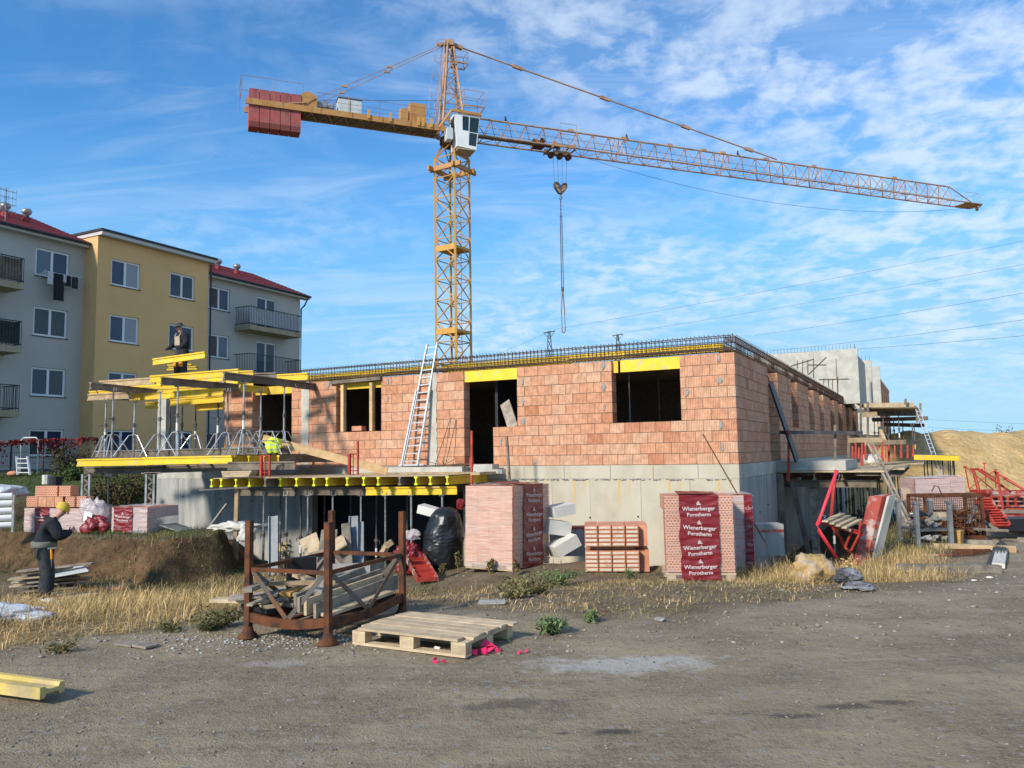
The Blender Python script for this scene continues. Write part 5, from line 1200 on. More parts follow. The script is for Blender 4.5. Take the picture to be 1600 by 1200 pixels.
MB().bar(W(-.75, 5.0, -1.3), W(-.35, 5.0, .86), .12, .12, up=V).build('timber_post', M['greybeam'], label='leaning timber post under the side platform', cat='post')
MB().uvbox(-.95, -.75, 5.35, 5.45, -1.3, .66).build('timber_post', M['woodold'], label='broad dark board standing under the side platform', cat='post')
rg_ = 'steel props in the trench along the side wall'; k = 0
for v_ in (5.4, 7.2, 8.6, 10.2, 11.5, 13, 14.2, 15.6, 17, 18.5, 20):
    for u_ in ((-1.25, -2.35) if v_ < 9 else (-.7, -1.6, -2.5)):
        p = W(u_ + random.uniform(-.15, .15), v_, 0); k += 1; prop(p.x, p.y, gz(p.x, p.y), .66 if v_ < 9 else .78, 'thin dark prop crowded with others in the trench along the side wall', rg_, mt='darksteel' if k % 3 else 'galv', low=.45)
# further decks along the side
fd = root('far_side_platform', W(-1.6, 14, 1.1), 'farther shuttering platform with many red guard posts along the side wall', 'platform')
MB().uvbox(-3.0, -.02, 10.2, 20.5, 1.0, 1.06).build('platform_board', M['palletwood'], fd)
for i in range(7): beam(W(-2.9 + .0 * i, 10.5 + 1.6 * i, .89), W(-.1, 10.5 + 1.6 * i, .89), M['greybeam'], None, parent=fd, name='joist')
MB().uvbox(-3.5, -.9, 15.5, 20, 1.07, 1.12).build('platform_board', M['palletwood'], fd)
plank(W(-2.2, 9.9, 1.16), W(-3.5, 15, 1.2), .2, .05, M['wood'], 'board lying at the edge of the farther platform')
def rpost(x, y0, y1, Y, thick=.05, mt='redsteel', lab=None, grp=None, sleeve=True):
    b = PY(x, y1, Y); t = PY(x, y0, Y); m = MB().bar(b, t, thick, thick, up=V)
    if sleeve: m.bar(b, b.lerp(t, .45), thick * 1.35, thick * 1.35, up=V)
    m.build('guard_post', M[mt], label=lab, cat='post', group=grp)
rpost(1232, 672, 752, 21.5, .05, lab='tall red guard post in front of the dark leaning board', grp='red guard posts of the side platforms')
rpost(1305, 664, 742, 21.8, .07, 'greybeam', 'brown timber post carrying the black guard rail', None, False)
rpost(1326, 680, 727, 24, .08, 'greybeam', 'shorter brown timber post right of the rail post', None, False)
MB().bar(PY(1218, 675.5, 21.7), PY(1348, 676.5, 21.6), .04, .09).build('guard_rail', M['darksteel'], label='black guard rail along the shaded side wall', cat='rail')
for i, (x, y0, y1, Y) in enumerate(((1347, 690, 728, 23.5), (1378.5, 688, 722, 24.5), (1389, 686, 722, 25.5), (1408, 689, 716, 28), (1352, 690, 716, 27), (1362, 694, 716, 29), (1371, 694, 718, 30), (1337, 692, 716, 27), (1332, 697, 716, 28), (1398, 696, 718, 31), (1418, 695, 716, 32), (1427, 696, 714, 33), (1342, 699, 717, 30), (1384, 697, 716, 32))):
    rpost(x, y0, y1, Y, .055, lab='thin red guard post among many at the far end of the side platforms', grp='red guard posts of the side platforms')
plank(PY(1326, 688, 23.4), PY(1378, 687, 23.6), .04, .14, M['wood'], 'pale guard board on the nearer red posts'); plank(PY(1352, 692, 24.6), PY(1415, 690.5, 25.6), .04, .14, M['wood'], 'pale guard board on the farther red posts')
def crumple(name, c_, size, mt, lab, cat, seed=0, f=2.2, amp=.35, rz=0, sub=4, parent=None, flat=0):
    bm = bmesh.new(); bmesh.ops.create_icosphere(bm, subdivisions=sub, radius=1); o_ = Vector((seed * 3.7, seed * 1.3, 0)); R = Matrix.Rotation(rz, 3, 'Z')
    for v in bm.verts:
        p = v.co.copy(); k_ = 1 + amp * mnoise.noise(p * f * .6 + o_) + amp * .7 * (abs(mnoise.noise(p * f * 1.6 + o_)) - .2) + amp * .3 * (abs(mnoise.noise(p * f * 4 + o_)) - .2)
        q = Vector((p.x * size[0] / 2 * k_, p.y * size[1] / 2 * k_, p.z * size[2] / 2 * k_))
        if q.z < -size[2] * .42: q.z = -size[2] * .42
        v.co = R @ q
    me = bpy.data.meshes.new(name); bm.to_mesh(me); bm.free(); me.materials.append(mt); me.polygons.foreach_set('use_smooth', [True] * len(me.polygons))
    return link(name, me, parent, Vector(c_) + ZZ * size[2] * .42, lab, cat if lab else None)
crumple('sack_bundle', PZ(1361, 727, 1.12), (.7, .5, .42), M['paper'], 'crumpled pale sacks lying on the side platform', 'sack', 5)
# dark panel leaning in the side doorway
MB().bar(W(-.55, 4.75, 1.40), W(-.02, 4.35, 3.5), .5, .05, up=U).build('black_board', M['blackpanel'], label='black board leaning against the side doorway', cat='board')
for k_, (x0, y0, x1, y1, Y0, Y1) in enumerate(((1363, 692, 1438, 843, 21.6, 18.6), (1356, 693, 1432, 843, 21.7, 18.8))):
    b = PY(x1, y1, Y1); b.z = gz(b.x, b.y); plank(PY(x0, y0, Y0), b, .05, .04, M['woodold'], 'long grey plank leaning from the ground to the side platform, %s of the pair' % ('right', 'left')[k_])
# scaffold high at the far end, with ladder
hd = root('high_platform', PY(1400, 640, 38), 'high timber platform on props at the far end beside the concrete wall', 'platform')
def hb_(x0, y0, x1, y1, Y0, Y1, t=.2, mt='greybeam', nm='main_beam'): MB().bar(PY(x0, y0, Y0), PY(x1, y1, Y1), .08, t).build(nm, M[mt], hd)
hb_(1350, 634, 1428, 632, 38, 37.5, .22, 'palletwood'); hb_(1350, 640, 1432, 637, 39.5, 39); hb_(1348, 648, 1370, 647, 36, 36, .22, 'wood'); hb_(1368, 646, 1434, 644.5, 38.5, 38, .2, 'woodold'); hb_(1362, 656, 1450, 653.5, 41, 40); hb_(1380, 663, 1444, 665, 43, 41)
MB().add([PY(1350, 638, 37.5), PY(1434, 638, 37.2), PY(1440, 650, 46), PY(1362, 650, 46)] + [p + ZZ * .05 for p in (PY(1350, 638, 37.5), PY(1434, 638, 37.2), PY(1440, 650, 46), PY(1362, 650, 46))], [(3, 2, 1, 0), (4, 5, 6, 7), (0, 1, 5, 4), (1, 2, 6, 5), (2, 3, 7, 6), (3, 0, 4, 7)]).build('platform_board', M['ply'], hd)
for x, y0, y1 in ((1345, 628, 690), (1356, 628, 690), (1438, 630, 662), (1415, 623, 632), (1433, 640, 660)): MB().bar(PY(x, y1, 37.3), PY(x, y0, 37.3), .1, .08, up=V).build('upright', M['greybeam'], hd)
for i, (x, y0, y1, Y, w_) in enumerate(((1382, 650, 692, 38, 1), (1406, 648, 692, 38, 1), (1392, 655, 690, 41, 1), (1398, 655, 690, 41, 1), (1412, 658, 690, 42, 1), (1428, 665, 712, 38, 1), (1431, 664, 712, 38.5, 1), (1368, 652, 700, 39, 1), (1374, 652, 700, 40, 1), (1388, 650, 694, 40, 1))):
    b = PY(x, y1, Y); prop(b.x, b.y, b.z, PY(x, y0, Y).z, 'dark prop under the high far platform', 'props under the high far platform', mt='darksteel', low=.5)
MB().bar(PY(1372, 663, 37), PY(1384, 692, 36), .14, .05).build('plank', M['wood'], label='plank slanting under the high far platform', cat='plank')
ladder(PY(1468, 744, 33), PY(1474, 743, 33), PY(1431, 640, 35.5), PY(1437, 640, 35.5), 16, 'grey ladder climbing to the high far platform')
yt = root('yellow_table', PY(1462, 750, 33), 'yellow edged formwork table on dark props before the earth heap', 'formwork table')
MB().bar(PY(1428, 714.5, 33), PY(1498, 716, 32.5), .1, .2).build('edge_beam', M['yellow'], yt); q = [PY(1428, 712, 33), PY(1498, 713.5, 32.5)]; q += [q[1] + V * 2.5, q[0] + V * 2.5]; MB().hexa(q + [p + ZZ * .04 for p in q]).build('table_top', M['greybeam'], yt)
for i, x in enumerate((1446, 1451, 1458, 1475, 1484, 1487, 1491, 1493)):
    b = PY(x, 760, 33 + .3 * (i % 3)); prop(b.x, b.y, -.6, PY(x, 719, 33 + .3 * (i % 3)).z, 'dark prop under the yellow formwork table', 'props under the yellow formwork table', mt='darksteel', low=.45)
# ------------------------------------------------------------------ foreground: stillage, pallet, offcuts
def G(x, y, dz=0.0):
    """the ground point seen at (x, y), raised by dz"""
    p = PZ(x, y, 0.0)
    for _ in range(12): p = PZ(x, y, gz(p.x, p.y) + dz)
    return p
def stillage():
    A = Vector((-1.71, 7.42, 0)); e1 = Vector((-.928, .371, 0)) * .90; e2 = Vector((.371, .928, 0)) * 1.36
    P = [A, A + e1, A + e1 + e2, A + e2]; hp = 1.10
    r = root('metal_stillage', A.lerp(P[2], .5), 'rusty four post steel stillage full of broken timber on the gravel', 'stillage')
    n1, n2 = e1.normalized(), e2.normalized()
    for i, p in enumerate(P):
        MB().bar(p + ZZ * .1, p + ZZ * hp, .058, .058, up=n1).build('corner_post', M['rust'], r)
        MB().lathe([(.095, 0), (.10, .012), (.055, .06), (.04, .11)], p, 12).build('foot', M['rust'], r, smooth=True)
    for a, b in ((0, 1), (1, 2), (2, 3), (3, 0)):
        MB().bar(P[a] + ZZ * .64, P[b] + ZZ * .64, .022, .038).build('top_rail', M['rust'], r)
        m = MB(); q = [P[a].lerp(P[b], t) + ZZ * (.20 - .045 * math.sin(math.pi * t)) for t in np.linspace(0, 1, 7)]
        for s, t in zip(q, q[1:]): m.bar(s, t, .04, .085)
        m.build('bottom_rail', M['rust'], r)
        mid = P[a].lerp(P[b], .5) + ZZ * .19
        nn_ = (P[b] - P[a]).normalized()
        MB().bar(P[a] + ZZ * .64 + nn_ * .03, mid, .008, .045, up=nn_).bar(P[b] + ZZ * .64 - nn_ * .03, mid, .008, .045, up=nn_).build('brace_strap', M['ruststrap'], r)
    m = MB()
    for i in range(5): t = (i + .5) / 5; m.bar(P[0].lerp(P[1], t) + ZZ * .19, P[3].lerp(P[2], t) + ZZ * .19, .05, .03)
    m.build('floor_slat', M['rust'], r, kind='stuff')
    O = lambda a, b, z: A + n1 * a + n2 * b + ZZ * z
    gr = 'timber offcuts lying in the rusty stillage'; k = 0
    long_ = [(.18, .05, .27, .18, 1.55, .32, 'woodold', 'long grey board on edge, nearest the viewer in the stillage', .15, .03), (.25, .0, .32, .25, 1.5, .36, 'palletwood', 'long pale board on edge, second in the stillage', .15, .03),
             (.31, -.02, .34, .32, 1.45, .40, 'woodold', 'long board leaning behind the second one in the stillage', .14, .03), (.40, .05, .36, .45, 1.7, .48, 'woodold', 'longest grey board sticking out of the right end of the stillage', .12, .03),
             (.1, .1, .24, .08, 1.2, .27, 'palletwood', 'flat pale board low along the near side of the stillage', .03, .12), (.6, .2, .28, .5, 1.4, .36, 'woodold', 'flat dark board across the back of the stillage', .03, .14)]
    for a0, b0, z0, a1, b1, z1, mt, lab, h, w in long_: MB().bar(O(a0, b0, z0), O(a1, b1, z1), w, h).build('offcut', M[mt], label=lab, cat='timber offcut', group=gr)
    rr_ = random.Random(12)
    names = ['splintered', 'pale square', 'dark film-faced', 'short thick', 'bleached', 'orange stained', 'split', 'narrow', 'broad grey', 'broken', 'crooked', 'dirty', 'stubby', 'thin']
    for i, nm in enumerate(names):
        a = rr_.uniform(.35, .95); b = rr_.uniform(.0, .85); z = .26 + .016 * i; an = rr_.uniform(-.9, .9) + (1.57 if i % 2 else 0); L_ = rr_.uniform(.3, .75)
        d = n1 * math.cos(an) + n2 * math.sin(an); c_ = O(a, b, z); w = rr_.uniform(.06, .14); t = rr_.uniform(.02, .045)
        mt = 'blackpanel' if 'film' in nm else 'ochrebin' if 'orange' in nm else rr_.choice(['woodold', 'palletwood', 'wood', 'woodold'])
        MB().bar(c_ - d * L_ / 2 + ZZ * rr_.uniform(-.03, .03), c_ + d * L_ / 2 + ZZ * rr_.uniform(-.03, .06), w, t).build('offcut', M[mt], label=nm + ' short timber offcut in the pile inside the rusty stillage', cat='timber offcut', group=gr)
    MB().bar(O(1.45, .15, .30), O(.75, .10, .33), .12, .035).build('offcut', M['palletwood'], label='pale board sticking out of the left end of the stillage', cat='timber offcut', group=gr)
    MB().bar(O(1.12, .0, .36), O(.75, .25, .38), .26, .02).build('offcut', M['woodold'], label='broad weathered panel piece resting on the left end of the stillage', cat='timber offcut', group=gr)
    q = O(.85, .75, .30); MB().box(q + ZZ * .20, (.30, .03, .34), R=Matrix.Rotation(.35, 3, 'Z') @ Matrix.Rotation(.2, 3, 'X')).build('panel_piece', M['blackpanel'], label='black film-faced panel piece standing at the back of the stillage', cat='timber offcut', group=gr)
    q = O(.55, 1.2, .42); m = MB(); m.box(q, (.42, .03, .26), R=Matrix.Rotation(.1, 3, 'Z') @ Matrix.Rotation(-.25, 3, 'X')); m.tube(q + Vector((.06, -.02, -.03)), q + Vector((.14, -.16, -.06)), .032, 10); m.build('disc_plate', M['mortar2'], label='grey plate with a short tube lying in the stillage', cat='plate')
    plank(O(.75, .35, .28), O(.35, .62, .56), .05, .03, M['palletwood'], 'pointed splinter standing up in the stillage')
stillage()
def pallet():
    A = G(727, 1033); B = G(552, 1007); D = G(797, 1000); A.z = B.z = D.z = 0
    e1 = (B - A).normalized(); e1.z = 0; e2 = Vector((e1.y, -e1.x, 0)); e2 = e2 if e2.y > 0 else -e2
    r = root('euro_pallet', A + e1 * .6 + e2 * .5, 'empty wooden pallet with broken boards lying on the gravel before the stillage', 'pallet')
    L1, L2 = 1.2, .84
    O = lambda a, b, z: A + e1 * a + e2 * b + ZZ * z
    rr_ = random.Random(3)
    for b in (.05, L2 / 2, L2 - .05): MB().bar(O(0, b, .011), O(L1, b, .011), .10, .022).build('bottom_board', M['palletwood'], r)
    for a in (.07, L1 / 2, L1 - .07):
        for b in (.05, L2 / 2, L2 - .05): MB().box(O(a, b, .061), (.145, .10, .078), R=Matrix.Rotation(math.atan2(e1.y, e1.x), 3, 'Z'), jit=.002).build('block', M['palletwood'], r)
        MB().bar(O(a, 0, .111), O(a, L2, .111), .145, .022, up=ZZ).build('cross_board', M['palletwood'], r)
    n = 7
    for i in range(n):
        b = .055 + (L2 - .11) * i / (n - 1); ex0 = rr_.uniform(-.01, .01) - (.07 if i == 6 else 0); MB().bar(O(.0 + ex0 + (.08 if i == 0 else 0), b, .134 + rr_.uniform(0, .004)), O(L1 - .02 + rr_.uniform(-.01, .02) - (.04 if i == 0 else 0), b + rr_.uniform(-.006, .006), .134 + rr_.uniform(0, .008)), .105, .021).build('top_board', M['palletwood'], r)
pallet()
# yellow beam lying flat at the left edge
b0 = G(-40, 1062, .09); b1 = G(82, 1078, .09); d = (b1 - b0).normalized()
m = MB(); m.ext([(y, x) for x, y in H20][::-1], b0 - d * .5, b1); m.build('formwork_beam', mat('old_yellow_beam', (.58, .44, .13), .8, .2, 5, .25, 40, col2=(.42, .33, .17), mixs=3), label='short weathered yellow formwork beam lying on its side at the left edge of the gravel', cat='beam')
for (x0, y0, x1, y1), lab in (((188, 1004, 214, 1007), 'left of the two small dark board scraps on the gravel'), ((214, 1006, 238, 1010), 'right of the two small dark board scraps on the gravel')):
    MB().bar(G(x0, y0, .02), G(x1, y1, .02), .14, .018).build('board_scrap', M['woodold'], label=lab, cat='board scrap', group='board scraps on the gravel')
for i, (x, y, s) in enumerate(((764, 1018, .06), (756, 1024, .05), (777, 1019, .03), (696, 1037, .028), (680, 1036, .03), (811, 1022, .02), (822, 1020, .02), (742, 1023, .04))):
    rs_ = random.Random(i); q = G(x, y); m = MB()
    for k in range(2 + (s > .05) * 2):
        c_ = q + Vector((rs_.uniform(-s, s), rs_.uniform(-s, s) * .5, s * .5)) * (.8 if k else 0) + ZZ * s * .4; Rr = Matrix.Rotation(rs_.uniform(0, 6), 3, 'Z') @ Matrix.Rotation(rs_.uniform(-1.2, 1.2), 3, 'X') @ Matrix.Rotation(rs_.uniform(-1, 1), 3, 'Y')
        P_ = [Vector(p) * s for p in ((-.9, -.5, 0), (1.0, -.3, 0), (.5, .6, .25), (-.4, .8, 0))]; m.hexa([c_ + Rr @ p for p in P_] + [c_ + Rr @ (p + ZZ * .004) for p in P_])
    m.build('paint_shard', M['pinkpaint'], label='bright pink plastic shard on the gravel by the pallet, %s' % ('largest upright piece', 'piece left of the largest', 'piece right of the largest', 'piece below the pallet, right one', 'piece below the pallet, left one', 'far right tiny piece', 'farthest right tiny piece', 'piece nearest the pallet block')[i], cat='shard')
MB().tube(G(680, 1012, .02), G(688, 1014, .02), .015, 8).build('can', M['white'], label='small white can lying under the pallet', cat='can')
for i, (x, y, w) in enumerate(((768, 941, .3), (800, 1010, .1), (1030, 968, .12), (455, 978, .2), (1030, 966, .25))):
    if i in (1, 4): continue
    MB().box(G(x, y, .012), (w, w * .45, .02), jit=.012, R=Matrix.Rotation(i, 3, 'Z')).build('slate', M['conc3'], label='flat grey fragment on the soil, %s' % ('the one below the leaning weeds', '', 'the one before the right pallet', 'the one beside the stillage foot')[i], cat='fragment')
# ------------------------------------------------------------------ pallets of clay blocks
def textmesh(s, size, weight=.012):
    c = bpy.data.curves.new('t', 'FONT'); c.body = s; c.size = size; c.align_x = 'CENTER'; c.offset = weight * size; c.extrude = .0006; c.resolution_u = 2
    o = bpy.data.objects.new('t', c); COL.objects.link(o); me = bpy.data.meshes.new_from_object(o.evaluated_get(bpy.context.evaluated_depsgraph_get())); bpy.data.objects.remove(o); me.materials.clear(); me.materials.append(M['print']); me.name = 'lettering'; return me
TX1 = textmesh('Wienerberger', .125, .02); TX2 = textmesh('Porotherm', .118, .02)
def logo_mesh():
    b = MB(); b.add([(-.055, 0, 0), (.06, 0, 0), (.045, .022, 0), (-.03, .022, 0)], [(0, 1, 2, 3)]); b.add([(-.05, .028, 0), (-.012, .028, 0), (-.003, .095, 0), (-.016, .075, 0)], [(0, 1, 2, 3)]); b.add([(-.006, .028, 0), (.038, .028, 0), (.016, .055, 0), (.004, .10, 0)], [(0, 1, 2, 3)])
    me = bpy.data.meshes.new('emblem'); me.from_pydata(b.v, [], b.f); me.materials.append(M['print']); return me
LOGO = logo_mesh()
def stamp(parent, pos, xdir, scale=1.0, tilt=0):
    """lettering and emblem on a vertical face; xdir is the reading direction"""
    xd = xdir.normalized(); zd = ZZ.copy(); nd = xd.cross(zd)     # outward
    Rm = Matrix((xd, zd, nd)).transposed() @ Matrix.Rotation(tilt, 3, 'Z')
    for me, dz in ((LOGO, .10), (TX1, -.02), (TX2, -.15)):
        o = link('emblem' if me is LOGO else 'lettering', me, parent, pos + ZZ * dz * scale + nd * .004); o.rotation_euler = Rm.to_euler(); o.scale = (scale, scale, scale)
def wavy(name, mt, f, n, m_, parent, amp=.008, seed=0, thick=0):
    """sheet over the (s, t) unit square; f(s, t) -> (point, normal)"""
    vs = []
    for j in range(m_ + 1):
        for i in range(n + 1):
            p, nr = f(i / n, j / m_); w = mnoise.noise(Vector((p.x * 4 + seed, p.y * 4, p.z * 17))) * amp + mnoise.noise(Vector((p.x * 11, p.y * 11 + seed, p.z * 45))) * amp * .5
            vs.append(p + nr * (w + amp * .6))
    fs = [(j * (n + 1) + i, j * (n + 1) + i + 1, (j + 1) * (n + 1) + i + 1, (j + 1) * (n + 1) + i) for j in range(m_) for i in range(n)]
    return MB().add(vs, fs).build(name, mt, parent, smooth=True)
def uvplane(me, sx, sy):
    pass
def block_pallet(A, e1, e2, n1, n2, rows, label, lx=.372, ly=.25, bh=.249, wrap=True, holes_face=1, band=None, base=.14, texts=4, lean=Vector((0, 0, 0)), filmmat='film', bandw=(.30, .66), group=None, name='block_pallet'):
    """A: near bottom corner; e1, e2 unit directions of its two visible faces; n1 x n2 blocks per layer"""
    r = root(name, A + e1 * .5 + e2 * .5, label, 'pallet of blocks', group); A = A.copy()
    W1, W2 = n1 * lx, n2 * ly
    O = lambda a, b, z: A + e1 * a + e2 * b + ZZ * z + lean * (z / 1.3)
    ang = math.atan2(e1.y, e1.x); R = Matrix.Rotation(ang, 3, 'Z')
    for b in (.05, W2 / 2, W2 - .05): MB().bar(O(0, b, .012), O(W1, b, .012), .1, .024).build('pallet_board', M['palletwood'], r)
    for a in (.08, W1 / 2, W1 - .08):
        for b in (.05, W2 / 2, W2 - .05): MB().box(O(a, b, .062), (.14, .1, .075), R=R).build('pallet_block', M['palletwood'], r)
    m = MB(); m.bar(O(-.01, W2 / 2, .112), O(W1 + .01, W2 / 2, .112), W2 + .02, .024); m.build('pallet_deck', M['palletwood'], r)
    rr_ = random.Random(len(label)); cache_ = {}
    def bm_(hx, hy, hz):
        key = 'k'
        if key not in cache_:
            me = bpy.data.meshes.new('clay_block'); b = bmesh.new(); bmesh.ops.create_cube(b, size=1); bmesh.ops.scale(b, vec=(hx, hy, hz), verts=b.verts)
            uvl = b.loops.layers.uv.new('UVMap')
            for f in b.faces:
                for l_ in f.loops:
                    c_ = l_.vert.co; l_[uvl].uv = (c_.y + .5, c_.z + .5) if abs(f.normal.x) > .5 else (c_.x + .5, c_.z + .5)
                f.material_index = 1 if (abs(f.normal.y) > .5 and holes_face == 1) or (abs(f.normal.x) > .5 and holes_face == 2) else 0
            b.to_mesh(me); b.free(); me.materials.append(M['redclay']); me.materials.append(M['holes']); cache_[key] = me
        return cache_[key]
    me = bm_(lx - .006, ly - .006, bh - .006)
    for k in range(rows):
        for i in range(n1):
            for j in range(n2):
                if 0 < i < n1 - 1 and 0 < j < n2 - 1 and k < rows - 1: continue
                if i > 0 and j > 0 and k < rows - 1: continue
                o = link('clay_block', me, r, O((i + .5) * lx, (j + .5) * ly, base + (k + .5) * bh) + Vector((rr_.uniform(-.005, .005), rr_.uniform(-.005, .005), 0))); o.rotation_euler = (0, 0, ang)
    H_ = base + rows * bh
    if wrap:
        g = .012
        n1_ = -e2; n2_ = -e1
        if wrap in (1, True): 
            wavy('wrapping_film', M[filmmat], lambda s, t: (O(s * W1, -g, .03 + (H_ - .03) * t), n1_), 30, 44, r, .012, 1)
            wavy('wrapping_film', M[filmmat], lambda s, t: (O(-g, s * W2, .03 + (H_ - .03) * t), n2_), 30, 44, r, .012, 2)
            wavy('wrapping_film', M[filmmat], lambda s, t: (O(s * (W1 + .0), t * W2, H_ + .012), ZZ), 20, 20, r, .02, 3)
            wavy('wrapping_film', M[filmmat], lambda s, t: (O(W1 + g, s * W2, .03 + (H_ - .03) * t), e1), 12, 24, r, .012, 4)
    if band:
        fn, w0, w1, cnt, top = band
        ej = lambda s, t: s + (.05 * mnoise.noise(Vector((round(s), t * 5, len(label)))) + .02 * mnoise.noise(Vector((round(s), t * 19, 3)))) * (1 if abs(s - .5) > .35 else 0)
        if fn == 1: f = lambda s, t: (O((w0 + (w1 - w0) * ej(s, t)) * W1, -.030, .02 + (H_ + .0) * t), -e2); xd = e1; Wd = W1; pos = lambda c_, z: O(c_ * W1, -.052, z)
        else: f = lambda s, t: (O(-.030, (w0 + (w1 - w0) * ej(s, t)) * W2, .02 + (H_ + .0) * t), -e1); xd = -e2; Wd = W2; pos = lambda c_, z: O(-.052, c_ * W2, z)
        bd = wavy('printed_band', M['redfilm'], f, 18, 60, r, .016, 7)
        if top:
            if fn == 1: wavy('printed_band', M['redfilm'], lambda s, t: (O((w0 + (w1 - w0) * s) * W1, -.02 + t * W2 * .8, H_ + .03), ZZ), 12, 16, r, .02, 8)
            else: wavy('printed_band', M['redfilm'], lambda s, t: (O(-.02 + t * W1 * .8, (w0 + (w1 - w0) * s) * W2, H_ + .03), ZZ), 12, 16, r, .02, 8)
        if cnt:
            sc = (w1 - w0) * Wd / .86
            # reading direction keeps the outward normal towards the viewer
            nrm = -e2 if fn == 1 else -e1; rd_ = xd if xd.cross(ZZ).dot(nrm) > 0 else -xd
            for i in range(cnt): stamp(bd, pos((w0 + w1) / 2, H_ - .22 - (H_ - .30) * i / max(1, cnt - .55)), rd_, sc, rr_.uniform(-.07, .07))
    return r, O
# big left pallet: left face in the sun, printed right face in shade
Af = G(801, 893); Af.z = gz(Af.x, Af.y)
Rp = -YW + .02; eU = Vector((-math.cos(.58), math.sin(.58), 0)); eV = Vector((math.sin(.58), math.cos(.58), 0))
block_pallet(Af, eU, eV, 4, 4, 6, 'tall wrapped pallet of pale clay blocks with red printed band beside the black bag', lx=.285, ly=.35, bh=.252, holes_face=0, band=(2, .25, .78, 4, True), lean=Vector((.02, .03, 0)))
# right pallet: hollow ends and printed band face the viewer
Ag = G(1036, 905); eR = Vector((math.cos(.10), -math.sin(.10), 0)); eB = Vector((math.sin(.10), math.cos(.10), 0))
# near right corner is the reference: faces run left and back
Ar = G(1150, 908)
block_pallet(Ar, -eR, eB, 3, 3, 5, 'wrapped pallet of hollow clay blocks, big red print facing the viewer, nearest the building corner', lx=.37, ly=.33, holes_face=1, band=(1, .22, .79, 4, True), lean=Vector((0, .02, 0)), filmmat='clearfilm')
Ar2 = G(1175, 880); Ar2 = PY(1180, 890, Ar.y + 1.05); Ar2.z = gz(Ar2.x, Ar2.y)
block_pallet(Ar2, -eR, eB, 2, 3, 5, 'wrapped pallet half hidden behind the printed one, narrow red strip at its right edge', lx=.30, ly=.33, holes_face=1, band=(1, .02, .26, 4, False), filmmat='film2')
# two bundles of long lintel blocks
def lintels(A, n, rows, lab, off=0):
    r = root('lintel_stack', A, lab, 'block stack', 'stacks of chalky clay lintel blocks'); bw, bh_ = .25, .076; k = 0
    me = bpy.data.meshes.new('lintel_block'); b = MB(); b.box((0, 0, 0), (bw - .014, .95, bh_ - .010)); me.from_pydata(b.v, [], b.f); me.materials.append(M['redclay'])
    fc = bpy.data.meshes.new('lime_face'); b = MB(); b.box((0, 0, 0), (bw - .05, .008, bh_ - .040)); fc2 = fc; fc.from_pydata(b.v, [], b.f); fc.materials.append(M['chalk'])
    ang = math.atan2(eR.y, eR.x)
    for k in range(rows):
        for i in range(n):
            p = A - eR * (bw * (n - 1 - i) + bw / 2) + eB * .475 + ZZ * (.03 + (k + .5) * bh_); o = link('lintel_block', me, r, p + Vector((0, random.uniform(-.008, .008), 0))); o.rotation_euler = (0, 0, ang)
            f = link('lime_face', fc, o, WO[o]); f.location = (0, -.478, 0)
    m = MB()
    for b_ in (.2, .7): m.bar(A - eR * n * bw + eB * b_ + ZZ * .012, A + eB * b_ + ZZ * .012, .07, .03)
    m.build('bearer', M['palletwood'], r)
    m = MB()
    for i in range(n - 1): x = A - eR * (bw * (i + 1)); m.bar(x - eB * .004 + ZZ * .03, x - eB * .004 + ZZ * (.03 + rows * bh_), .018, .006, up=eB)
    m.build('steel_strap', M['rust'], r)
Al = G(1000, 896); lintels(Al, 4, 5, 'lower stack of chalk-faced clay lintel blocks left of the printed pallet'); 
MB().box(Al - eR * .45 + eB * .45 + ZZ * .445, (.75, .5, .07), R=Matrix.Rotation(math.atan2(eR.y, eR.x), 3, 'Z')).build('bearer', M['wood'], label='timber bearers between the two lintel stacks', cat='bearer')
lintels(Al + ZZ * .46 - eR * .0, 4, 5, 'upper stack of chalk-faced clay lintel blocks resting on bearers')
MB().box(Al + eR * .06 + eB * .6 + ZZ * .21, (.25, .9, .40), R=Matrix.Rotation(math.atan2(eR.y, eR.x), 3, 'Z')).box(Al + eR * .04 + eB * .6 + ZZ * .67, (.25, .9, .38), R=Matrix.Rotation(math.atan2(eR.y, eR.x), 3, 'Z')).build('clay_blocks', M['redclay'], label='plain clay blocks stacked behind the chalky ones', cat='block stack')
# pallets on the terrace at the left
def tpt(x, y, Y): p = PY(x, y, Y); p.z = gz(p.x, p.y); return p
B1 = PY(175, 828, 18.6); B1.z = gz(B1.x, B1.y) - .02; eL = Vector((-math.cos(.30), math.sin(.30), 0)); eLb = Vector((math.sin(.30), math.cos(.30), 0))
block_pallet(B1, -eL, eLb, 3, 4, 2, 'low half wrapped pallet of hollow blocks with torn red film on the spoil bank', lx=.33, ly=.25, holes_face=1, band=(1, .08, .60, 1, False), wrap=True, filmmat='film2', base=.10)
B2 = PY(128, 830, 19.0); B2.z = gz(B2.x, B2.y) - .02
rB, OB = block_pallet(B2, eL, eLb, 5, 4, 2, 'wrapped pallet behind the yellow hat with loose red clay blocks piled on it', lx=.35, ly=.25, holes_face=1, band=(1, .56, .80, 1, False), wrap=True, filmmat='film2', base=.10)
me_b = [o for o in rB.children if o.name.startswith('clay_block')][0].data
hz2 = .10 + 2 * .249; lg = 'loose clay blocks piled on the wrapped pallet'
mb_ = MB().box((0, 0, 0), (.24, .25, .245)); ribm = bpy.data.meshes.new('ribbed_block'); ribm.from_pydata(mb_.v, [], mb_.f); ribm.materials.append(M['brick'])
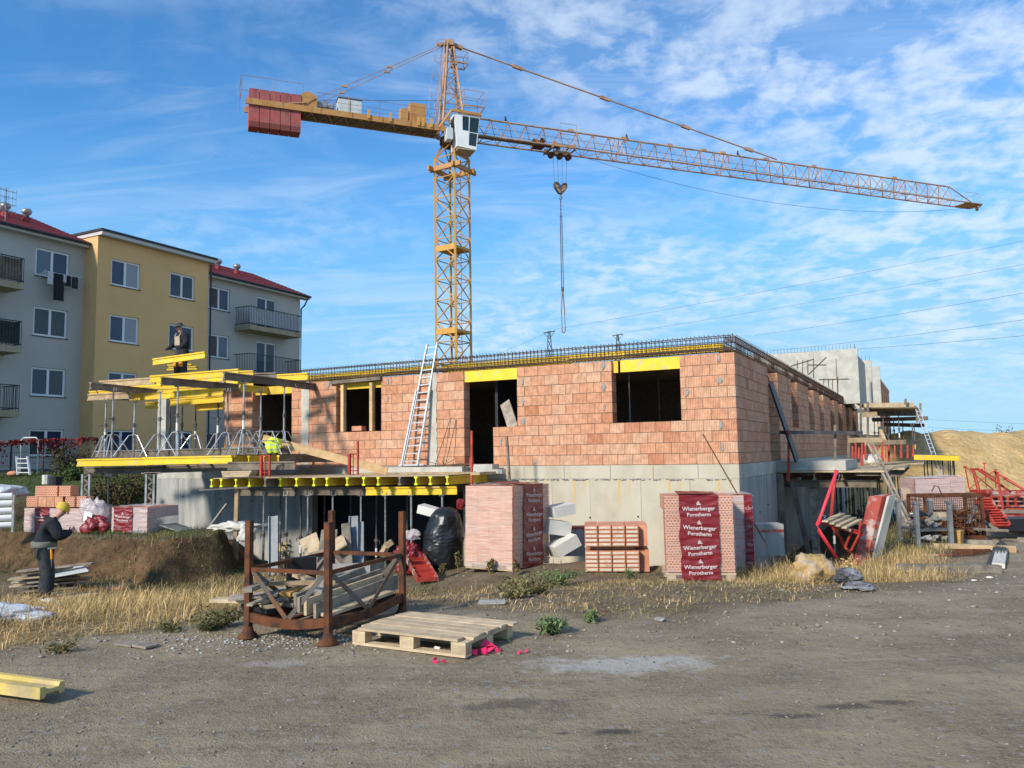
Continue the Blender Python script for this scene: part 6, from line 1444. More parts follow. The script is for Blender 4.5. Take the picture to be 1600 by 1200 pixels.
for i, (a, z_, ty, lab) in enumerate(((.35, 0, 0, 'hollow clay block at the right end of the loose lower row'), (.72, 0, 1, 'ribbed orange block second from the right in the loose lower row'), (.97, 0, 1, 'pale ribbed block in the middle of the loose lower row'), (1.22, 0, 1, 'ribbed block left of the pale one in the loose lower row'), (1.54, 0, 0, 'hollow clay block at the left end of the loose lower row'),
                                 (.55, 1, 0, 'right one of the two hollow blocks on top of the loose pile'), (.08, 0, 0, 'hollow block beyond the right end of the loose lower row'), (.95, 1, 0, 'middle hollow block on top of the loose pile'), (1.28, 1, 0, 'left one of the hollow blocks on top of the loose pile'))):
    o = link('clay_block', me_b if ty == 0 else ribm, None, OB(a, .12, hz2 + .03 + (z_ + .5) * .25), lab, 'clay block', lg); o.rotation_euler = (0, 0, math.atan2(eL.y, eL.x))
crumple('torn_film', B2 + eL * -.35 + ZZ * .15 + eLb * .0, (.55, .25, .75), M['film2'], 'torn clear film hanging off the end of the wrapped pallet', 'film', 8, 2.4, .6)
MB().box(B2 - eL * .38 - eLb * .22 + ZZ * .42, (.24, .012, .22), R=Matrix.Rotation(-.3, 3, 'Z') @ Matrix.Rotation(.2, 3, 'Y')).build('paper_label', M['white'], label='crooked white paper label stuck on the torn film', cat='label')
crumple('red_film_rag', B2 - eL * .55 - eLb * .15 + ZZ * .02, (.55, .3, .45), M['redfilm'], 'torn red film bunched between the two terrace pallets', 'film', 3, 2, .6)
for i in range(5):
    p = PY(-20, 776 + i * 11.5, 18.7); q = PY(19, 775 + i * 11.2, 18.9); MB().tube(p, q, .075, 14).build('pipe', M['white'], label='%s of the stacked white pipes at the left edge' % ('topmost', 'second', 'third', 'fourth', 'lowest')[i], cat='pipe', group='white pipes stacked at the left edge')
MB().box(PY(21, 802, 18.5), (.05, .05, .85)).build('stake', M['galv'], label='grey upright holding the white pipes', cat='stake')
crumple('sheet_bundle', PY(2, 778, 19.6), (1.1, .8, .35), M['sheet'], 'pale blue plastic sheet over the white pipes', 'sheet', 2)
# ------------------------------------------------------------------ bags, blocks and boards around the left pallet
def bag():
    c_ = G(690, 894) + Vector((0, .40, 0)); c_.z = gz(c_.x, c_.y) - .04; n, k = 72, 60; vs = []
    prof = [(0, .22), (.03, .34), (.14, .43), (.35, .45), (.55, .43), (.75, .385), (.88, .33), (.95, .25), (1.0, .10)]
    for j in range(k + 1):
        t = j / k; r_ = np.interp(t, [p[0] for p in prof], [p[1] for p in prof])
        for i in range(n):
            a = 6.2832 * i / n; q = Vector((math.cos(a), math.sin(a), t * 3.2))
            f = 1 + .10 * mnoise.noise(q * 1.4 + Vector((4, 0, 0))) + .07 * (abs(mnoise.noise(Vector((math.cos(a) * 3.5, math.sin(a) * 3.5, t * 2.2)))) - .2) + .035 * (abs(mnoise.noise(q * 6)) - .2) * 2
            f += .06 * math.sin(a * 9 + 3 * t) * max(0, t - .75) * 3
            vs.append(c_ + Vector((math.cos(a) * r_ * f * .98 + .10 * t * t - .02, math.sin(a) * r_ * f * .9, 1.36 * t + .03 * mnoise.noise(q * 2))))
    fs = [(j * n + i, j * n + (i + 1) % n, (j + 1) * n + (i + 1) % n, (j + 1) * n + i) for j in range(k) for i in range(n)] + [tuple(range(n - 1, -1, -1)), tuple(range(k * n, (k + 1) * n))]
    MB().add(vs, fs).build('rubbish_bag', M['blackplastic'], smooth=True, label='tall black plastic rubbish bag leaning on the wrapped block pallet', cat='bag')
bag()
BY = G(690, 894).y + .40; q_ = PY(637, 850, BY - .15); crumple('film_waste', Vector((q_.x, q_.y, gz(q_.x, q_.y) + .04)), (.56, .42, .70), M['redfilm'], 'crumpled shiny red film left of the black bag', 'film', 9, 3.6, .5, sub=5)
crumple('film_waste', PY(645, 834, BY - .15) - ZZ * .12, (.32, .28, .22), M['film2'], 'whitish film on top of the crumpled red film', 'film', 5, 2.6, .6)
crumple('red_flap', PY(721, 796, Af.y + .9) , (.18, .2, .24), M['redfilm'], 'red film flap sticking out between bag and pallet', 'film', 12, 2, .5)
def slabblock(c_, d, rz, ry, lab, rx=0): MB().box(c_, d, R=Matrix.Rotation(rz, 3, 'Z') @ Matrix.Rotation(ry, 3, 'Y') @ Matrix.Rotation(rx, 3, 'X'), jit=.01).build('insulation_block', M['offwhite'], label=lab, cat='block', group='white insulation blocks lying about')
slabblock(PY(676, 799, BY + .42), (.58, .45, .17), -.2, .25, 'white block sticking out above the black bag')
q_ = PY(694, 850, BY + .62); g_z = gz(q_.x, q_.y); t_ = PY(694, 806, BY + .62).z; slabblock(Vector((q_.x, q_.y, (g_z + t_) / 2)), (.36, .34, t_ - g_z), .1, 0, 'upright white block hidden behind the black bag')
slabblock(PY(874, 797, Af.y + 1.25), (.5, .5, .22), .45, -.12, 'topmost white block right of the tall wrapped pallet')
slabblock(PY(868, 824, Af.y + 1.2), (.5, .5, .30), .4, .15, 'middle white block right of the tall wrapped pallet')
slabblock(PY(880, 852, Af.y + .95), (.55, .5, .26), .35, -.45, 'tilted white block on the ground beside the lintel stacks')
crumple('film_waste', G(896, 872) + Vector((0, .4, 0)), (.5, .4, .25), M['redfilm'], 'low red film waste on the ground left of the lintel stacks', 'film', 15, 2.6, .7)
MB().box(PY(905, 845, Af.y + 2.2), (1.3, .4, .62)).build('plinth_block', M['conc3'], label='dark concrete block with worn red top behind the lintel stacks', cat='block')
MB().box(PY(905, 824, Af.y + 2.2) + ZZ * .0, (1.32, .42, .05)).build('red_board', M['redworn'], label='worn red board on the dark concrete block behind the lintel stacks', cat='board')
MB().box(PY(1192, 842, Ar.y + 2.6), (.7, .4, .6)).build('concrete_lump', M['conc3'], label='dark concrete lump at the building corner behind the right pallets', cat='block'); MB().box(PY(1190, 828, Ar.y + 2.6), (.72, .42, .05)).build('red_board', M['redworn'], label='worn red board on the lump at the building corner', cat='board')
# red formwork panel lying under the bag
def redpanel(p0, p1, w, lab, face='redsteel', n=6, th=.10, up=ZZ, grp='red steel formwork panels'):
    r = root('ribbed_steel_form', (p0 + p1) / 2, lab, 'formwork panel', grp); m = MB(); d, x, y = m.frame(p0, p1, up)
    MB().bar(p0 + y * -.03, p1 + y * -.03, w - .02, .02, up=y).build('panel_face', M['redworn' if face == 'redworn' else face], r)
    for s in (-1, 1): MB().bar(p0 + x * s * w / 2, p1 + x * s * w / 2, .035, th, up=y).build('edge_frame', M['redworn'], r)
    for i in range(n + 1): c_ = p0.lerp(p1, i / n); MB().bar(c_ - x * (w / 2 - .02), c_ + x * (w / 2 - .02), .025, th * .8, up=y).build('rib', M['redsteel'], r)
    return r
BY = G(690, 894).y + .40
redpanel(G(668, 905, .10), PY(647, 868, BY - .2), .38, 'red ribbed formwork panel propped on the ground before the black bag', n=6)
for i, (x, y0, y1, sc, lab) in enumerate(((428, 807, 895, .17, 'grey steel bracket with round hole standing left of the leaning boards'), (681, 0, 0, 0, ''), (553, 807, 895, .16, 'grey steel bracket with round hole standing right of the leaning boards'), (563, 816, 896, .13, 'narrower grey steel bar beside the right bracket'))):
    if not y0: continue
    sc *= 1.17; b = PY(x, 897, 17.8); b.z = gz(b.x, b.y); t = PY(x, y0, 18.3)
    r = MB(); r.bar(b, t, sc, .05, up=Vector((0, 1, 0))); 
    for s in (-1, 1): r.bar(b + Vector((s * sc / 2, -.03, 0)), t + Vector((s * sc / 2, -.03, 0)), .02, .08, up=Vector((0, 1, 0)))
    o = r.build('steel_bracket', M['filmsteel'], label=lab, cat='bracket'); MB().tube(t + Vector((0, -.03, -.12)), t + Vector((0, -.045, -.12)), .04, 12).build('round_hole', M['blackpanel'], o)
for i, (x0, y0, x1, y1, w, mt, lab) in enumerate(((500, 905, 481, 838, .34, 'palletwood', 'broad pale board leaning in front of the shaded props'), (505, 890, 515, 828, .30, 'woodold', 'grey notched board leaning behind the pale one'), (545, 890, 540, 818, .16, 'woodold', 'pointed dark board leaning beside the right bracket'), (520, 893, 537, 840, .36, 'woodold', 'dark board leaning low behind the near stillage post'), (531, 858, 525, 842, .30, 'palletwood', 'small square pale board leaning in the middle'), (482, 868, 520, 858, .08, 'palletwood', 'narrow board lying across the leaning boards'))):
    b = PY(x0, y0, 17.5); b.z = max(b.z, gz(b.x, b.y)) if i == 4 or i == 5 else gz(b.x, b.y); plank(b, PY(x1, y1, 18.15 - .05 * i), w * 1.2, .03, M[mt], lab, 'boards leaning in front of the shaded props', up=Vector((0, -1, .3)))
b = G(604, 862); MB().bar(PY(596, 868, 16), PY(606, 850, 16.2), .1, .1).bar(PY(603, 853, 16.1), PY(613, 846, 16.1), .12, .12).build('timber_chock', M['wood'], label='crooked timber chocks at the foot of a prop', cat='chock')
plank(PY(324, 828, 19.6), PY(354, 788, 20.2), .05, .05, M['woodold'], 'thin stick leaning against the bare concrete wall')
crumple('sack', PY(366, 830, 18.3), (.9, .5, .22), M['paper'], 'dirty white sacks lying on the edge of the bank', 'sack', 6, 2.6, .7); crumple('sack', PY(385, 846, 18.0), (.35, .3, .4), M['paper'], 'dirty white sack hanging over the bank edge', 'sack', 7, 2.6, .7)
MB().box(PY(400, 822, 18.8), (1.1, .7, .02), R=Matrix.Rotation(.3, 3, 'Z') @ Matrix.Rotation(-.12, 3, 'Y')).build('metal_sheet', M['galv'], label='grey metal sheet lying on the bank near the timber post', cat='sheet')
MB().box(PY(277, 824, 18.6), (.6, .5, .02), R=Matrix.Rotation(-.4, 3, 'Z') @ Matrix.Rotation(.22, 3, 'Y')).build('metal_sheet', M['galv'], label='small grey metal sheet on the bank before the bare concrete wall', cat='sheet')
# ------------------------------------------------------------------ timber pile and litter in the dig, left
pg2 = 'boards of the weathered timber pile behind the man in the dig'
rr_ = random.Random(9)
for i in range(16):
    t = i // 3; x0 = 20 + rr_.uniform(-4, 26); x1 = 128 + rr_.uniform(-18, 20); y = 921 - t * 6.2 - rr_.uniform(0, 3); Y = 15.9 + .22 * (i % 3)
    p = PY(x0, y + 3, Y); q = PY(x1, y - 5 - t * .8, Y + .25)
    if i < 3: p.z = gz(p.x, p.y) + .04; q.z = gz(q.x, q.y) + .05
    plank(p, q, rr_.uniform(.14, .26), .03, M[rr_.choice(['woodold', 'palletwood', 'woodold'])], '%s board from the bottom of the weathered pile behind the man in the dig' % ORD[i], pg2)
MB().add([PY(70, 905, 15.8), PY(138, 893, 15.8), PY(128, 885, 16.5), PY(78, 892, 16.5)] + [p + ZZ * .03 for p in (PY(70, 905, 15.8), PY(138, 893, 15.8), PY(128, 885, 16.5), PY(78, 892, 16.5))], [(3, 2, 1, 0), (4, 5, 6, 7), (0, 1, 5, 4), (1, 2, 6, 5), (2, 3, 7, 6), (3, 0, 4, 7)]).build('board', M['greybox'], label='pale grey sheet lying on top of the weathered timber pile', cat='sheet')
for i, (x0, y0, x1, y1, mt) in enumerate(((-10, 948, 62, 944, 'blackpanel'), (62, 936, 140, 933, 'palletwood'), (75, 930, 150, 930, 'wood'), (-8, 938, 40, 935, 'woodold'))):
    plank(G(x0, y0, .05), G(x1, y1, .05), .2, .06, M[mt], 'timber on the ground by the man in the dig, %s' % ('black one', 'pale near one', 'pale far one', 'grey one at the left edge')[i])
crumple('plastic_sheet', G(8, 975), (.85, .5, .22), M['sheet'], 'pale plastic sheet crumpled at the left edge of the grass', 'sheet', 3, 2.4, .6); crumple('plastic_sheet', G(76, 949), (.2, .15, .16), M['white'], 'small white plastic scrap before the man in the dig', 'scrap', 5, 2.4, .6, sub=3)
crumple('plastic_sheet', G(54, 955), (.28, .15, .06), M['white'], 'flat white plastic scrap left of the small one', 'scrap', 6, 2.4, .6, sub=3)
crumple('clay_shard', G(180, 925), (.4, .25, .14), M['redclay'], 'broken red clay block half buried in the dry grass', 'shard', 2, 2.4, .5, sub=3)
# ------------------------------------------------------------------ right side of the site
def frame_stand():
    r = root('bent_scaffold', G(1295, 872), 'bent red tubular scaffold frame standing crooked beside the side platform', 'scaffold frame')
    Y = 15.4
    a = [PY(1308, 735, Y), PY(1283, 805, Y), PY(1277, 820, Y), PY(1279, 828, Y), PY(1308, 873, Y)]
    b = [PY(1306, 735, Y + .1), PY(1299, 800, Y + .6), PY(1297, 815, Y + .6), PY(1322, 857, Y + .6)]
    MB().path(a, .032, 10).build('tube', M['pinksteel'], r, smooth=True); MB().path(b, .032, 10).build('tube', M['redsteel'], r, smooth=True)
    for p, q in (((1281, 816), (1348, 836)), ((1298, 818), (1350, 833)), ((1330, 832), (1320, 856)), ((1342, 836), (1330, 860)), ((1322, 857), (1335, 870)), ((1345, 815), (1340, 850))):
        MB().tube(PY(*p, Y + .15), PY(*q, Y + .3), .024, 8).build('cross_tube', M['pinksteel' if p[0] < 1290 else 'redsteel'], r)
    m = MB(); m.path([PY(1308, 738, Y - .05), PY(1312, 742, Y - .05), PY(1310, 750, Y - .05), PY(1305, 749, Y - .05)], .006, 5); m.path([PY(1284, 805, Y - .05), PY(1290, 806, Y - .05), PY(1288, 810, Y - .05)], .01, 5); m.build('hook', M['galv'], r)
    w = root('wooden_grating', PY(1320, 825, Y + .2), 'small slatted wooden pallet lying on the red scaffold frame', 'pallet')
    A_ = PY(1287, 814, Y - .05); B_ = PY(1322, 826, Y - .05); D_ = PY(1314, 802, Y + .9)
    e1 = B_ - A_; e2 = D_ - A_
    for i in range(4): c_ = A_ + e1 * (i + .2) / 3.6; MB().bar(c_, c_ + e2, .11, .03, up=ZZ).build('slat', M['palletwood'], w)
    for i in range(2): c_ = A_ + e2 * (.15 + .7 * i) - ZZ * .05; MB().bar(c_, c_ + e1 * 1.05, .09, .05).build('bearer', M['palletwood'], w)
    for i in range(6): c_ = A_ + e1 * (i + .5) / 6 - ZZ * .02; MB().bar(c_ + e2 * .1, c_ + e2 * .9, .05, .02).build('slat', M['woodold'], w)
frame_stand()
# red and concrete covered panel leaning
b = G(1342, 866); b = PY(1344, 866, 16.2); b.z = gz(b.x, b.y) - .05; t = PY(1376, 775, 16.6)
m = MB(); d, x, y = m.frame(b, t, Vector((0, 1, 0))); r = root('leaning_panel', b, 'heavy formwork panel with worn red edge leaning beside the scaffold frame', 'formwork panel')
nrm = Vector((.55, -.83, 0))
side_d = Vector((.83, .55, 0))
MB().hexa([b + side_d * -.02 - Vector((.20, 0, 0)), b - Vector((.04, 0, 0)) + nrm * .1, b + side_d * .30 + nrm * .1, b + side_d * .30, t - Vector((.24, 0, -.0)), t - Vector((.06, 0, 0)) + nrm * .1, t + side_d * .30 + nrm * .1 + ZZ * .05, t + side_d * .30]).build('panel_edge', M['redworn'], r)
MB().hexa([b - Vector((.0, 0, 0)) + nrm * .14, b + nrm * .17, b + side_d * .30 + nrm * .17, b + side_d * .30 + nrm * .11, t + nrm * .14, t + nrm * .17 + Vector((.02, 0, 0)), t + side_d * .30 + nrm * .17 + ZZ * .05, t + side_d * .30 + nrm * .11]).build('panel_face', M['conc2'], r)
for t_ in (.15, .3, .45): MB().bar(b.lerp(t, t_) - Vector((.05, 0, 0)) + nrm * .1, b.lerp(t, t_) + nrm * .16 + side_d * .28, .03, .012, up=ZZ).build('seam', M['conc3'], r)
# rocks and sheet in the grass
crumple('rock', G(1268, 908) - ZZ * .04, (.62, .5, .50), M['rock'], 'ochre boulder half sunk in the dry grass at the road edge', 'rock', 3, 1.6, .5, sub=4)
crumple('rock', G(1263, 880), (.22, .2, .22), M['conc2'], 'pale stone on the shoulder of the ochre boulder', 'rock', 8, 1.6, .5, sub=3)
crumple('plastic_sheet', G(1326, 915), (.38, .28, .24), M['greyfilm'], 'grey crumpled plastic sheet right of the ochre boulder', 'sheet', 13, 2.2, .5, sub=5); crumple('plastic_sheet', G(1342, 922), (.36, .22, .10), M['greyfilm'], 'dark flat end of the crumpled sheet by the road', 'sheet', 17, 2.6, .7, sub=4)
# beams and rods on the ground
plank(G(1402, 887, .07), G(1563, 889, .07), .16, .13, M['woodold'], 'long squared timber lying across the right of the site, nearest the road'); plank(G(1560, 884, .06), G(1566, 858, .06), .2, .09, M['paper'], 'short pale board beside the bundle of rods')
plank(G(1455, 853, .08), G(1588, 858, .07), .16, .13, M['wood'], 'long pale squared timber lying behind the rods'); plank(G(1447, 845, .06), G(1560, 848, .06), .14, .10, M['woodold'], 'grey timber lying just behind the long pale one')
plank(G(1590, 843, .05), G(1640, 845, .05), .16, .1, M['woodold'], 'grey timber at the right edge behind the rods')
for i in range(14):
    a = G(1540 + 2.6 * i, 885 - .3 * i, .01 + .006 * (i % 3)); c_ = G(1563 + .8 * i, 843 + .6 * i, .05 + .02 * (i % 3)); MB().path([a, a.lerp(c_, .5) + ZZ * .08, c_], .009, 5).build('rod', M['darksteel'], label='grey bent rod in the bundle by the short pale board', cat='rod', group='grey rods bundled at the right')
for i in range(13):
    MB().path([G(1478 + 3 * (i % 5), 870 - 1.1 * i, .012), G(1520, 868 - .9 * i, .03), G(1550 - i * .5, 861 - i * .5, .05)], .008, 5).build('rod', M['rust'], label='rusty rod in the fan left of the grey rods', cat='rod', group='rusty rods fanned out at the right')
crumple('barrier_tape', G(1462, 869), (.5, .14, .04), M['redworn'], 'crumpled red and white barrier tape on the soil', 'tape', 5, 3, .7); 
crumple('stone', G(1546, 904), (.12, .08, .04), M['offwhite'], 'larger pale stone on the road near the timbers', 'stone', 1, sub=2); crumple('stone', G(1522, 908), (.09, .05, .03), M['offwhite'], 'smaller pale stone on the road near the timbers', 'stone', 2, sub=2)
for i, (x, y, s) in enumerate(((1178, 889, .14), (1184, 886, .1))): crumple('litter', G(x, y), (s, s * .6, s * .5), M['white'], '%s white scrap in the grass beside the right pallets' % ('larger', 'smaller')[i], 'scrap', i, 3, .6, sub=2)
# scrap stillage, wire basket, wrapped pallet
Ap = PY(1487, 843, 20.6); Ap.z = gz(Ap.x, Ap.y) - .05
Ap = PY(1436, 835, 20.2); Ap.z = gz(Ap.x, Ap.y); e_ = Vector((1, 0, 0))
block_pallet(PY(1489, 835, 20.0).xy.to_3d() + ZZ * gz(*PY(1489, 835, 20).xy), Vector((-1, 0.02, 0)), Vector((.1, 1, 0)).normalized(), 3, 3, 5, 'wrapped pallet of pink clay blocks standing behind the rusty wire basket', lx=.285, ly=.33, holes_face=0, filmmat='film2')
q = PY(1512, 835, 21.6); q.z = gz(q.x, q.y); block_pallet(q + Vector((.0, 0, 0)), Vector((-1, 0, 0)), Vector((0, 1, 0)), 2, 2, 5, 'second wrapped pallet mostly hidden behind the first at the right', lx=.33, ly=.33, holes_face=0, filmmat='film2')
def basket2():
    Y = 18.6; a = PY(1449, 838, Y); a.z = gz(a.x, a.y) + .08; b = PY(1530, 838, Y + .3); w = b.x - a.x; h = PY(1449, 776, Y).z - a.z; d = .8
    r = root('wire_basket', a + Vector((w / 2, d / 2, 0)), 'rusty wire mesh basket full of scrap steel at the right', 'basket'); C_ = [a, a + Vector((w, .1, 0)), a + Vector((w, d, 0)), a + Vector((0, d, 0))]
    for p in C_: MB().bar(p - ZZ * .08, p + ZZ * h, .06, .06, up=Vector((1, 0, 0))).build('corner_post', M['rust'], r)
    for i in range(4):
        p, q = C_[i], C_[(i + 1) % 4]; MB().bar(p + ZZ * h, q + ZZ * h, .05, .06).build('rail', M['rust'], r); MB().bar(p, q, .05, .1).build('rail', M['rust'], r)
        m = MB(); n = 15 if i % 2 == 0 else 8
        for k in range(1, n): c_ = p.lerp(q, k / n); m.tube(c_, c_ + ZZ * h, .007, 4)
        for k in range(1, 9): m.tube(p + ZZ * h * k / 9, q + ZZ * h * k / 9, .007, 4)
        m.build('wire_mesh', M['rust'], r)
    m = MB(); rr_ = random.Random(2)
    for i in range(110):
        p = a + Vector((rr_.uniform(.05, w - .05), rr_.uniform(.1, d - .1), rr_.uniform(.05, h * .62))); v = Vector((rr_.uniform(-1, 1), rr_.uniform(-.6, .6), rr_.uniform(-.5, .6))) * .25; m.tube(p - v, p + v, rr_.choice([.012, .02, .03]), 5)
    m.build('scrap_steel', M['rust'], None, label='tangle of rusty scrap steel inside the wire basket', cat='scrap', kind='stuff')
    for p0, p1, lab in (((1512, 818), (1524, 790), 'grey steel angle standing in the scrap of the wire basket'),): MB().bar(PY(*p0, Y - .05 + .2), PY(*p1, Y + .2), .1, .03).build('steel_angle', M['galv'], label=lab, cat='scrap')
    MB().path([PY(1456, 762 + 6, Y - .1), PY(1460, 759, Y - .1), PY(1466, 760, Y - .1), PY(1473, 776, Y - .1)], .012, 6).build('bent_rod', M['rust'], label='bent black rod curling above the wire basket', cat='rod')
basket2()
def cart():
    Y = 17.6; a = PY(1434, 842, Y); a.z = gz(a.x, a.y); b = PY(1486, 842, Y); w = b.x - a.x
    r = root('scrap_stillage', a + Vector((w / 2, .4, 0)), 'grey steel stillage heaped with clamps and scaffold fittings at the right', 'stillage')
    ht = PY(1434, 786, Y).z - a.z
    for p in (a, a + Vector((w, 0, 0)), a + Vector((0, .8, 0)), a + Vector((w, .8, 0))): MB().bar(p, p + ZZ * ht, .085, .085, up=Vector((1, 0, 0))).bar(p + ZZ * (ht - .02), p + ZZ * (ht + .03), .12, .12, up=Vector((1, 0, 0))).build('corner_post', M['galv'], r)
    for z in (.12, .42):
        m = MB().box(a + Vector((w / 2, .4, z)), (w, .8, .05)); m.build('shelf', M['darksteel'], r)
    rr_ = random.Random(6)
    for i in range(34):
        up_ = i % 3; p = a + Vector((rr_.uniform(.05, w - .05), rr_.uniform(-.05, .7), (.20 if up_ == 0 else .5) + rr_.uniform(0, .26 if up_ else .12))); s = rr_.uniform(.06, .14)
        m = MB(); m.tube(p - Vector((s, 0, 0)), p + Vector((s, rr_.uniform(-.05, .05), rr_.uniform(-.05, .05))), .03, 6); m.box(p, (s, s * .7, s * .8), R=Matrix.Rotation(rr_.uniform(0, 3), 3, 'Z') @ Matrix.Rotation(rr_.uniform(0, 3), 3, 'X'))
        m.build('scaffold_fitting', M[rr_.choice(['galv', 'mortar2', 'woodold', 'darksteel'])], label='dirty scaffold fitting in the heap on the grey stillage', cat='fitting', group='scaffold fittings heaped on the grey stillage')
    MB().box(PY(1470, 806, Y + .2), (.22, .2, .16)).build('wooden_block', M['beige'], label='pale wooden block on the heap of fittings', cat='block')
cart()
m = MB(); q = PY(1494, 832, 17.9); q.z = gz(q.x, q.y); m.lathe([(.14, 0), (.17, .34), (.185, .34), (.185, .37), (.165, .37)], q, 4); m.build('bucket', M['ochrebin'], label='square ochre plastic tub right of the grey stillage', cat='bucket')
crumple('white_sheet', G(1502, 836), (.7, .25, .05), M['sheet'], 'flat whitish plastic sheet on the ground before the ochre tub', 'sheet', 21)
# red formwork heap at the far right
def RP(x0, y0, x1, y1, Y0, Y1, w, lab, **k): redpanel(PY(x0, y0, Y0), PY(x1, y1, Y1), w, lab, **k)
RP(1552, 812, 1536, 780, 19.2, 19.6, .38, 'red ribbed panel tipped on end in front of the red heap', n=7, up=Vector((0, -1, .4)))
RP(1566, 822, 1552, 798, 18.9, 19.2, .36, 'second red ribbed panel tipped against the first', n=6, up=Vector((0, -1, .4)))
for i, (x0, x1, y, Y, w) in enumerate(((1528, 1650, 768, 23.5, 1.0), (1535, 1660, 774, 23, 1.0), (1560, 1670, 795, 21.5, .9), (1555, 1660, 806, 20.8, .8), (1568, 1660, 814, 20.2, .5))):
    RP(x0, y, x1, y + 2, Y, Y - .2, w, 'flat red panel in the red heap, %s from the top' % ORD[i], n=9)
r = root('framed_panel', PY(1600, 785, 21.5), 'upright red panel frame with dark square fields in the red heap', 'formwork panel'); Y = 21.3
for y in (776, 783, 790): MB().bar(PY(1548, y, Y), PY(1650, y + .6, Y), .06, .035).build('edge_frame', M['redworn'], r)
for x in range(1548, 1652, 13): MB().bar(PY(x, 776, Y), PY(x, 790, Y), .06, .03, up=Vector((0, 1, 0))).build('rib', M['redsteel'], r)
MB().bar(PY(1548, 783, Y + .1), PY(1650, 783.5, Y + .1), .02, .24).build('panel_face', M['greybeam'], r)
gp = 'red push-pull props standing among the red panels'
for i, (x0, y0, x1, y1, Y0, Y1, rad) in enumerate(((1508, 730, 1514, 762, 22.3, 22.3, .03), (1508, 729, 1552, 765, 22.3, 22, .022), (1519, 733, 1528, 768, 21.9, 21.9, .035), (1522, 733, 1532, 770, 21.7, 21.7, .03), (1527, 733, 1580, 769, 21.6, 21.3, .05), (1538, 724, 1541, 761, 22.5, 22.5, .02), (1556, 734, 1514, 764, 22.4, 22.4, .02), (1558, 739, 1567, 794, 21, 20.9, .05), (1558, 739, 1612, 772, 21, 20.4, .045), (1571, 748, 1625, 780, 20.8, 20.3, .05), (1555, 737, 1556, 762, 22, 22, .03), (1533, 734, 1556, 748, 21.8, 21.8, .03))):
    MB().tube(PY(x0, y0, Y0), PY(x1, y1, Y1), rad * .62, 8).tube(PY(x0, y0, Y0) - Vector((.04, 0, 0)), PY(x0, y0, Y0) + Vector((.04, 0, 0)), rad * .8, 6).build('push_pull_prop', M['redsteel'], label='%s red slanting prop from the left in the red heap' % ORD[i], cat='prop', group=gp)
MB().box(PY(1595, 818, 19.3), (1.2, .7, .28)).build('black_crate', M['blackpanel'], label='low black crate at the right edge before the red heap', cat='crate')
for i, (x0, y0, x1, y1, Y) in enumerate(((1545, 818, 1560, 830, 19.0), (1532, 812, 1545, 820, 19.2), (1520, 826, 1575, 829, 18.6), (1556, 797, 1640, 800, 20.6))):
    plank(PY(x0, y0, Y), PY(x1, y1, Y - .2), .12, .05, M['woodold'], '%s timber scrap from the left before the red heap' % ORD[i], 'timber scraps before the red heap')
# thin rod leaning in front of the building corner
b = PY(1200, 855, 14.2); MB().tube(b, PY(1098, 678, 15.0), .011, 6).build('rod', M['rust'], label='long thin rusty rod leaning in front of the building corner', cat='rod')
m = MB(); m.tube(PY(1293, 748, 21), PY(1293, 748, 21) + ZZ * .1, .01, 4)
# ------------------------------------------------------------------ people
def skin(name, verts, edges, radii, mt, parent, sub=2, smooth=True):
    me = bpy.data.meshes.new(name); me.from_pydata([tuple(v) for v in verts], edges, []); o = bpy.data.objects.new(name, me); COL.objects.link(o)
    s = o.modifiers.new('s', 'SKIN'); s.use_smooth_shade = True
    for i, r in enumerate(radii): me.skin_vertices[0].data[i].radius = r if isinstance(r, tuple) else (r, r)
    me.skin_vertices[0].data[0].use_root = True
    u = o.modifiers.new('u', 'SUBSURF'); u.levels = sub; u.render_levels = sub
    dg = bpy.context.evaluated_depsgraph_get(); dg.update(); m2 = bpy.data.meshes.new_from_object(o.evaluated_get(dg)); bpy.data.objects.remove(o)
    m2.materials.clear(); m2.materials.append(mt); m2.polygons.foreach_set('use_smooth', [True] * len(m2.polygons)); m2.name = name
    return link(name, m2, parent, Vector((0, 0, 0)) if parent else Vector((0, 0, 0)))
def hand(m, p, d, pn, s=1.0):
    """palm and five bent fingers: p wrist, d along the hand, pn palm normal"""
    d = d.normalized(); pn = (pn - d * pn.dot(d)).normalized(); x = d.cross(pn)
    m.path([p, p + d * .03 * s, p + d * .085 * s], [.026 * s, .036 * s, .034 * s], 8)
    for i, (off, L_) in enumerate(((-.030, .068), (-.010, .078), (.010, .074), (.029, .058))):
        a = p + d * .082 * s + x * off * s; b = a + (d * .75 + pn * .35).normalized() * L_ * .5 * s; c = b + (d * .25 + pn * .9).normalized() * L_ * .45 * s; m.path([a, b, c], [.0095 * s, .009 * s, .007 * s], 6)
    a = p + d * .02 * s - x * .03 * s; b = a + (d * .6 - x * .6 + pn * .3).normalized() * .04 * s; c = b + (d * .8 + pn * .5).normalized() * .03 * s; m.path([a, b, c], [.013 * s, .011 * s, .008 * s], 6)
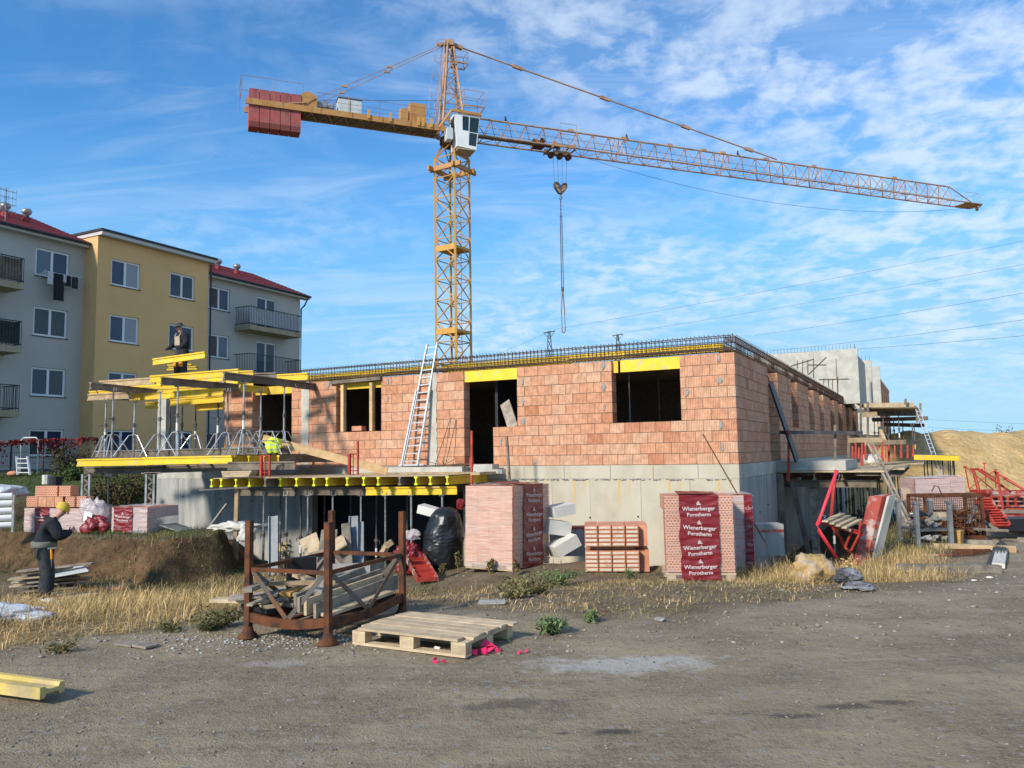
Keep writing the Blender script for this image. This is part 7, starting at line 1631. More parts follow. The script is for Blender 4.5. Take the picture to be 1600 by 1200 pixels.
def person(base, face_az, J_, lab, cloth, head_tilt, hatkind, skinm='skin', glove=None, extras=None, scale=1.0):
    """J_: joints in metres in the local frame (x to the right of the figure, y forward, z up)"""
    r = root('person', base, lab, 'person')
    def joined(nm, chain_list, rad, mt):
        vs = []; es = []; rs = []; idx = {}
        for ch in chain_list:
            for a, b in zip(ch, ch[1:]):
                for q in (a, b):
                    if q not in idx: idx[q] = len(vs); vs.append(J_[q]); rs.append(rad[q])
                es.append((idx[a], idx[b]))
        return skin(nm, vs, es, rs, M[mt], None)
    body = joined('body', [('pelvis', 'waist', 'chest', 'neck0', 'neck1', 'head0', 'head1'), ('chest', 'shL', 'elL', 'wrL'), ('chest', 'shR', 'elR', 'wrR'), ('pelvis', 'hipL', 'knL', 'anL'), ('pelvis', 'hipR', 'knR', 'anR')],
                  dict(pelvis=(.13, .10), waist=(.12, .09), chest=(.14, .10), neck0=.065, neck1=.055, head0=.078, head1=.088, shL=.055, elL=.040, wrL=.026, shR=.055, elR=.040, wrR=.026, hipL=.085, knL=.055, anL=.04, hipR=.085, knR=.055, anR=.04), skinm)
    parts = [body]
    top = joined('jacket', [('pelvis', 'waist', 'chest', 'neck0'), ('chest', 'shL', 'elL', 'wrL'), ('chest', 'shR', 'elR', 'wrR')],
                 dict(pelvis=(.215, .205), waist=(.22, .21), chest=(.26, .235), neck0=.13, shL=.125, elL=.10, wrL=.062, shR=.125, elR=.10, wrR=.062), cloth[0]); parts.append(top)
    J_['footL0'] = J_['anL'] + Vector((0, -.01, -.02)); J_['footR0'] = J_['anR'] + Vector((0, -.01, -.02))
    J_['thL'] = J_['hipL'].lerp(J_['knL'], .22); J_['thR'] = J_['hipR'].lerp(J_['knR'], .22)
    tr = joined('trousers', [('waist', 'pelvis', 'thL', 'knL', 'anL'), ('pelvis', 'thR', 'knR', 'anR')], dict(waist=(.20, .19), pelvis=(.20, .19), thL=.135, knL=.118, anL=.10, thR=.135, knR=.118, anR=.10), cloth[1]); parts.append(tr)
    m = MB()
    for s in 'LR':
        a = J_['an' + s]; m.path([a + Vector((0, -.07, -.045)), a + Vector((0, 0, -.03)), a + Vector((0, .10, -.05)), a + Vector((0, .19, -.058))], [.045, .055, .05, .035], 8)
        m.bar(a + Vector((0, -.10, -.09)), a + Vector((0, .21, -.09)), .10, .025)
    parts.append(m.build('boots', M['cloth_dark'], None, origin=(0, 0, 0), smooth=False))
    hm = MB()
    for s, sg in (('L', 1), ('R', -1)):
        d = (J_['wr' + s] - J_['el' + s]).normalized(); hand(hm, J_['wr' + s], J_.get('hd' + s, d), J_.get('pn' + s, Vector((-sg, .2, 0))), 1.08)
    parts.append(hm.build('hands', M[glove or skinm], None, origin=(0, 0, 0), smooth=True))
    # head details
    h0, h1 = J_['head0'], J_['head1']; upd = (h1 - h0).normalized(); fwd = (head_tilt - upd * head_tilt.dot(upd)).normalized(); rt = fwd.cross(upd); c_ = h0.lerp(h1, .55)
    def HP(x, y, z): return c_ + rt * x + fwd * y + upd * z
    m = MB(); m.path([HP(0, .085, .015), HP(0, .115, -.02), HP(0, .085, -.03)], [.010, .016, .012], 6); parts.append(m.build('nose', M[skinm], None, origin=(0, 0, 0), smooth=True))
    m = MB(); m.lathe([(.005, -.03), (.02, -.02), (.022, .012), (.01, .03)], (0, 0, 0), 8); vs = m.v
    for s in (-1, 1): m2 = MB(); m2.add([HP(s * (.086 + x * .3), y - .005, z - .0) for x, y, z in vs], m.f); parts.append(m2.build('ear', M[skinm], None, origin=(0, 0, 0), smooth=True))
    m = MB()
    for s in (-1, 1): m.tube(HP(s * .032, .082, .02), HP(s * .032, .092, .02), .010, 8)
    parts.append(m.build('eyes', M['cloth_dark'], None, origin=(0, 0, 0)))
    MBm = MB(); MBm.bar(HP(-.022, .088, -.055), HP(.022, .088, -.055), .01, .006); parts.append(MBm.build('mouth', mat('lips', (.30, .10, .08)), None, origin=(0, 0, 0)))
    Rh = Matrix((rt, fwd, upd)).transposed()
    if hatkind == 'beanie':
        m = MB(); pf = [(.101, -.005), (.108, .02), (.105, .06), (.092, .10), (.065, .125), (.02, .138)]; m.lathe(pf, (0, 0, 0), 18); v2 = [c_ + Rh @ (Vector((x, y * 1.1, z)) + Vector((0, -.012 - z * .12, .012))) for x, y, z in m.v]
        parts.append(MB().add(v2, m.f).build('beanie', M['beanie'], None, origin=(0, 0, 0), smooth=True)); m3 = MB(); m3.lathe([(.104, -.018), (.112, -.012), (.112, .02), (.106, .026)], (0, 0, 0), 18); parts.append(MB().add([c_ + Rh @ (Vector((x, y * 1.1, z)) + Vector((0, -.012, .01))) for x, y, z in m3.v], m3.f).build('beanie_cuff', M['beanie'], None, origin=(0, 0, 0), smooth=True))
    else:
        m = MB(); m.lathe([(.165, .02), (.168, .03), (.105, .045), (.10, .10), (.085, .125), (.02, .13)], (0, 0, 0), 18); parts.append(MB().add([c_ + Rh @ (Vector((x, y * 1.08, z)) + Vector((0, -.005, .01))) for x, y, z in m.v], m.f).build('brimmed_hat', M['hat'], None, origin=(0, 0, 0), smooth=True))
    if extras: parts += extras(J_, HP)
    Rz = Matrix.Rotation(face_az, 4, 'Z')
    for o in parts:
        o.parent = r; wl = WO[o]; o.location = Vector(o.location)
        if o.location.length < 1e-6: o.location = (0, 0, 0)
    r.rotation_euler = (0, 0, face_az); r.location = base; r.scale = (scale,) * 3
    return r
V3 = lambda *a: Vector(a)
# man in the dig: hunched, seen from his right side, looking down at his hands
J1 = dict(pelvis=V3(0, -.05, .96), waist=V3(0, -.02, 1.10), chest=V3(0, .06, 1.36), neck0=V3(0, .12, 1.50), neck1=V3(0, .17, 1.56), head0=V3(0, .22, 1.60), head1=V3(0, .27, 1.69),
          shL=V3(-.19, .08, 1.42), elL=V3(-.28, .17, 1.16), wrL=V3(-.10, .36, 1.24), shR=V3(.19, .08, 1.42), elR=V3(.28, .19, 1.16), wrR=V3(.08, .38, 1.26),
          hipL=V3(-.10, -.04, .92), knL=V3(-.12, .03, .52), anL=V3(-.12, -.03, .105), hipR=V3(.10, -.04, .92), knR=V3(.12, .04, .52), anR=V3(.13, .03, .105), pnL=V3(.9, 0, .3), pnR=V3(-.9, 0, .3))
def ex1(J_, HP):
    out = []
    m = MB(); m.lathe([(.205, 0), (.215, .02), (.215, .09), (.205, .11)], (0, 0, 0), 20); out.append(MB().add([V3(x * 1.0, y * 1.0 - .035, z + .99) for x, y, z in m.v], m.f).build('tool_belt', M['belt'], None, origin=(0, 0, 0), smooth=True))
    m = MB(); m.box(V3(.17, -.10, .90), (.07, .14, .20), jit=.02); out.append(m.build('tool_pouch', M['cloth_grey'], None, origin=(0, 0, 0)))
    m = MB(); m.path([V3(.19, .06, .96), V3(.20, .07, .86), V3(.20, .07, .78)], .020, 8); out.append(m.build('tool_handle', M['orange'], None, origin=(0, 0, 0)))
    m = MB(); m.path([V3(.20, .07, .78), V3(.20, .07, .60)], .013, 6); m.bar(V3(.19, .0, .98), V3(.19, .13, .98), .03, .035); out.append(m.build('hammer', M['galv'], None, origin=(0, 0, 0)))
    m = MB(); m.path([V3(-.09, .06, 1.47), V3(0, -.03, 1.52), V3(.09, .06, 1.47), V3(.06, .12, 1.50), V3(-.06, .12, 1.5), V3(-.09, .06, 1.47)], .045, 8); out.append(m.build('hood', M['cloth_dark'], None, origin=(0, 0, 0), smooth=True))
    return out
wb = G(68, 940); person(Vector((wb.x + .02, wb.y, gz(wb.x, wb.y))), -math.pi / 2 + .6, J1, 'man in yellow knit hat and dark clothes looking down at his hands', ('cloth_dark', 'cloth_grey'), V3(0, .75, -.65), 'beanie', extras=ex1, scale=1.0)
# man on the upper deck holding a beam across his waist
J2 = dict(pelvis=V3(0, -.03, .95), waist=V3(0, -.02, 1.08), chest=V3(0, .02, 1.35), neck0=V3(0, .05, 1.50), neck1=V3(0, .08, 1.56), head0=V3(0, .10, 1.61), head1=V3(0, .12, 1.71),
          shL=V3(-.19, .02, 1.42), elL=V3(-.27, .08, 1.16), wrL=V3(-.26, .26, 1.0), shR=V3(.19, .02, 1.42), elR=V3(.27, .08, 1.16), wrR=V3(.24, .26, 1.02),
          hipL=V3(-.10, -.02, .92), knL=V3(-.13, .05, .52), anL=V3(-.14, .0, .105), hipR=V3(.10, -.02, .92), knR=V3(.13, .05, .52), anR=V3(.14, .0, .105), pnL=V3(0, .2, -1), pnR=V3(0, .2, -1), hdL=V3(0, .9, -.3), hdR=V3(0, .9, -.3))
def ex2(J_, HP):
    out = []
    m = MB(); m.add([V3(-.11, .155, 1.10), V3(.11, .155, 1.10), V3(.10, .175, 1.38), V3(-.10, .175, 1.38), V3(-.11, .18, 1.10), V3(.11, .18, 1.10), V3(.10, .195, 1.38), V3(-.10, .195, 1.38)], [(0, 1, 2, 3), (7, 6, 5, 4), (0, 4, 5, 1), (1, 5, 6, 2), (2, 6, 7, 3), (3, 7, 4, 0)])
    m.lathe([(.175, 1.0), (.18, 1.08), (.17, 1.14)], (0, 0, 0), 18); m.v[8:] = [(x, y * .82, z) for x, y, z in m.v[8:]]
    for s in (-1, 1): m.path([V3(s * .09, .19, 1.37), V3(s * .10, .12, 1.49), V3(s * .10, .0, 1.50), V3(s * .08, -.12, 1.40), V3(0, -.15, 1.15)], .018, 6)
    out.append(m.build('dungarees_bib', M['beige'], None, origin=(0, 0, 0)))
    for s in (-1, 1): q = MB(); q.box(V3(s * .13, .135, .53), (.13, .06, .17)); q.lathe([(.07, .44), (.075, .5), (.07, .6), (.05, .63)], (s * .13, .09, 0), 10); out.append(q.build('knee_pad', M['orange'], None, origin=(0, 0, 0)))
    m = MB()
    for s in (-1,): m.lathe([(.078, -.02), (.08, .0), (.078, .02)], (0, 0, 0), 12)
    out.append(MB().add([J_['elR'].lerp(J_['shR'], .25) + V3(x, y, z) for x, y, z in m.v], m.f).build('armband', M['white'], None, origin=(0, 0, 0)))
    return out
pb = PY(283, 598, 24.3); person(Vector((pb.x, pb.y, 4.06)), math.pi - .45, J2, 'man in dark hat and beige dungarees holding a yellow beam up on the deck', ('cloth_dark', 'cloth_grey'), V3(.2, .8, -.5), 'hat', glove='cloth_dark', extras=ex2)
MB().uvbox(13.5, 18, .2, 3.2, 4.02, 4.06).build('deck_boards', M['ply'], label='boards under the feet of the man on the upper deck', cat='deck')
h0 = PY(240, 565.5, 23.95); h1 = PY(320, 554.5, 23.55); beam(h0, h1, M['yellow'], 'bright yellow beam held by the man on the upper deck', caps=M['yellow2'])
# ------------------------------------------------------------------ vegetation, stones
rng_ = np.random.default_rng(5)
def bigmesh(name, verts, quads=None, tris=None, mt=None, label=None, cat=None, kind='stuff', parent=None, mats=None, midx=None):
    me = bpy.data.meshes.new(name); verts = np.asarray(verts, np.float32); me.vertices.add(len(verts)); me.vertices.foreach_set('co', verts.ravel())
    parts_ = [a for a in (quads, tris) if a is not None and len(a)]
    loops = np.concatenate([a.ravel() for a in parts_]); tot = np.concatenate([np.full(len(a), a.shape[1]) for a in parts_]); st = np.concatenate([[0], np.cumsum(tot)[:-1]])
    me.loops.add(len(loops)); me.loops.foreach_set('vertex_index', loops.astype(np.int32)); me.polygons.add(len(tot)); me.polygons.foreach_set('loop_start', st.astype(np.int32)); me.update(calc_edges=True)
    for m_ in (mats or [mt]): me.materials.append(m_)
    if midx is not None: me.polygons.foreach_set('material_index', midx.astype(np.int32))
    return link(name, me, parent, Vector((0, 0, 0)), label, cat, None, kind)
def blades(name, x, y, h, w, lean, mt, label, z=None, cat='grass', kind='stuff', arch=.5):
    """thin curved stems: rise, arch over, tip hangs; lean = reach over height"""
    n = len(x); z = height(x, y) if z is None else z
    az = rng_.uniform(0, 6.283, n); dx = np.cos(az); dy = np.sin(az); reach = lean * h * rng_.uniform(.3, 1.2, n); up = h * np.clip(1.05 - lean * .52, .10, 1); ar = rng_.uniform(0, arch, n)
    b = np.stack([x, y, z - .01], 1); d = np.stack([dx, dy, 0 * dx], 1); s_ = np.stack([-dy, dx, 0 * dx], 1); wob = rng_.normal(0, .10, n) * h
    P = []
    for t, k in ((0, 1), (.35, .9), (.7, .75), (1, .15)):
        q = b + d * (reach * t ** 1.6)[:, None] + s_ * (wob * t * t)[:, None]; q[:, 2] += up * (t * (1 + ar * .6) - ar * 1.25 * t ** 3); P += [q - s_ * (w * k / 2)[:, None], q + s_ * (w * k / 2)[:, None]]
    V_ = np.stack(P, 1).reshape(-1, 3); i = np.arange(n) * 8
    return bigmesh(name, V_, np.concatenate([np.stack([i + 2 * k, i + 2 * k + 1, i + 2 * k + 3, i + 2 * k + 2], 1) for k in range(3)]), None, mt, label, cat, kind)
straw = mat('dry_grass', (.60, .41, .18), .85, .1, 3, 0, isl=.5, col2=(.34, .25, .10), mixs=1.6)
straw2 = mat('dry_grass_brown', (.24, .165, .075), .9, .1, 3, 0, isl=.4, col2=(.17, .14, .06), mixs=1.5)
green = mat('green_grass', (.070, .105, .028), .8, .1, 3, 0, isl=.4, col2=(.12, .125, .04), mixs=1.5)
olive = mat('dull_green_grass', (.115, .115, .045), .85, .1, 3, 0, isl=.4, col2=(.20, .16, .07), mixs=1.5)
leaf = mat('weed_leaf', (.11, .165, .06), .6, .1, 3, 0, isl=.4)
def scatter(n, x0, x1, y0, y1, dens, clump=.9, seed=0):
    x = rng_.uniform(x0, x1, n); y = rng_.uniform(y0, y1, n)
    p = np.clip(dens(x, y), 0, 1) * np.clip(.5 + clump * 3.0 * fbm(x * 1.6 + seed, y * 1.6, 7 + seed, 3), .03, 1)
    k = rng_.uniform(0, 1, n) < p; return x[k], y[k]
# tall dry grass on the left, before the bank
def dL(x, y): return soilmask(x, y) * sst(-9.2, -7.2, x + (y - 12) * .35) * (1 - sst(-3.6, -2.4, x)) * (1 - .5 * sst(14.5, 16.5, y))
x, y = scatter(105000, -9.5, -2.6, 6.4, 17.3, dL, .8, 1); n = len(x)
blades('dry_grass', x, y, rng_.uniform(.10, .40, n) * (.5 + 1.1 * (vn(x * 1.1, y * 1.1, 3))) * sst(6.2, 8.6, y), rng_.uniform(.003, .007, n), rng_.uniform(.3, 2.0, n), straw, arch=1.2, label= 'tall dry straw coloured grass between gravel and dig at the left')
x, y = scatter(70000, -9.5, -2.6, 6.3, 16, lambda x, y: dL(x, y), .6, 2); n = len(x)
blades('fallen_grass', x, y, rng_.uniform(.10, .30, n), rng_.uniform(.003, .006, n), np.full(n, 1.9), straw, label= 'matted fallen straw under the tall dry grass at the left', z=height(x, y) + .02)
# right clump between pallets and side platform
def dR(x, y): return soilmask(x, y) * sst(3.3, 4.3, x) * (1 - sst(6.8, 8.0, x - (y - 14) * .45)) * sst(11.9, 12.6, y)
x, y = scatter(75000, 3.0, 10.5, 11.0, 17.5, dR, .8, 3); n = len(x)
blades('dry_grass', x, y, rng_.uniform(.10, .46, n) * (.4 + 1.0 * vn(x * 1.3, y * 1.3, 8)), rng_.uniform(.003, .007, n), rng_.uniform(.3, 2.0, n), straw, arch=1.2, label= 'tall dry grass round the ochre boulder and the scaffold frame')
x, y = scatter(16000, 5.0, 11, 16, 24, lambda x, y: (1 - soilmask(x, y) * 0) * sst(0, .8, -(uvn(x, y)[0]) - 1.8) * (1 - sst(3.6, 4.3, -(uvn(x, y)[0]) + 0 * x)), .6, 4); n = len(x)
blades('trench_grass', x, y, rng_.uniform(.15, .5, n), rng_.uniform(.005, .010, n), rng_.uniform(.2, 1, n), olive, 'dull green grass along the edge of the side trench')
x, y = scatter(14000, -9.5, 9, 8, 17, lambda x, y: soilmask(x, y) * (vn(x * .6, y * .6, 91) > .58) * .8, 1.2, 15); n = len(x)
blades('green_growth', x, y, rng_.uniform(.04, .16, n), rng_.uniform(.004, .008, n), rng_.uniform(.2, 1.1, n), olive, 'dull green growth mixed into the dry grass')
# low worn growth before the pallets
def dM(x, y): return soilmask(x, y) * sst(-3.4, -2.0, x) * (1 - sst(4.5, 6.0, x)) * (.55 + .45 * sst(11.5, 13.6, y))
x, y = scatter(110000, -3.4, 6.6, 7.2, 15.5, dM, 1.1, 5); n = len(x)
blades('low_dry_growth', x, y, rng_.uniform(.02, .10, n) * (.4 + 1.0 * vn(x * 1.5, y * 1.5, 12)), rng_.uniform(.004, .008, n), rng_.uniform(.4, 2.0, n), straw2, 'low worn brown growth on the soil before the block pallets')
x, y = scatter(60000, -3.4, 6.6, 7.2, 15.5, lambda x, y: dM(x, y) * (vn(x * .9, y * .9, 33) > .5), 1.1, 6); n = len(x)
blades('low_dry_growth', x, y, rng_.uniform(.04, .15, n), rng_.uniform(.003, .007, n), rng_.uniform(.5, 2.0, n), straw, 'straw coloured tufts on the soil before the block pallets')
# bank: green and brown
def dB(x, y): u_, v_ = uvn(x, y); return sst(-7.6, -6.6, v_) * (1 - sst(-4.8, -3.6, v_)) * sst(9.2, 10.0, u_)
x, y = scatter(60000, -14, -4.5, 16, 22.5, dB, .5, 7); n = len(x); s = (vn(x * .8, y * .8, 44) + .25 * (x < -7)) > .55; hgt_ = rng_.uniform(.05, .20, n)
blades('bank_grass', x[s], y[s], hgt_[s], rng_.uniform(.005, .010, s.sum()), rng_.uniform(.3, 1.1, s.sum()), green, 'green grass tufts on the crest of the spoil bank')
blades('bank_dry_grass', x[~s], y[~s], hgt_[~s] * .8, rng_.uniform(.005, .010, (~s).sum()), rng_.uniform(.3, 1.1, (~s).sum()), straw2, 'brown dry grass on the crest and face of the spoil bank')
x, y = scatter(26000, -9, -1.2, 14, 19.5, lambda x, y: .5 * (1 - dB(x, y)) * sst(13.8, 15, y), .8, 8); n = len(x)
blades('dig_weeds', x, y, rng_.uniform(.05, .28, n), rng_.uniform(.005, .009, n), rng_.uniform(.3, 1.1, n), olive, 'scattered weeds on the floor of the dig before the props')
x, y = scatter(50000, -32, -8, 23, 37, lambda x, y: sst(14, 17, uvn(x, y)[0]) * (1 - sst(31.5, 32, uvn(x, y)[0])), .5, 9); n = len(x)
blades('lawn', x, y, rng_.uniform(.05, .14, n), rng_.uniform(.012, .02, n), rng_.uniform(.3, 1, n), green, 'mown green lawn before the apartment block')
x, y = scatter(30000, -13, -5, 15.5, 19, lambda x, y: sst(-8.2, -7.4, uvn(x, y)[1]) * (1 - sst(-6.2, -5.6, uvn(x, y)[1])) * .6, 1.2, 17); n = len(x)
blades('bank_face_grass', x, y, rng_.uniform(.06, .28, n), rng_.uniform(.003, .006, n), rng_.uniform(.8, 2.2, n), straw2, 'brown dead stems hanging over the face of the spoil bank')
# leafy things: many small leaf faces through the volume
def leaves(name, pts, size, mt, label=None, cat=None, parent=None, kind=None, elong=1.8, up=.2):
    pts = np.asarray(pts); n = len(pts); a = rng_.normal(size=(n, 3)); a /= np.linalg.norm(a, axis=1)[:, None]; b = rng_.normal(size=(n, 3)); b -= a * (a * b).sum(1)[:, None]; b /= np.linalg.norm(b, axis=1)[:, None]
    s = size * rng_.uniform(.6, 1.3, n)[:, None]; V_ = np.stack([pts - a * s * elong / 2, pts + b * s / 2 + a * s * .1, pts + a * s * elong / 2, pts - b * s / 2 + a * s * .1], 1).reshape(-1, 3); i = np.arange(n) * 4
    return bigmesh(name, V_, np.stack([i, i + 1, i + 2, i + 3], 1), None, mt, label, cat, kind, parent)
def weed(x, y, h, lab, mt, nst=5, size=.03, dens=90, spread=.18, head=True, grp=None, name='weed'):
    p = G(x, y); r = root(name, p, lab, 'plant', grp); m = MB(); pts = []
    for k in range(nst):
        a = rng_.uniform(0, 6.28); hh = h * rng_.uniform(.65, 1); q = p + Vector((math.cos(a), math.sin(a), 0)) * spread * rng_.uniform(.2, 1) * h / .5 * .6 + ZZ * hh
        mid = p.lerp(q, .5) + Vector((rng_.uniform(-.02, .02), rng_.uniform(-.02, .02), .02)); m.path([p, mid, q], [.006, .005, .003], 4)
        for i in range(dens):
            t = rng_.uniform(.25, 1) ** .7 if head else rng_.uniform(.03, 1); c_ = (p.lerp(mid, t * 2) if t < .5 else mid.lerp(q, t * 2 - 1)); rad = (.035 + .05 * (1 - t)) * (h / .5) if head else .045 + .02 * (1 - t); v = rng_.normal(size=3) * rad * .55; pts.append((c_.x + v[0], c_.y + v[1], c_.z + v[2] * .8))
    st = m.build('stem', straw2, r); o = leaves('foliage', pts, size * (1 if head else .8), mt, parent=r, elong=1.8 if head else 3.2); o.location = -WO[r]
    return r
seedy = mat('seedhead', (.155, .105, .045), .9, .1, 3, 0, isl=.4, col2=(.12, .12, .045), mixs=9)
weed(742, 893, .62, 'tall brown seeding weed before the wrapped pallet, left one', seedy, 6); weed(788, 893, .50, 'tall brown seeding weed before the wrapped pallet, right one', seedy, 4)
weed(715, 895, .42, 'shorter brown weed before the black bag', seedy, 4); weed(765, 897, .35, 'low brown weed between the two tall seeding weeds', seedy, 4); weed(690, 903, .3, 'brown weed beside the red ribbed panel', seedy, 4); weed(808, 900, .3, 'brown weed at the corner of the tall wrapped pallet', seedy, 4)
for x_, y_, h_, lab_, mt_, n_, sz2, k_, sp_ in ((862, 990, .15, 'small green leafy weed on the soil left of the dust patch', leaf, 14, .03, 30, 1.1), (924, 972, .10, 'tiny green weed right of the leafy one', leaf, 9, .025, 22, .9), (835, 928, .22, 'green weed clump before the tall wrapped pallet, left', olive, 30, .03, 26, 2.2),
        (868, 915, .24, 'green weed clump before the lintel stacks', leaf, 24, .03, 26, 1.9), (800, 935, .14, 'low green weed clump on the soil left of the others', olive, 18, .03, 24, 2.2), (985, 905, .18, 'green weed at the foot of the lintel stacks', leaf, 9, .02, 22, 1), (443, 900, .75, 'thin dark leafy weed before the shaded concrete wall', mat('dark_weed', (.035, .04, .02), .8, .1), 3, .05, 40, .2),
        (398, 905, .26, 'green weed beside the left stillage post', leaf, 10, .03, 30, 1), (325, 985, .13, 'grey green weed at the edge of the gravel, right', olive, 14, .025, 22, 1.6), (348, 978, .17, 'grey green weed at the edge of the gravel near the stillage', olive, 14, .025, 22, 1.6), (95, 1020, .08, 'low weed on the gravel above the yellow beam', olive, 9, .02, 20, 1.8), (270, 986, .10, 'low weed at the edge of the gravel, left', olive, 9, .02, 20, 1.8)):
    weed(x_, y_, h_, lab_, mt_, n_, sz2, k_, sp_, False)
weed(1240, 880, .62, 'tall straw coloured weed at the concrete corner', straw, 5, .02, 60, .25); weed(1215, 890, .5, 'straw coloured weed beside the right pallets', straw, 5, .02, 60, .25); weed(1330, 905, .4, 'straw coloured weed behind the grey plastic sheet', straw, 5, .02, 60, .3)
def bush(c_, size, n, mt, lab, cat='shrub', sz=.06, stems=14, seed=1):
    r = root('shrub', c_, lab, cat); pts = []; m = MB(); rs_ = random.Random(seed)
    for i in range(stems):
        q = c_ + Vector((rs_.uniform(-.5, .5) * size[0], rs_.uniform(-.5, .5) * size[1], rs_.uniform(.5, 1) * size[2])); p = c_ + Vector(((q.x - c_.x) * .5, (q.y - c_.y) * .5, 0)); m.path([p, p.lerp(q, .5) + Vector((rs_.uniform(-.1, .1), 0, 0)), q], [.015, .01, .004], 4)
        for k in range(n // stems): t = rs_.uniform(.15, 1.05); b = p.lerp(q, t); pts.append((b.x + rs_.gauss(0, .11 * size[0] ** .3), b.y + rs_.gauss(0, .11), b.z + rs_.gauss(0, .09)))
    m.build('stem', M['greybeam'], r); o = leaves('foliage', pts, sz, mt, parent=r); o.location = -WO[r]
    return r
brownleaf = mat('autumn_leaf', (.10, .060, .028), .85, .1, 3, 0, isl=.45, col2=(.07, .075, .025), mixs=3); redleaf = mat('red_vine_leaf', (.20, .02, .02), .7, .1, 3, 0, isl=.4)
for i, (x, y, Y, sx, sz_, mt, lab) in enumerate(((152, 800, 26, 1.6, 1.0, brownleaf, 'brown thicket behind the left perforated post'), (186, 795, 27, 2.0, 1.3, brownleaf, 'brown thicket between the two perforated posts'), (216, 795, 26, 1.6, 1.1, brownleaf, 'brown thicket behind the right perforated post'), (168, 812, 23.5, 1.2, .4, olive, 'low green brown growth under the lower deck'), (108, 742, 31, 1.2, 1.1, brownleaf, 'leafless brown bush at the end of the garden fence'), (120, 770, 28.5, 1.3, .6, green, 'low green bush behind the loose clay blocks'))):
    p = PY(x, y, Y); p.z = gz(p.x, p.y) - .05; bush(p, (sx, .9, sz_), 1500, mt, lab, seed=i, sz=.055)
# garden fence with red vine
fg = root('garden_fence', PY(60, 745, 31), 'thin dark garden fence before the lawn with red vine climbing on it', 'fence'); m = MB(); fp = []
for i, (x, Y) in enumerate(((-30, 29.5), (16, 30.3), (66, 30.8), (98, 31.2), (150, 31.8), (206, 32.4))):
    p = PY(x, 745, Y); p.z = gz(p.x, p.y); fp.append(p); MB().bar(p - ZZ * .1, p + ZZ * 1.35, .05, .05, up=Vector((1, 0, 0))).build('fence_post', M['rail'], fg)
for p, q in zip(fp, fp[1:]):
    for z in (.05, .45, .9, 1.3): m.tube(p + ZZ * z, q + ZZ * z, .006, 4)
    n = 14
    for i in range(n): a = p.lerp(q, i / n); b = p.lerp(q, (i + 1) / n); m.tube(a + ZZ * .05, b + ZZ * 1.3, .004, 3); m.tube(a + ZZ * 1.3, b + ZZ * .05, .004, 3)
m.build('wire', M['rail'], fg)
vr = root('vine', fp[1], 'red leaved vine trailing along the top of the garden fence', 'vine'); pts = []; m = MB()
for p, q in zip(fp[:4], fp[1:5]):
    m.path([p.lerp(q, t) + ZZ * (1.3 + .05 * math.sin(t * 9)) for t in np.linspace(0, 1, 9)], .012, 4)
    for i in range(230): t = rng_.uniform(); b = p.lerp(q, t); dr_ = abs(rng_.normal(0, .10 + .22 * (vn(b.x * 1.5, 0, 3) > .62))); pts.append((b.x + rng_.normal(0, .05), b.y + rng_.normal(0, .08), b.z + 1.38 - dr_))
m.build('stem', M['greybeam'], vr); o = leaves('foliage', pts, .07, redleaf, parent=vr); o.location = -WO[vr]
# white garden frames and step ladder on the lawn
def frame2(x0, x1, yt, yb, Y, lab, mt='white'):
    a = PY(x0, yb, Y); b = PY(x1, yb, Y); zt_ = PY(x0, yt, Y).z; a.z = b.z = gz(a.x, a.y); MB().path([a, Vector((a.x, a.y, zt_ - .1)), Vector((a.x + .1, a.y, zt_)), Vector((b.x - .1, b.y, zt_)), Vector((b.x, b.y, zt_ - .1)), b], .025, 6).build('tubular_stand', M[mt], label=lab, cat='frame')
frame2(31, 58, 684, 745, 31, 'pale tubular frame standing on the lawn by the fence')
ladder(PY(28, 742, 30), PY(47, 742, 30), PY(26, 713, 30.3), PY(43, 713, 30.3), 4, 'white step ladder standing on the lawn beyond the fence', 'white')
crumple('pot', PY(22, 744, 30.2), (.5, .4, .22), M['redclay'], 'terracotta pot on the lawn beside the step ladder', 'pot', 2, 1, .1, sub=3)
p = PY(87, 757, 24.5); MB().lathe([(.16, 0), (.20, .30), (.21, .31), (.21, .34)], p - ZZ * .1, 12).build('bucket', M['gutter'], label='black bucket standing behind the loose clay blocks', cat='bucket'); MB().tube(p + Vector((-.22, -.1, .02)), p + Vector((-.22, -.1, .3)), .13, 10).build('cement_sack', M['paper'], label='small pale sack beside the black bucket', cat='sack')
b = PY(169, 790, 25); MB().bar(b, PY(169, 738, 25), .04, .04, up=Vector((1, 0, 0))).box(PY(171, 741, 25), (.22, .12, .14)).build('survey_stake', M['rail'], label='dark stake with a small white box on top under the deck', cat='stake')
# scattered stones
def stones(name, x, y, s, mt, label):
    n = len(x); z = height(x, y); base = np.array([(1, 0, 0), (0, 1, 0), (-1, 0, 0), (0, -1, 0), (0, 0, .75), (0, 0, -.6)], float); P = np.stack([x, y, z + s * .12], 1)
    a = rng_.uniform(0, 6.28, n); ca_, sa = np.cos(a), np.sin(a); q = base[None] * (s[:, None, None] * rng_.uniform(.5, 1.25, (n, 6, 1))) * np.array([1.25, .85, .7])[None, None]
    qx = q[..., 0] * ca_[:, None] - q[..., 1] * sa[:, None]; qy = q[..., 0] * sa[:, None] + q[..., 1] * ca_[:, None]; V_ = np.stack([qx, qy, q[..., 2]], -1) + P[:, None]
    f = np.array([(0, 1, 4), (1, 2, 4), (2, 3, 4), (3, 0, 4), (1, 0, 5), (2, 1, 5), (3, 2, 5), (0, 3, 5)]); T_ = (np.arange(n)[:, None, None] * 6 + f[None]).reshape(-1, 3)
    return bigmesh(name, V_.reshape(-1, 3), None, T_, mt, label, 'gravel')
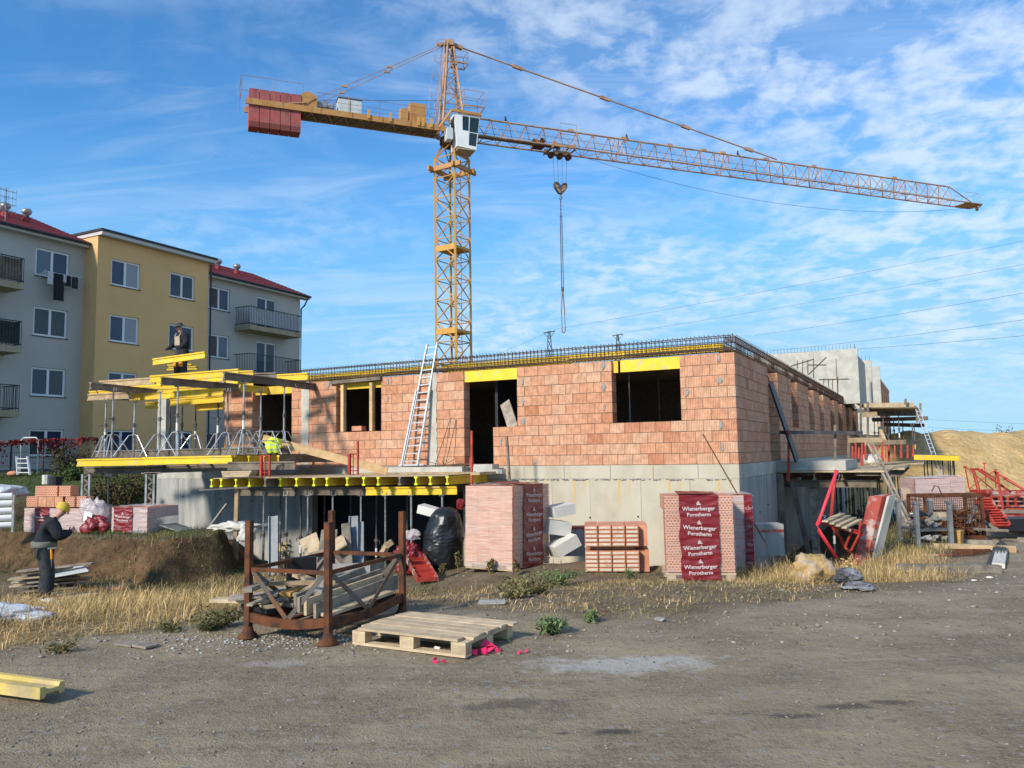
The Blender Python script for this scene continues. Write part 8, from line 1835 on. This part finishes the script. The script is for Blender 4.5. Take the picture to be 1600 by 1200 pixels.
n = 22000; y = 2.6 + 10.5 * rng_.uniform(0, 1, n) ** 1.1; x = rng_.uniform(-.72, .72, n) * (y + 1); k = rng_.uniform(0, 1, n) < np.clip(.35 + 2.2 * fbm(x * .9, y * .9, 66), .06, 1); x = x[k]; y = y[k]
stones('gravel', x, y, .0035 + .012 * rng_.uniform(0, 1, len(x)) ** 4 + .003 * rng_.uniform(0, 1, len(x)), mat('gravel_stone', (.215, .195, .168), .9, .1, 3, 0, isl=.5), 'loose small stones scattered over the gravel road')
n = 9000; y = rng_.uniform(7, 19, n); x = rng_.uniform(-.75, .75, n) * y; stones('rubble', x, y, .006 + .03 * rng_.uniform(0, 1, n) ** 5, mat('rubble_stone', (.25, .22, .18), .9, .1, 3, 0, isl=.5), 'small rubble and chips scattered over the soil')
q = G(455, 1000); n = 700; x = q.x + rng_.normal(0, .7, n); y = q.y + rng_.normal(0, .22, n); stones('concrete_chips', x, y, .008 + .018 * rng_.uniform(0, 1, n) ** 2, mat('concrete_chip', (.36, .34, .31), .9, .1, 3, 0, isl=.35), 'concrete chips scattered before the rusty stillage')
# ------------------------------------------------------------------ power line far behind
def pylon(px_, ytop, ybase_z, Y, lab, s=1.0):
    t = PY(px_, ytop, Y); b = Vector((t.x, t.y, -1)); r = root('lattice_pylon', b, lab, 'pylon', 'power line pylons behind the site'); H_ = t.z + 1; m = MB(); w0 = H_ * .16 * s; w1 = .35
    c4 = [Vector((a, b_, 0)) for a, b_ in ((-1, -1), (1, -1), (1, 1), (-1, 1))]
    for i in range(4): m.tube(b + c4[i] * w0 / 2, b + c4[i] * w1 / 2 + ZZ * H_, .09, 4)
    n = 12
    for k in range(n):
        a0, a1 = (k / n) ** .8, ((k + 1) / n) ** .8
        for i in range(4):
            p0 = (b + c4[i] * w0 / 2).lerp(b + c4[i] * w1 / 2 + ZZ * H_, a0); p1 = (b + c4[(i + 1) % 4] * w0 / 2).lerp(b + c4[(i + 1) % 4] * w1 / 2 + ZZ * H_, a1); q0 = (b + c4[(i + 1) % 4] * w0 / 2).lerp(b + c4[(i + 1) % 4] * w1 / 2 + ZZ * H_, a0); q1 = (b + c4[i] * w0 / 2).lerp(b + c4[i] * w1 / 2 + ZZ * H_, a1)
            m.tube(p0, p1, .045, 3); m.tube(q0, q1, .045, 3)
    m.tube(t - JN * 2.6 - ZZ * .4, t + JN * 2.6 - ZZ * .0, .10, 4); m.tube(t - JN * 2.6 - ZZ * .4, t - ZZ * 1.6, .06, 4); m.tube(t + JN * 2.6, t - ZZ * 1.6, .06, 4)
    m.build('lattice', mat('pylon_green', (.05, .085, .075), .7, .1), r); return t
t1_ = pylon(858, 517, 0, 150, 'dark lattice pylon top above the ring beam under the hanging sling', .9); t2_ = pylon(965, 522, 0, 190, 'smaller dark lattice pylon top right of the hanging sling', .9)
wg_ = 'power line wires crossing the sky at the right'
for i, (x0, y0, x1, y1, Y0, Y1) in enumerate(((865, 515, 1660, 364, 150, 120), (968, 521, 1660, 402, 190, 125), (1178, 524, 1660, 447, 160, 90), (1205, 548, 1660, 491, 160, 90), (1215, 552, 1660, 519, 160, 92), (860, 518, 700, 585, 150, 175), (1440, 655, 1660, 664, 260, 240), (1450, 668, 1660, 676, 260, 240), (1440, 680, 1660, 688, 260, 240))):
    a = PY(x0, y0, Y0); b = PY(x1, y1, Y1); L_ = (b - a).length; m = MB(); m.path([a.lerp(b, t) - ZZ * (4 * L_ * .004 * t * (1 - t)) for t in np.linspace(0, 1, 26)], .022 if i < 6 else .03, 3); m.build('power_wire', M['cable'], label='%s power line wire from the top at the right of the sky' % ORD[i] if i != 5 else 'power line wire running down left from the nearer pylon', cat='wire', group=wg_)
for i, (x, y, h) in enumerate(((1463, 690, 1.0), (1475, 691, .8), (1569, 684, 1.1))):
    p = PY(x, y, 50); bush(p - ZZ * .3, (1.0, .8, h), 160, brownleaf, 'small bare bush on the crest of the earth heap, %s from the left' % ORD[i], seed=i + 20, sz=.07, stems=8)
# ------------------------------------------------------------------ every countable thing says so
for o in bpy.data.objects:
    if o.parent is None and o.get('label') and not o.get('kind'): o['kind'] = 'thing'
